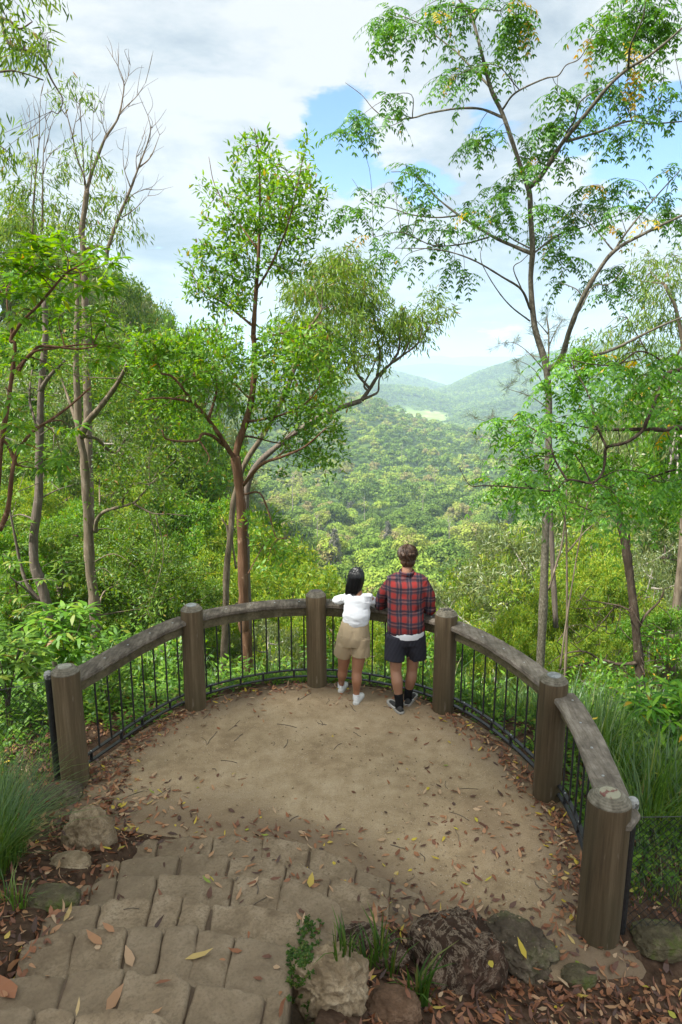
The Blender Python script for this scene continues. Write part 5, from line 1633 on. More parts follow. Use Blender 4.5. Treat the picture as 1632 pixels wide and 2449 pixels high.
def plaid_mat():
    m, t = newmat("red_plaid")
    co = objco(t)
    wob = t.n("ShaderNodeTexNoise", Scale=7.0, Detail=2.0)
    t.link(co, wob.inputs["Vector"])
    vm = t.n("ShaderNodeVectorMath", _operation='MULTIPLY_ADD')
    t.link(wob.outputs["Color"], vm.inputs[0]); vm.inputs[1].default_value = (.03, .03, .03); t.link(co, vm.inputs[2])
    sp = t.n("ShaderNodeSeparateXYZ"); t.link(vm.outputs[0], sp.inputs[0])
    def bands(s, per, ph):
        f = t.math('FRACT', t.math('ADD', t.math('DIVIDE', s, per), ph))
        wide = t.ramp(f, [(0, (0, 0, 0)), (.38, (0, 0, 0)), (.44, (.55, .55, .55)), (.94, (.55, .55, .55)), (1, (0, 0, 0))])
        line = t.ramp(f, [(0, (0, 0, 0)), (.50, (0, 0, 0)), (.53, (1, 1, 1)), (.59, (1, 1, 1)), (.62, (.0, .0, .0)), (.78, (0, 0, 0)), (.81, (1, 1, 1)), (.89, (1, 1, 1)), (.92, (0, 0, 0))])
        pale = t.ramp(f, [(0, (0, 0, 0)), (.665, (0, 0, 0)), (.68, (1, 1, 1)), (.72, (1, 1, 1)), (.735, (0, 0, 0))])
        return wide, line, pale
    bx = bands(sp.outputs[0], .105, .3)
    bz = bands(sp.outputs[2], .112, .1)
    w = t.math('ADD', t.math('MULTIPLY', bx[0], .9), t.math('MULTIPLY', bz[0], .9))
    col = t.ramp(w, [(0, (.24, .03, .028)), (.48, (.12, .04, .04)), (.95, (.055, .042, .05))])
    l = t.math('MAXIMUM', bx[1], bz[1])
    col = t.mix(t.math('MULTIPLY', l, .7), col, (.016, .016, .032))
    pl = t.math('MAXIMUM', bx[2], bz[2])
    col = t.mix(t.math('MULTIPLY', pl, .14), col, (.33, .27, .29))
    n = t.noise(co, 300, 2, .6); w2 = t.noise(co, 10, 4, .6)
    finish(t, surf(t, col, .95, t.math('ADD', t.math('MULTIPLY', n, .2), w2), .35, .012, .1))
    return m
M['plaid'] = plaid_mat()
def stripe_mat():
    m, t = newmat("navy_striped_cotton")
    co = objco(t)
    wv = t.n("ShaderNodeTexWave", Scale=26.0, Distortion=1.5)
    wv.inputs["Detail Scale"].default_value = .3
    t.link(t.mapping(co, (1, 1, .35), (0, .5, 0)), wv.inputs["Vector"])
    col = t.ramp(wv.outputs["Fac"], [(.55, (.015, .015, .022)), (.9, (.05, .05, .066))])
    w2 = t.noise(co, 10, 4, .6)
    finish(t, surf(t, col, .85, w2, .4, .012, .2))
    return m
M['navy'] = stripe_mat()

def shoe(parent, heel, toe, upper, sole, ankle_w=.034, ankle=True, swoosh=False, up_label=None, s=1.0):
    heel = np.array([*heel, 0.0]); toe = np.array([*toe, 0.0])
    d = nrm(toe - heel); L_ = np.linalg.norm(toe - heel); sd = np.array([d[1], -d[0], 0])
    out = [(0, .026, .066), (.05, .033, .078), (.16, .037, .086), (.3, .037, .082), (.45, .041, .064), (.6, .046, .052), (.78, .046, .043), (.92, .035, .034), (1.0, .014, .026)]
    n = 20; a = np.arange(n) / n * 2 * np.pi
    mb = MB(); V = []
    for (f, w_, h_) in out:
        c = heel + d * L_ * f + [0, 0, .022]
        x = np.cos(a) * w_ * s; z = np.where(np.sin(a) > 0, np.sin(a) * (h_ - .02), np.sin(a) * .004)
        xx = x * np.where(np.sin(a) > 0, 1 - .22 * np.sin(a), 1)
        V.append(c + sd * xx[:, None] + np.array([0, 0, 1]) * z[:, None])
    V = np.vstack(V); k = len(out)
    i_ = np.arange(k - 1)[:, None] * n; j_ = np.arange(n)[None]; j2_ = (j_ + 1) % n
    Q = np.stack([i_ + j_, i_ + j2_, i_ + n + j2_, i_ + n + j_], -1).reshape(-1, 4)
    c0 = len(V); V = np.vstack([V, V[:n].mean(0), V[-n:].mean(0)])
    jj_ = np.arange(n); T_ = np.vstack([np.stack([np.full(n, c0), (jj_ + 1) % n, jj_], 1), np.stack([np.full(n, c0 + 1), (k - 1) * n + jj_, (k - 1) * n + (jj_ + 1) % n], 1)])
    mb.add(V, Q, T_)
    so_ = fuse(mb, "shoe", M[upper], parent, .006, 3)
    mb = MB(); V = []
    m2 = 9
    ol = [heel + d * L_ * f + sd * w_ * s * 1.1 for f, w_, _ in out] + [heel + d * (L_ * 1.02)] + [heel + d * L_ * f - sd * w_ * s * 1.1 for f, w_, _ in out[::-1]] + [heel - d * .012]
    ol = np.array(ol); n2 = len(ol)
    cen = ol.mean(0)
    rings = [(0.985, .004), (1, .010), (1, .024), (.97, .029)]
    for sc_, z in rings:
        p = cen + (ol - cen) * sc_; p[:, 2] = z + .008
        p[:, 2] += np.where(np.arange(n2) % n2 < 2, .0, 0)
        V.append(p)
    V = np.vstack(V); V = np.vstack([V, cen + [0, 0, .012], cen + [0, 0, .037]])
    i_ = np.arange(3)[:, None] * n2; j_ = np.arange(n2)[None]; j2_ = (j_ + 1) % n2
    Q = np.stack([i_ + j_, i_ + j2_, i_ + n2 + j2_, i_ + n2 + j_], -1).reshape(-1, 4)
    jj_ = np.arange(n2); b = 4 * n2
    T_ = np.vstack([np.stack([np.full(n2, b), (jj_ + 1) % n2, jj_], 1), np.stack([np.full(n2, b + 1), 3 * n2 + jj_, 3 * n2 + (jj_ + 1) % n2], 1)])
    mb.add(V, Q, T_)
    mb.build("sole", M[sole], so_, smooth=False, loc=cen)
    if swoosh:
        for sgn in (-1, 1):
            mb = MB()
            pts = []
            for f, z in ((.30, .070), (.36, .050), (.46, .043), (.60, .050), (.74, .066)):
                pass
            path = [(.66, .040), (.50, .038), (.38, .040), (.30, .048), (.26, .060)]
            pp = []
            for f, z in path:
                w_ = np.interp(f, [o_[0] for o_ in out], [o_[1] for o_ in out]); h_ = np.interp(f, [o_[0] for o_ in out], [o_[2] for o_ in out])
                sa = min(.95, (z - .022) / (h_ - .02))
                ca = math.sqrt(max(0, 1 - sa * sa))
                pp.append(heel + d * L_ * f + sd * sgn * (w_ * s * ca * (1 - .22 * sa) + .002) + [0, 0, z])
            tube(mb, catmull(pp, 4), np.r_[np.linspace(.001, .0065, 9), np.linspace(.006, .002, 8)], 6)
            mb.build("side_mark", M['mark'], so_, loc=pp[2])
    return so_

def limbs(mb, pts, r, n=14, k=5, ry=None):
    c = catmull(pts, k)
    rr_ = np.interp(np.linspace(0, len(pts) - 1, len(c)), np.arange(len(pts)), r)
    r2 = None if ry is None else np.interp(np.linspace(0, len(pts) - 1, len(c)), np.arange(len(pts)), ry)
    tube(mb, c, rr_, n, ry=r2, ref=np.array([1.0, 0, 0]))

# ---- man
man = thing("person", "man in a red plaid shirt, dark striped shorts and black socks leaning on the rail", "person", (.66, 6.62, 0))
hipc = W(971, 1515, 6.62); neck = W(973, 1374, 6.74); hc = W(975, 1332, 6.80)
shL, shR = W(934, 1393, 6.73), W(1017, 1395, 6.71)
elL, elR = W(909, 1449, 6.90), W(1031, 1449, 6.72)
elL[2] = elR[2] = 1.045
wrL, wrR = np.array([.60, 7.07, 1.035]), np.array([.78, 7.0, 1.05])
kL, kR = W(947, 1603, 6.60), W(986, 1600, 6.68)
aL, aR = np.array([.607, 6.535, .10]), np.array([.712, 6.70, .10])
hL, hR = hipc + [-.095, 0, -.02], hipc + [.095, .02, -.02]
body = MB()
limbs(body, [hL, lerpc(hL, kL, .5), kL, lerpc(kL, aL, .33) - [0, .025, 0], lerpc(kL, aL, .7), aL - [0, 0, .02]], [.09, .078, .058, .061, .044, .037])
limbs(body, [hR, lerpc(hR, kR, .5), kR, lerpc(kR, aR, .33) - [0, .025, 0], lerpc(kR, aR, .7), aR - [0, 0, .02]], [.09, .078, .058, .061, .044, .037])
limbs(body, [hipc - [0, 0, .05], hipc + [0, 0, .1], lerpc(hipc, neck, .6), neck - [0, 0, .09], neck + [0, 0, -.02]], [.14, .14, .15, .12, .055], 18, 5, [.09, .09, .085, .07, .05])
limbs(body, [neck - [0, 0, .05], hc - [0, .02, .03]], [.058, .052])
limbs(body, [shL, lerpc(shL, elL, .5), elL, lerpc(elL, wrL, .4), wrL], [.042, .042, .038, .04, .028])
limbs(body, [shR, lerpc(shR, elR, .5), elR, lerpc(elR, wrR, .4), wrR], [.042, .042, .038, .04, .028])
hand(body, wrL, np.array([.9, .35, -.05]), [0, 0, 1], 1.0, .7, 1)
hand(body, wrR, np.array([-.6, .75, -.05]), [0, 0, 1], 1.0, .9, -1)
f, sd = head(body, hc, 1.04, .03)
bo = fuse(body, "body", M['skin_m'], man, .007, 3)
for k in (-1, 1):
    mb = MB(); blob(mb, hc + f * .082 + sd * k * .031 + [0, 0, .012], [.012] * 3)
    mb.build("eye", M['mark'], bo, loc=hc, smooth=True)
# shirt
sh = MB()
hem = W(971, 1508, 6.62); hem[2] = .855
C_ = [hem + [0, -.005, -.005], hem + [0, -.01, .06], lerpc(hem, neck, .3), lerpc(hem, neck, .55), lerpc(hem, neck, .78), neck + [0, -.015, -.075], neck + [0, -.01, -.03], neck + [0, -.005, .012]]
limbs(sh, C_, [.190, .196, .188, .196, .212, .185, .10, .066], 28, 6, [.135, .138, .125, .125, .125, .10, .075, .062])
limbs(sh, [shL + [.035, 0, .0], lerpc(shL, elL, .45) + [-.006, 0, 0], lerpc(shL, elL, .85) + [-.004, 0, 0], elL + [0, .0, 0], lerpc(elL, wrL, .22)], [.078, .072, .064, .062, .056], 16, 6)
limbs(sh, [shR - [.035, 0, .0], lerpc(shR, elR, .45) + [.006, 0, 0], lerpc(shR, elR, .85) + [.004, 0, 0], elR + [0, 0, 0], lerpc(elR, wrR, .22)], [.078, .072, .064, .062, .056], 16, 6)
for s_, sh_ in ((-1, shL), (1, shR)):
    limbs(sh, [neck + [s_ * .045, -.01, -.012], lerpc(neck, sh_, .55) + [0, -.01, .012], sh_ + [-s_ * .0, -.0, .0]], [.045, .062, .074], 14, 4)
so1 = fuse(sh, "plaid_shirt", M['plaid'], man, .008, 4, .011, (10, 10, 6), .5, 2.0)
for e, w_ in ((elL, wrL), (elR, wrR)):
    mb = MB(); d = nrm(w_ - e); c = lerpc(e, w_, .22)
    tube(mb, [c - d * .022, c - d * .012, c + d * .014, c + d * .024], [.056, .062, .062, .055], 18)
    mb.build("rolled_cuff", M['plaid'], so1, smooth=True, loc=hipc + [0, 0, .25])
mb = MB()
cc = neck + [0, -.008, .016]
aa = np.linspace(0, 2 * np.pi, 29)
ring = np.stack([cc[0] + .070 * np.cos(aa), cc[1] + .062 * np.sin(aa) + .004, cc[2] + .012 + .012 * np.sin(aa)], 1)
tube(mb, ring, .013, 8, caps=False, ry=.024, ref=np.array([1., 0, 0]))
mb.build("collar", M['plaid'], so1, smooth=True, loc=hipc + [0, 0, .25])
mb = MB()
h2 = hem + [.005, -.004, -.036]
limbs(mb, [h2 + [0, 0, -.016], h2 + [0, 0, .04], h2 + [0, 0, .1]], [.182, .186, .178], 26, 4, [.143, .147, .132])
tag(fuse(mb, "undershirt", M['white_tee'], man, .007, 2), "white undershirt hem showing below the plaid shirt")
st_ = MB()
wz = .845
limbs(st_, [np.array([hipc[0], hipc[1] - .005, wz + .005]), np.array([hipc[0], hipc[1] - .01, wz - .05]), hipc + [0, -.01, -.1]], [.178, .186, .18], 24, 5, [.12, .135, .12])
for h_, k_, dx in ((hL, kL, -.018), (hR, kR, .03)):
    limbs(st_, [h_ + [0, -.012, .02], lerpc(h_, k_, .3) + [dx * .5, -.01, 0], lerpc(h_, k_, .67) + [dx, -.012, 0]], [.112, .112, .108], 20, 5, [.125, .118, .104])
fuse(st_, "shorts", M['navy'], man, .008, 3, .016, (9, 9, 5), .5, 5.0)
for a_ , k_, he, to in ((aL, kL, (.628, 6.455), (.512, 6.735)), (aR, kR, (.688, 6.620), (.812, 6.90))):
    mb = MB(); limbs(mb, [a_ + [0, 0, -.05], a_ + [0, 0, .0], lerpc(a_, k_, .27)], [.046, .043, .047], 16, 4)
    mb.build("sock", M['sock_b'], man, smooth=True, loc=a_)
    tag(shoe(man, he, to, 'shoe_k', 'sole_g', swoosh=True), "dark grey running shoe with a pale sole")
# hair: clumps swept from the crown
hb = MB()
blob(hb, hc + [0, -.022, .036], [.097, .106, .098]); blob(hb, hc + [0, -.055, -.035], [.078, .056, .07])
for k in range(26):
    a = rng.random() * 6.28; e = rng.uniform(.1, 1.35)
    dv = np.array([math.cos(a) * math.sin(e), math.sin(a) * math.sin(e) - .2, math.cos(e)])
    blob(hb, hc + [0, -.02, .03] + dv * [.083, .092, .082], [rng.uniform(.018, .03), rng.uniform(.018, .03), rng.uniform(.014, .022)], a)
ho = fuse(hb, "hair", M['hair_b'], man, .006, 2, .01, (40, 40, 14))
mb = MB(); crown = hc + [.0, -.02, .128]
for k in range(420):
    a = rng.random() * 6.28; e0 = rng.uniform(.05, 1.0); L_ = rng.uniform(.45, .95)
    pts = []
    for f_ in np.linspace(0, 1, 5):
        e = e0 + L_ * f_; aa_ = a + .5 * f_ + .2 * math.sin(a * 3)
        if e > 1.95: e = 1.95
        dv = np.array([math.cos(aa_) * math.sin(e), math.sin(aa_) * math.sin(e), math.cos(e)])
        if dv[1] > .45 and dv[2] < .3: dv[2] = .3
        pts.append(hc + [0, -.026, .03] + dv * [.104, .115, .107 if dv[2] > 0 else .125] * (1 + .03 * math.sin(k) + .05 * f_ * (k % 3 == 0)))
    tube(mb, catmull(pts, 2), np.linspace(.0035, .0012, 9), 3, caps=False)
mb.build("hair_strands", M['hair_b'], ho, smooth=True, loc=hc)

# ---- woman
wom = thing("person", "woman with straight black hair in a white tee and beige shorts leaning on the rail", "person", (.12, 6.8, 0))
hipc = W(847, 1522, 6.80); neck = W(857, 1421, 6.86); hc = W(853, 1381, 6.905)
shL, shR = W(823, 1432, 6.87), W(886, 1431, 6.85)
elL, elR = W(805, 1456, 7.02), W(899, 1460, 6.95)
elL[2], elR[2] = 1.04, 1.03
wrL, wrR = np.array([.10, 7.2, 1.04]), np.array([.22, 7.17, 1.05])
kL, kR = W(821, 1598, 6.90), W(854, 1606, 6.74)
aL, aR = np.array([.0, 6.985, .085]), np.array([.163, 6.71, .085])
hL, hR = hipc + [-.078, .01, -.02], hipc + [.078, -.01, -.02]
body = MB()
limbs(body, [hL, lerpc(hL, kL, .5), kL, lerpc(kL, aL, .33) - [0, .025, 0], lerpc(kL, aL, .72), aL - [0, 0, .02]], [.09, .078, .055, .056, .038, .032])
limbs(body, [hR, lerpc(hR, kR, .5), kR, lerpc(kR, aR, .33) - [0, .025, 0], lerpc(kR, aR, .72), aR - [0, 0, .02]], [.09, .078, .055, .056, .038, .032])
limbs(body, [hipc - [0, 0, .05], hipc + [0, 0, .12], lerpc(hipc, neck, .6), neck - [0, 0, .06], neck + [0, 0, -.01]], [.12, .10, .11, .085, .042], 18, 5, [.085, .07, .07, .055, .04])
limbs(body, [neck - [0, 0, .06], neck + [.0, .0, .02], hc - [0, .015, .03]], [.056, .045, .044])
limbs(body, [shL, lerpc(shL, elL, .5), elL, lerpc(elL, wrL, .4), wrL], [.034, .034, .033, .033, .023])
limbs(body, [shR, lerpc(shR, elR, .5), elR, lerpc(elR, wrR, .4), wrR], [.034, .034, .033, .033, .023])
hand(body, wrL, np.array([.8, .45, -.05]), [0, 0, 1], .9, .7, 1)
hand(body, wrR, np.array([-.7, .6, -.05]), [0, 0, 1], .9, .9, -1)
f, sd = head(body, hc, .93, .42)
bo = fuse(body, "body", M['skin_w'], wom, .0065, 3)
for k in (-1, 1):
    mb = MB(); blob(mb, hc + f * .077 + sd * k * .029 + [0, 0, .012], [.011] * 3)
    mb.build("eye", M['mark'], bo, loc=hc, smooth=True)
tee = MB()
hem = W(852, 1484, 6.79); hem[2] = .90
limbs(tee, [hem + [0, 0, -.012], hem + [0, -.012, .045], lerpc(hem, neck, .45), lerpc(hem, neck, .75) , neck + [0, -.012, -.05], neck + [0, -.005, -.012]], [.136, .146, .140, .150, .125, .068], 26, 6, [.108, .116, .098, .092, .078, .055])
limbs(tee, [shL + [.03, 0, .0], lerpc(shL, elL, .4), lerpc(shL, elL, .82), lerpc(shL, elL, 1.0)], [.050, .054, .054, .050], 16, 5)
limbs(tee, [shR - [.03, 0, .0], lerpc(shR, elR, .4), lerpc(shR, elR, .82), lerpc(shR, elR, 1.0)], [.050, .054, .054, .050], 16, 5)
for s_, sh_ in ((-1, shL), (1, shR)):
    limbs(tee, [neck + [s_ * .04, -.005, -.04], lerpc(neck, sh_, .55) + [0, -.01, .006], sh_], [.034, .046, .052], 14, 4)
fuse(tee, "white_tee", M['white_tee'], wom, .0075, 5, .011, (5, 5, 15), .5, 3.0)
st_ = MB()
limbs(st_, [np.array([hem[0], hem[1], .965]), np.array([hem[0] - .002, hem[1] - .0, .90]), hipc + [0, -.015, .02], hipc + [0, -.015, -.08]], [.125, .142, .172, .17], 24, 6, [.095, .105, .145, .125])
for h_, k_, dx in ((hL, kL, -.022), (hR, kR, .016)):
    limbs(st_, [h_ + [dx * .3, -.02, .03], lerpc(h_, k_, .28) + [dx * .6, -.014, 0], lerpc(h_, k_, .52) + [dx, -.008, 0]], [.092, .099, .100], 20, 5, [.118, .106, .098])
shorts = fuse(st_, "shorts", M['beige'], wom, .0075, 3, .010, (9, 9, 7), .5, 8.0)
mb = MB()
limbs(mb, [np.array([hem[0], hem[1] - .002, .895]), np.array([hem[0], hem[1] - .002, .925])], [.136, .134], 28, 3, [.104, .102])
mb.build("waistband", M['beige'], shorts, smooth=True, loc=hipc)
for sx in (-1, 1):
    mb = MB(); p = hipc + [sx * .09, -.165, .045]
    tube(mb, [p + [-.035, .006, .004 * sx], p, p + [.035, .006, -.004 * sx]], .003, 5)
    mb.build("pocket_seam", M['beige'], shorts, loc=p)
for a_, k_, he, to in ((aL, kL, (-.008, 6.925), (.052, 7.155)), (aR, kR, (.150, 6.645), (.228, 6.885))):
    mb = MB(); limbs(mb, [a_ + [0, 0, -.04], a_ + [0, 0, .0], lerpc(a_, k_, .07)], [.038, .036, .037], 16, 4)
    mb.build("sock", M['white_tee'], wom, smooth=True, loc=a_)
    tag(shoe(wom, he, to, 'shoe_w', 'sole_w', s=.86), "white sneaker")
hb = MB()
tilt = np.array([-.055, -.03, -.16])
blob(hb, hc + [-.003, -.012, .03], [.084, .098, .088], -.42)
limbs(hb, [hc + [-.005, -.03, .05], hc + [-.012, -.045, -.02], hc + [-.026, -.052, -.09], hc + [-.040, -.052, -.155]], [.083, .088, .086, .074], 20, 6, [.07, .062, .05, .036])
ho = fuse(hb, "hair", M['hair_k'], wom, .006, 4, .008, (45, 45, 5))
mb = MB()
for k in range(260):
    a = rng.uniform(2.75, 6.5)
    ca, sa = math.cos(a), math.sin(a)
    bot = rng.uniform(-.185, -.15)
    pts = [hc + [ca * .03, -.012 + sa * .04, .116], hc + [ca * .084 - .003, -.014 + sa * .098, .04], hc + [ca * .090 - .012, -.042 + sa * .068, -.03], hc + [ca * .089 - .027, -.05 + sa * .055, -.09], hc + [ca * .078 - .042, -.05 + sa * .042, bot]]
    tube(mb, catmull(pts, 3), np.linspace(.003, .0012, 13), 3, caps=False)
mb.build("hair_strands", M['hair_k'], ho, smooth=True, loc=hc)
# ------------------------------------------------------------------ trees of the middle distance
def mid_proto(kind):
    """an upright tree about 10 m tall"""
    spec = {'acacia': ("feathery yellow-green wattle tree on the slope below the railing", 'leaf_yellowgreen', 'bark_grey'),
            'scrub': ("dense mid green tree on the slope below the railing", 'leaf_mid', 'bark_grey'),
            'gum': ("open-crowned pale gum tree on the slope below the railing", 'leaf_gum2', 'bark_pale'),
            'lush': ("leafy fresh green tree on the slope below the railing", 'leaf_bright', 'bark_red')}[kind]
    T = Tree("slope_tree", spec[0], (0, 0, -300), spec[2], spec[1], group="trees on the slope below the lookout", seed=len(kind))
    b = np.array([0, 0, -300.])
    g = np.random.default_rng(sum(map(ord, kind)))
    tr = T.limb(b + [[0, 0, -1.5], [.1, .1, 2], [-.2, .1, 4.5], [.1, -.1, 7], [0, 0, 9.3]], .17, .03, sides=10, jit=.1)
    tips = []
    for k in range(13):
        h = 2.6 + k * .5
        a = k * 2.4 + g.random()
        l = (3.4 if h < 6 else 3.4 - (h - 6) * .55) * g.uniform(.75, 1.1)
        p0 = b + [0, 0, h]
        e = p0 + [math.cos(a) * l, math.sin(a) * l, l * g.uniform(.25, .6)]
        T.limb([p0, (p0 + e) / 2 + [0, 0, -.1 * l], e], .06, .015, sides=6, jit=.15)
        tips.append(e)
    tips.append(b + [0, 0, 9.4])
    n0 = {'acacia': 24, 'scrub': 30, 'gum': 20, 'lush': 26}[kind]
    for e in tips:
        T.clump(e, (1.15, 1.15, .6), n0, 'far', 1.0, .012, shell=.45)
        if kind != 'gum':
            m_ = b + [0, 0, e[2] + 300 - .8] + (e - b - [0, 0, e[2] + 300]) * .55
            T.clump(m_, (.9, .9, .5), n0 // 2, 'far', 1.0, .012)
    return T.done()
def spray_far(mb, kind, c, out):
    n = 17
    D = unit_rand(n) + out * .4 + (np.array([0, 0, -.55]) if kind == 'gum' else 0)
    wl = {'acacia': (.16, .32, .07), 'scrub': (.14, .24, .095), 'gum': (.2, .34, .055), 'lush': (.16, .28, .10)}[kind]
    nn = nrm(unit_rand(n) + [0, 0, .7])
    leaves(mb, c + rng.normal(0, .15, (n, 3)), D, nn, rng.uniform(wl[0], wl[1], n), wl[2] * rng.uniform(.7, 1.2, n), rng.random(n), .12, True)
_spray = spray
CUR = ['scrub']
def spray(mb, kind, c, out, sc=1.0):
    if kind == 'far': spray_far(mb, CUR[0], c, out)
    else: _spray(mb, kind, c, out, sc)
M['leaf_gum2'] = leafmat("leaf_gum_far", [(0, (.09, .14, .035)), (.6, (.15, .2, .045)), (1, (.24, .25, .07))], .4)
MP = {}
for kd in ('acacia', 'scrub', 'gum', 'lush'):
    CUR[0] = kd
    MP[kd] = mid_proto(kd)
mused = set()
mr = np.random.default_rng(5)
def put_mid(px, top, Y, kd, wid=1.0):
    p = W(px, top, Y)
    g = TZ(p[0], p[1])[0]
    Hh = max(p[2] - g, 3.0)
    s = Hh / 10.0
    o = MP[kd] if kd not in mused else copy_tree(MP[kd])
    mused.add(kd)
    sw = min(max(s * .8, .38), 1.0) * wid
    o.location = (p[0], p[1], g - .3)
    o.rotation_euler = (0, 0, mr.random() * 6.28)
    o.scale = (sw, sw, s)
    return o
MID = [  # right of the couple, behind the railing
    (1165, 1470, 17, 'acacia'), (1110, 1425, 26, 'acacia'), (1200, 1340, 24, 'gum'), (1260, 1250, 30, 'acacia'), (1180, 1235, 42, 'gum'), (1340, 1230, 26, 'gum'), (1420, 1240, 22, 'acacia', .9),
    (1500, 1190, 26, 'gum'), (1390, 1330, 17, 'acacia', .8), (1480, 1310, 16, 'acacia', .8), (1570, 1290, 17, 'gum', .9), (1300, 1390, 16, 'acacia', .7), (1230, 1420, 15, 'acacia', .6), (1600, 1150, 30, 'scrub'), (1520, 1060, 40, 'scrub'), (1440, 1080, 48, 'lush'), (1380, 1130, 55, 'scrub'), (1600, 960, 34, 'lush'), (1650, 820, 30, 'gum'), (1530, 890, 46, 'gum'), (1450, 960, 60, 'scrub'), (1580, 1460, 13.5, 'lush', .7), (1440, 1470, 13.5, 'acacia', .6), (1350, 1500, 13, 'acacia', .6),
    (1050, 1440, 18, 'acacia', .8), (1010, 1500, 14, 'acacia', .6), (1090, 1540, 12.5, 'lush', .55),
    # behind the middle of the railing
    (740, 1340, 28, 'acacia'), (690, 1290, 36, 'acacia'), (640, 1320, 24, 'acacia'), (800, 1420, 18, 'acacia', .8), (720, 1450, 15, 'acacia', .7), (880, 1460, 16, 'acacia', .7), (600, 1240, 42, 'gum'), (560, 1190, 30, 'acacia'), (640, 1450, 14, 'gum', .7), (540, 1330, 19, 'acacia', .9), (500, 1290, 24, 'acacia'), (450, 1230, 30, 'acacia'),
    # the left side
    (420, 1160, 26, 'lush'), (350, 1130, 30, 'acacia'), (300, 1200, 18, 'scrub'), (370, 1290, 15, 'scrub'), (440, 1370, 13.5, 'scrub', .8), (260, 1100, 24, 'acacia'), (180, 1180, 18, 'lush'), (120, 1260, 15, 'scrub'), (60, 1120, 20, 'acacia'), (0, 1200, 16, 'scrub'), (330, 1400, 12.5, 'scrub', .7), (150, 1400, 12, 'scrub', .7), (40, 1390, 11.5, 'lush', .6),
    (470, 980, 44, 'gum'), (400, 900, 40, 'lush'), (330, 860, 34, 'lush'), (430, 780, 60, 'gum'), (370, 730, 70, 'scrub'), (300, 690, 60, 'scrub'), (250, 760, 40, 'gum'), (200, 880, 30, 'scrub'), (130, 800, 34, 'lush'), (60, 860, 30, 'gum'), (0, 780, 34, 'lush'), (480, 860, 70, 'scrub'), (20, 600, 46, 'gum'), (110, 560, 52, 'gum'), (200, 600, 50, 'scrub'), (60, 470, 40, 'gum'), (-40, 500, 36, 'scrub'), (270, 640, 56, 'gum'), (160, 700, 44, 'scrub'), (430, 1060, 34, 'scrub'), (240, 980, 26, 'gum'), (100, 1000, 24, 'scrub')]
for a in MID: put_mid(*a)

# unseen tree added behind the steps so that its crown shades the lookout
SH = Tree("added_shade_tree", "unseen broad tree added on the bank behind the viewer to shade the lookout", (-6.3, -.6, TZ(-6.3, -.6)[0] - .3), 'bark_grey', 'leaf_mid', seed=20)
b = world_loc(SH.root)
SH.limb([b, b + [.1, .3, 3.5], b + [.3, 1.5, 7.6]], .3, .22)
fork = b + [.3, 1.5, 7.6]
lim = []
for k in range(11):
    a = k * .571 + .2
    e = fork + [math.cos(a) * 4.6 * (1.15 if math.cos(a) > 0 else .8), math.sin(a) * 2.0 + .3, 2.0 + .7 * math.sin(k * 2.1)]
    SH.limb([fork, (fork + e) / 2 + [0, 0, .5], e], .12, .03, sides=8)
    lim.append(e); lim.append((fork + e) / 2 + [0, 0, 1.2])
CUR[0] = 'lush'
for e in lim:
    SH.clump(e, (1.9, 1.2, .8), 40, 'far', 1.15, .012)
SH.done()
# ------------------------------------------------------------------ undergrowth, grass and litter
def bvh_of(objs):
    V, P, n = [], [], 0
    for o in objs:
        off = world_loc(o)
        me = o.data
        co = np.zeros(len(me.vertices) * 3, np.float32); me.vertices.foreach_get("co", co)
        V.append(co.reshape(-1, 3) + off)
        for p in me.polygons: P.append([i + n for i in p.vertices])
        n += len(me.vertices)
    return BVHTree.FromPolygons([Vector(v) for v in np.vstack(V)], P)
stepobjs = [c for c in steps.children] + [g_ for c in steps.children for g_ in c.children]
BV = bvh_of([platform] + stepobjs + ROCKS)
RBV = bvh_of(ROCKS)
# nearby ground from its own grid, so that nothing hovers
def drop(x, y, zmin=-9):
    h = BV.ray_cast(Vector((x, y, 4.5)), Vector((0, 0, -1)), 9)
    g = GB.ray_cast(Vector((x, y, 9.0)), Vector((0, 0, -1)), 60)
    z = g[0][2] if g[0] is not None else TZ(x, y)[0]
    n = g[1] if g[1] is not None else Vector((0, 0, 1))
    if h[0] is not None and h[0][2] > z: return h[0][2], h[1]
    return z, n
near = np.nonzero(np.hypot(gx, gy) < 32)[0]
nearset = np.zeros(len(gx) + 1, bool); nearset[near] = True
gqn = gq[nearset[gq].all(1)]
GB = BVHTree.FromPolygons([Vector(v) for v in gv], [list(map(int, q_)) for q_ in gqn])

def lay(mb, pts, L, Wd, var, curl=.18, tilt=.3, lift=.004):
    P, D, N = [], [], []
    keep = []
    for i_, (x, y) in enumerate(pts):
        if RBV.ray_cast(Vector((x, y, 4.5)), Vector((0, 0, -1)), 9)[0] is not None and rng.random() < .93: continue
        keep.append(i_)
        z, n = drop(x, y)
        a = rng.random() * 6.28
        n = nrm(np.array(n[:]) * (1 if n[2] > 0 else -1) + unit_rand(1)[0] * tilt)
        d = np.array([math.cos(a), math.sin(a), 0]); d = nrm(d - n * np.dot(d, n))
        P.append([x, y, z + lift + abs(rng.normal(0, .004))]); D.append(d); N.append(n)
    keep = np.array(keep)
    leaves(mb, np.array(P), np.array(D), np.array(N), L[keep], Wd[keep] * rng.uniform(.75, 1.45, len(keep)), var[keep], -curl * rng.uniform(-1.2, 2.2, len(keep)))

lit = MB()
# on the gravel
pts = []
while len(pts) < 190:
    x, y = rng.uniform(-2.3, 2.1), rng.uniform(3.1, 7.2)
    if np.hypot(x - PC[0], y - PC[1]) > 2.35: continue
    pts.append((x, y))
n = len(pts); lay(lit, pts, rng.uniform(.03, .085, n), rng.uniform(.012, .026, n), rng.random(n))
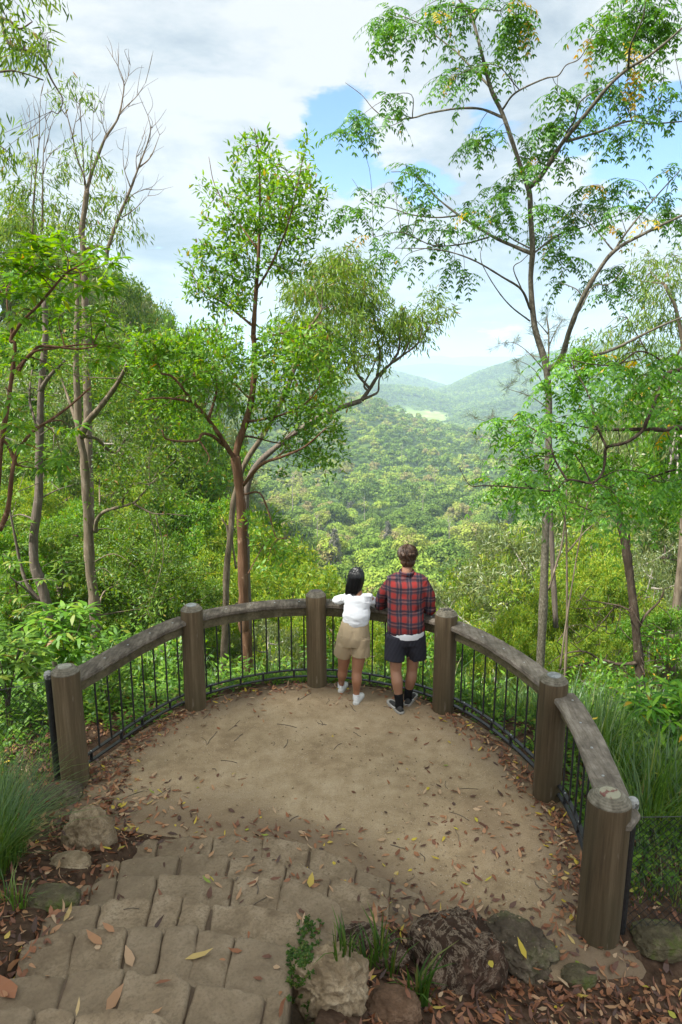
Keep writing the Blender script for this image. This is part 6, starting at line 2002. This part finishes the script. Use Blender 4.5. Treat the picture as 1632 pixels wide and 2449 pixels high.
# drifts along the foot of the railing and in the right-hand corner
pts = []
ocv = offset_curve(curve, -.02)
dens_b = [1.6, .8, .45, 1.3, 1.5]
while len(pts) < 1500:
    k = rng.integers(0, len(ocv)); b_ = min(k // KB, 4)
    if rng.random() > dens_b[b_] / 1.6: continue
    o_ = -abs(rng.normal(0, .13)) + .06
    p = ocv[k] + (ocv[k] - PC) / np.linalg.norm(ocv[k] - PC) * o_
    pts.append(tuple(p))
n = len(pts); lay(lit, pts, rng.uniform(.035, .085, n), rng.uniform(.013, .026, n), rng.uniform(0, .97, n), tilt=.5)
pts = [(rng.normal(1.1, .35), rng.normal(4.6, .75)) for _ in range(130)] + [(rng.normal(.5, .8), rng.normal(3.95, .22)) for _ in range(150)] + [(rng.normal(-1.7, .35), rng.normal(4.9, .25)) for _ in range(200)] + [(rng.normal(-.6, .9), rng.normal(4.55, .12)) for _ in range(160)]
n = len(pts); lay(lit, pts, rng.uniform(.035, .09, n), rng.uniform(.014, .028, n), rng.random(n), tilt=.4)
# thick litter on the banks
def litterbed(n, xr, yr, cond):
    pts = []
    while len(pts) < n:
        x, y = rng.uniform(*xr), rng.uniform(*yr)
        if cond(x, y): pts.append((x, y))
    lay(lit, pts, rng.uniform(.035, .092, n), rng.uniform(.013, .03, n), np.clip(rng.beta(1.1, 1.5, n), 0, .985), tilt=.55, curl=.3, lift=.006)
def left_bank(x, y):
    return x < np.interp(y, [1.8, 2.3, 3.0, 3.7, 4.5, 5.0], [-1.35, -1.45, -1.5, -1.5, -1.5, -1.85])
litterbed(4600, (-3.6, -1.2), (1.7, 5.6), left_bank)
def right_bank(x, y):
    return x > np.interp(y, [1.5, 2.5, 3.2, 3.7], [-.05, .0, .1, .35]) and y < np.interp(x, [0, .5, 1.0, 1.6, 3.5], [3.75, 3.62, 3.45, 3.35, 3.9])
litterbed(5900, (-.1, 3.4), (1.7, 3.9), right_bank)
litterbed(500, (.2, 1.8), (3.2, 3.9), lambda x, y: True)
litterbed(1200, (1.95, 3.6), (3.3, 6.5), lambda x, y: True)
litterbed(1500, (-4.2, -2.2), (5.2, 7.6), lambda x, y: np.hypot(x - PC[0], y - PC[1]) > 2.4)
litterbed(700, (-2.6, 2.2), (5.0, 8.2), lambda x, y: 2.38 < np.hypot(x - PC[0], y - PC[1]) < 3.0)
# in the joints of the steps and on the treads
pts = [(rng.uniform(-1.9, .3), rng.uniform(2.2, 4.6)) for _ in range(75)]
n = len(pts); lay(lit, pts, rng.uniform(.035, .085, n), rng.uniform(.013, .028, n), rng.random(n), tilt=.25)
tag(lit.build("leaf_litter", M['litter']), kind='stuff')
# twigs and grit
gr = MB()
for k in range(70):
    x, y = rng.uniform(-2.1, 1.9), rng.uniform(3.0, 6.9)
    a = rng.random() * 6.28; l = rng.uniform(.05, .22)
    q_ = [(x + math.cos(a) * l * f_ + .01 * math.sin(f_ * 5 + k), y + math.sin(a) * l * f_ + .015 * math.sin(f_ * 3 + k)) for f_ in (0, .35, .7, 1)]
    tube(gr, np.array([[u_[0], u_[1], drop(*u_)[0] + .003] for u_ in q_]), rng.uniform(.0015, .0035), 5)
tag(gr.build("fallen_twigs", M['bark_twig']), kind='stuff')
pe = MB()
v1, t1 = ICO1
for k in range(900):
    x, y = (rng.uniform(-2.2, 2.0), rng.uniform(3.4, 6.9)) if k % 3 else (rng.normal(.9, .5), rng.normal(4.2, .5))
    if np.hypot(x - PC[0], y - PC[1]) > 2.3: continue
    r_ = rng.uniform(.003, .008)
    pe.add(v1 * r_ * rng.uniform(.7, 1.3, 3) + [x, y, drop(x, y)[0] + r_ * .3], None, t1, rng.random())
tag(pe.build("gravel", M['rock_tan']), kind='stuff')

# single leaves that catch the eye
def one_leaf(label, px, py, z, L_, Wd, c, ang):
    p = G(px, py, z); zz, n = drop(p[0], p[1])
    mb = MB(); n = nrm(np.array(n[:]) + [0, 0, .5])
    d = np.array([math.cos(ang), math.sin(ang), .05]); d = nrm(d - n * np.dot(d, n))
    o_ = np.array([p[0], p[1], zz + .010])
    leaves(mb, o_[None] - d * L_ / 2, d[None], n[None], L_, Wd, np.array([c]), -.2)
    o = mb.build("fallen_leaf", M['litter'], loc=o_)
    return tag(o, label, "leaf")
one_leaf("bright orange and yellow leaf lying on the second step", 744, 2110, .23, .105, .05, .925, 1.45)
one_leaf("pale silvery leaf lying in the middle of the third step", 608, 2116, .38, .085, .042, .885, .9)
one_leaf("pale tan leaf lying near the right end of the third step", 690, 2096, .38, .11, .045, .86, .7)
one_leaf("broad tan leaf lying left of centre on the fifth step", 310, 2293, .68, .12, .05, .84, 2.1)
one_leaf("large yellow-brown leaf lying right of centre on the fifth step", 477, 2289, .68, .14, .04, .915, .3)
one_leaf("large orange-brown leaf lying on the left of the sixth step", 226, 2252, .68, .12, .05, .70, 2.6)
one_leaf("upright pinkish leaf on the sixth step near the bottom edge", 272, 2389, .83, .13, .05, .76, 1.3)
one_leaf("curled dark red leaf lying alone on the gravel on the right", 1153, 1974, 0, .14, .035, .12, 2.3)
one_leaf("small yellow leaf lying alone on the gravel left of centre", 560, 1852, 0, .06, .026, .95, 1.2)
one_leaf("yellow curved leaf standing out on the litter right of the boulder", 1250, 2265, .12, .13, .035, .95, 1.7)
one_leaf("large brown leaf in the bottom left corner on the sixth step", 20, 2370, .83, .15, .07, .55, 2.4)
one_leaf("small yellow leaf resting on the pale right handrail", 1422, 1735, .9, .05, .025, .95, .3).location.z = .955

# plants
def plant(mb, x, y, h, n, L_, Wd, up=.6, z=None):
    z = drop(x, y)[0] if z is None else z
    c = np.array([x, y, z])
    a = rng.random(n) * 6.28
    D = nrm(np.stack([np.cos(a), np.sin(a), rng.uniform(up * .2, up * 1.6, n)], 1))
    f_ = rng.random((n, 1))
    P = c + np.array([0, 0, 1]) * f_ * h + D * [1, 1, .2] * .05 * h + rng.normal(0, .12 * h, (n, 3)) * [1, 1, .2]
    leaves(mb, P, D, nrm(unit_rand(n) * .4 + [0, 0, 1]), L_ * rng.uniform(.6, 1.25, n), Wd * rng.uniform(.7, 1.2, n), rng.random(n), .2)
def blades(mb, x, y, n, h, w, spread, lean=(0, 0), z=None):
    z = drop(x, y)[0] if z is None else z
    a = rng.random(n) * 6.28; s_ = spread * np.sqrt(rng.random(n))
    B = np.stack([x + np.cos(a) * s_, y + np.sin(a) * s_, np.full(n, z - .02)], 1)
    l = h * rng.uniform(.55, 1.15, n)[:, None]
    out = np.stack([np.cos(a) + lean[0] + rng.normal(0, .4, n), np.sin(a) + lean[1] + rng.normal(0, .4, n), np.zeros(n)], 1)
    out = out * rng.uniform(.15, .75, (n, 1))
    sd = nrm(np.cross(out + [1e-3, 0, 0], [0, 0, 1.0]))
    fs = [0, .35, .7, 1.0]; ws = [1, .9, .6, .05]
    V = []
    for f_, w_ in zip(fs, ws):
        p = B + np.array([0, 0, 1]) * l * (f_ - .28 * f_ ** 3 * np.linalg.norm(out, axis=1, keepdims=True)) + out * l * f_ ** 2 * .8
        V += [p - sd * w * w_ * .5, p + sd * w * w_ * .5]
    V = np.stack(V, 1)
    b_ = np.arange(n)[:, None] * 8
    Q = np.concatenate([b_ + [0, 1, 3, 2], b_ + [2, 3, 5, 4], b_ + [4, 5, 7, 6]], 1).reshape(-1, 4)
    var = np.repeat(rng.random(n), 3)
    mb.add(V.reshape(-1, 3), Q, None, var)

ug = MB()
cnt = 0
while cnt < 3400:
    x, y = rng.uniform(-11, 11), rng.uniform(3.5, 17)
    d = np.hypot(x - PC[0], y - PC[1])
    if d < 2.5 or d > 13: continue
    if y < 5 and abs(x) < 2.6: continue
    if x < -1.2 and 2.4 < d < 3.6 and y < 7.6 and rng.random() < .55: continue     # bare litter strip on the left
    if rng.random() > np.interp(d, [2.4, 5, 9, 13], [1, .85, .5, .25]): continue
    s_ = np.interp(d, [2.4, 4, 13], [.55, 1, 1.7]) * (1.15 if x < -3 else 1)
    plant(ug, x, y, .42 * s_ * rng.uniform(.5, 1.4), int(rng.integers(12, 24)), .11 * s_, .042 * s_, .7)
    cnt += 1
tag(ug.build("undergrowth", M['under']), kind='stuff')
# low green creeping plants just over the edge
gc = MB()
for k in range(1500):
    i_ = rng.integers(KB // 2, len(curve)); p = curve[i_]; o_ = nrm(p - PC)
    q_ = p + o_ * rng.uniform(.12, 1.5)
    if q_[0] > 1.5 and q_[1] < 4.15: continue
    plant(gc, q_[0], q_[1], .12, 9, .06, .03, .6)
tag(gc.build("ground_cover", M['under']), kind='stuff')
gs = MB()
for k in range(520):
    x = rng.uniform(2.15, 6.5); y = rng.uniform(4.6, 9.5)
    if np.hypot(x - PC[0], y - PC[1]) < 2.6: continue
    blades(gs, x, y, 26, rng.uniform(.35, .75), .012, .16)
for k in range(130):
    a = rng.uniform(-.9, 1.0); d = rng.uniform(2.5, 6.5)
    blades(gs, PC[0] + d * math.sin(a), PC[1] + d * math.cos(a), 18, rng.uniform(.3, .7), .011, .16)
for k in range(160):
    blades(gs, rng.uniform(2.0, 3.6), rng.uniform(3.95, 5.2), 12, rng.uniform(.12, .35), .008, .1)
tag(gs.build("grass", M['grass']), kind='stuff')
fl = MB()
for k in range(420):
    x = rng.uniform(-6.5, -2.5); y = rng.uniform(4.4, 8.2)
    if np.hypot(x - PC[0], y - PC[1]) < 2.75: continue
    plant(fl, x, y, rng.uniform(.15, .5), 16, .085, .034, .6)
for k in range(120):
    blades(fl, rng.uniform(-5, -2.6), rng.uniform(3.6, 6.5), 14, rng.uniform(.2, .5), .007, .12)
tag(fl.build("ferny_undergrowth", M['under']), kind='stuff')
mo = MB()
for k in range(200):
    p = G(rng.uniform(690, 750), rng.uniform(2290, 2460), .55)
    plant(mo, p[0], p[1], .012, 10, .016, .011, .5)
for k in range(60):
    p = G(rng.uniform(715, 770), rng.uniform(2200, 2320), .4)
    plant(mo, p[0], p[1], .02, 8, .018, .012, .8)
tag(mo.build("moss", M['grass_dark']), kind='stuff')

def tuft(label, pts, n, h, w, sp, mat='grass', lean=(0, 0), cat="grass clump", name="grass_clump"):
    mb = MB()
    for (px, py, z) in pts:
        p = G(px, py, z); blades(mb, p[0], p[1], n, h, w, sp, lean)
    p = G(*pts[0]); z = drop(p[0], p[1])[0]
    return tag(mb.build(name, M[mat], loc=(p[0], p[1], z)), label, cat)
tuft("strappy green grass clump growing against the large dark boulder", [(905, 2330, .25), (930, 2350, .25), (880, 2345, .28)], 16, .26, .014, .04, 'grass_dark')
tuft("strappy green grass clump below the boulder near the bottom edge", [(985, 2405, .22), (1010, 2420, .22)], 15, .3, .016, .04, 'grass_dark', (.4, -.3))
tuft("small grass clump beside the pale rock at the bottom edge", [(830, 2425, .4), (815, 2440, .4)], 14, .18, .009, .04, 'grass_dark')
tuft("large fine-bladed grass tussock at the left edge beside the steps", [(10, 2080, .35), (-25, 2120, .4), (30, 2050, .3), (-10, 2020, .25)], 170, .62, .006, .09, 'grass', (.5, .3))
tuft("second fine grass tussock higher up on the left edge", [(-10, 1930, .1), (20, 1960, .15), (-40, 1960, .15)], 130, .6, .006, .1, 'grass', (.4, .2))
tuft("bright green leafy grass sprig at the lower left edge", [(25, 2180, .45), (50, 2200, .45)], 20, .2, .008, .05, 'grass')
tuft("tiny green sprig growing between the left ends of the steps", [(198, 2140, .3)], 9, .12, .009, .02, 'grass')
def shrub(label, px, py, Y, rad, n, kind, mat, name="shrub"):
    p = W(px, py, Y); g = TZ(p[0], p[1])[0]
    T = Tree(name, label, (p[0], p[1], g), 'bark_twig', mat, "shrub", seed=int(px))
    for k in range(5):
        a = k * 1.26
        e = p + [math.cos(a) * rad * .5, math.sin(a) * rad * .5, rad * .2]
        T.limb([[p[0], p[1], g - .1], [p[0], p[1], (g + p[2]) / 2], e], .015, .006, sides=5)
    T.clump(p, (rad, rad, rad * .9), n, kind, 1.0, .004)
    return T.done("foliage", "stems")
shrub("bright green glossy shrub beside the twisted trunk on the left", 150, 1510, 7.6, .42, 60, 'big', 'leaf_bright')
shrub("dark green broad-leaved shrub at the left edge above the wire fence", 10, 1580, 6.6, .45, 60, 'big', 'leaf_mid')
shrub("leafy green shrub just outside the second railing bay", 420, 1560, 8.6, .4, 60, 'elliptic', 'leaf_bright')
shrub("fresh green bush seen through the bars between the couple and the right post", 1000, 1560, 8.2, .4, 60, 'elliptic', 'leaf_bright')
shrub("leafy bush seen through the bars right of the middle post", 790, 1580, 8.4, .36, 60, 'elliptic', 'leaf_bright')
shrub("low green bush with broad leaves beside the grass at the right edge", 1600, 1700, 6.4, .4, 50, 'big', 'leaf_low')
shrub("green shrub between the two thin saplings and the dark trunk", 1440, 1660, 7.8, .45, 70, 'elliptic', 'leaf_bright')
shrub("fern-like low shrub outside the leftmost railing bay", 250, 1640, 6.9, .3, 40, 'elliptic', 'leaf_mid')
# ------------------------------------------------------------------ light, sky, air
world = bpy.data.worlds.new("World")
SC.world = world
world.use_nodes = True
wt = NT(world.node_tree)
world.node_tree.nodes.clear()
SUN = nrm(np.array([-.60, -.30, 1.0]))
elev = math.asin(SUN[2]); 
sky = wt.n("ShaderNodeTexSky")
sky.sky_type = 'NISHITA'
sky.sun_disc = False
sky.sun_elevation = elev
sky.sun_rotation = math.atan2(SUN[0], SUN[1])
sky.air_density, sky.dust_density, sky.ozone_density = 1.0, .8, 1.3
co = wt.n("ShaderNodeTexCoord").outputs["Generated"]
sep = wt.n("ShaderNodeSeparateXYZ"); wt.link(co, sep.inputs[0])
zz = wt.math('ADD', wt.math('MAXIMUM', sep.outputs[2], 0.0), .22)
cmb = wt.n("ShaderNodeCombineXYZ")
wt.link(wt.math('DIVIDE', sep.outputs[0], zz), cmb.inputs[0])
wt.link(wt.math('DIVIDE', sep.outputs[1], zz), cmb.inputs[1])
wt.link(wt.math('MULTIPLY', sep.outputs[2], 2.2), cmb.inputs[2])
cv = cmb.outputs[0]
n1 = wt.noise(cv, 2.1, 9, .58, .35)
n2 = wt.noise(cv, .9, 5, .5)
n3 = wt.noise(cv, 4.5, 8, .6, .3)
# gaps of blue between the clouds, by direction
gap = None
for (px, py, r, k) in ((815, 335, .065, 1.0), (790, 300, .04, .9), (850, 400, .05, .8), (930, 345, .035, .4), (1005, 450, .04, .7), (1080, 430, .035, .4), (1170, 290, .05, .55), (1500, 350, .07, 1.0), (1580, 345, .07, 1.0), (1440, 390, .045, .8), (1390, 350, .05, .7), (725, 90, .03, .35), (1130, 500, .035, .3), (880, 245, .04, .4), (960, 560, .04, .25)):
    d = nrm(ray(px, py))
    vm = wt.n("ShaderNodeVectorMath", _operation='DISTANCE')
    wt.link(co, vm.inputs[0]); vm.inputs[1].default_value = tuple(d)
    g = wt.math('MULTIPLY', wt.math('SUBTRACT', 1.0, wt.math('DIVIDE', vm.outputs["Value"], r * 1.3), clamp=True), k)
    gap = g if gap is None else wt.math('MAXIMUM', gap, g)
puff = wt.math('ADD', wt.math('MULTIPLY', n3, .5), wt.math('MULTIPLY', n1, .5))
cover = wt.math('SUBTRACT', wt.math('ADD', .62, wt.math('MULTIPLY', wt.math('SUBTRACT', puff, .5), 3.2)), wt.math('MULTIPLY', gap, 1.35))
cover = wt.ramp(cover, [(.05, (0, 0, 0)), (.32, (1, 1, 1))], 'EASE')
shade = wt.math('ADD', wt.math('MULTIPLY', n1, .5), wt.math('ADD', wt.math('MULTIPLY', n2, .25), wt.math('MULTIPLY', n3, .25)))
# grey undersides of the thicker clouds
dark = None
for (px, py, r, k) in ((560, 60, .2, .06), (430, 40, .15, .05), (1250, 200, .22, .10), (1000, 120, .2, .10), (60, 290, .12, .1), (380, 660, .1, .12), (1150, 770, .2, .08), (1500, 600, .12, .04)):
    d = nrm(ray(px, py))
    vm = wt.n("ShaderNodeVectorMath", _operation='DISTANCE')
    wt.link(co, vm.inputs[0]); vm.inputs[1].default_value = tuple(d)
    g = wt.math('MULTIPLY', wt.math('SUBTRACT', 1.0, wt.math('DIVIDE', vm.outputs["Value"], r), clamp=True), k)
    dark = g if dark is None else wt.math('ADD', dark, g)
shade = wt.math('SUBTRACT', wt.math('ADD', shade, .04), dark)
ccol = wt.ramp(shade, [(.33, (.11, .14, .17)), (.42, (.18, .215, .247)), (.48, (.255, .285, .31)), (.55, (.365, .375, .38))])
skyb = wt.n("ShaderNodeVectorMath", _operation='SCALE'); wt.link(sky.outputs[0], skyb.inputs[0]); skyb.inputs["Scale"].default_value = .15
horiz = wt.ramp(sep.outputs[2], [(.0, (.7, .7, .7)), (.25, (0, 0, 0))])
ccol = wt.mix(wt.math('MULTIPLY', horiz, .8), ccol, (.215, .27, .315))
hs = wt.n("ShaderNodeHueSaturation", Saturation=1.25, Value=.74); wt.link(skyb.outputs[0], hs.inputs["Color"])
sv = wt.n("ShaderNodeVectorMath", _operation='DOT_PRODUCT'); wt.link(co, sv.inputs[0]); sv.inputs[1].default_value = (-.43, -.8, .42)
rear_boost = wt.ramp(sv.outputs["Value"], [(.0, (1, 1, 1)), (.8, (2.1, 2.05, 1.95))])  # unseen clouds behind the viewer brightened to lift the foreground
ccol = wt.mix(1.0, ccol, rear_boost, 'MULTIPLY')
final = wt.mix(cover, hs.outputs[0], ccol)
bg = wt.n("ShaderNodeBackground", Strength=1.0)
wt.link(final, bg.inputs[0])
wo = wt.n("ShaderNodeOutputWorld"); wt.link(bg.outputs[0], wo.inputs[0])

sd = bpy.data.lights.new("sun", 'SUN')
so = bpy.data.objects.new("sun", sd)
COL.objects.link(so)
sd.energy = 5.0
sd.angle = R(3.5)
sd.color = (1.0, .97, .91)
so.rotation_euler = Vector(SUN).to_track_quat('Z', 'Y').to_euler()
so.location = (0, 0, 40)

hm = MB()
box(hm, (0, 7000, 70), (30000, 32000, 470))
haze = tag(hm.build("haze", None), kind='stuff')
m = bpy.data.materials.new("haze_air"); m.use_nodes = True; m.node_tree.nodes.clear()
t = NT(m.node_tree)
vol = t.n("ShaderNodeVolumePrincipled", Density=.00026, Anisotropy=0.0)
vol.inputs["Color"].default_value = (.60, .77, .97, 1)
o = t.n("ShaderNodeOutputMaterial"); t.link(vol.outputs[0], o.inputs["Volume"])
haze.data.materials.append(m)

SC.view_settings.view_transform = 'Standard'
SC.view_settings.look = 'None'
SC.view_settings.exposure = 1.3
SC.view_settings.gamma = 1
SC.render.engine = 'CYCLES'
SC.cycles.use_denoising = True
SC.cycles.max_bounces = 6
SC.cycles.diffuse_bounces = 3
SC.cycles.glossy_bounces = 2
SC.cycles.transmission_bounces = 3
SC.cycles.volume_bounces = 1
SC.cycles.use_adaptive_sampling = True
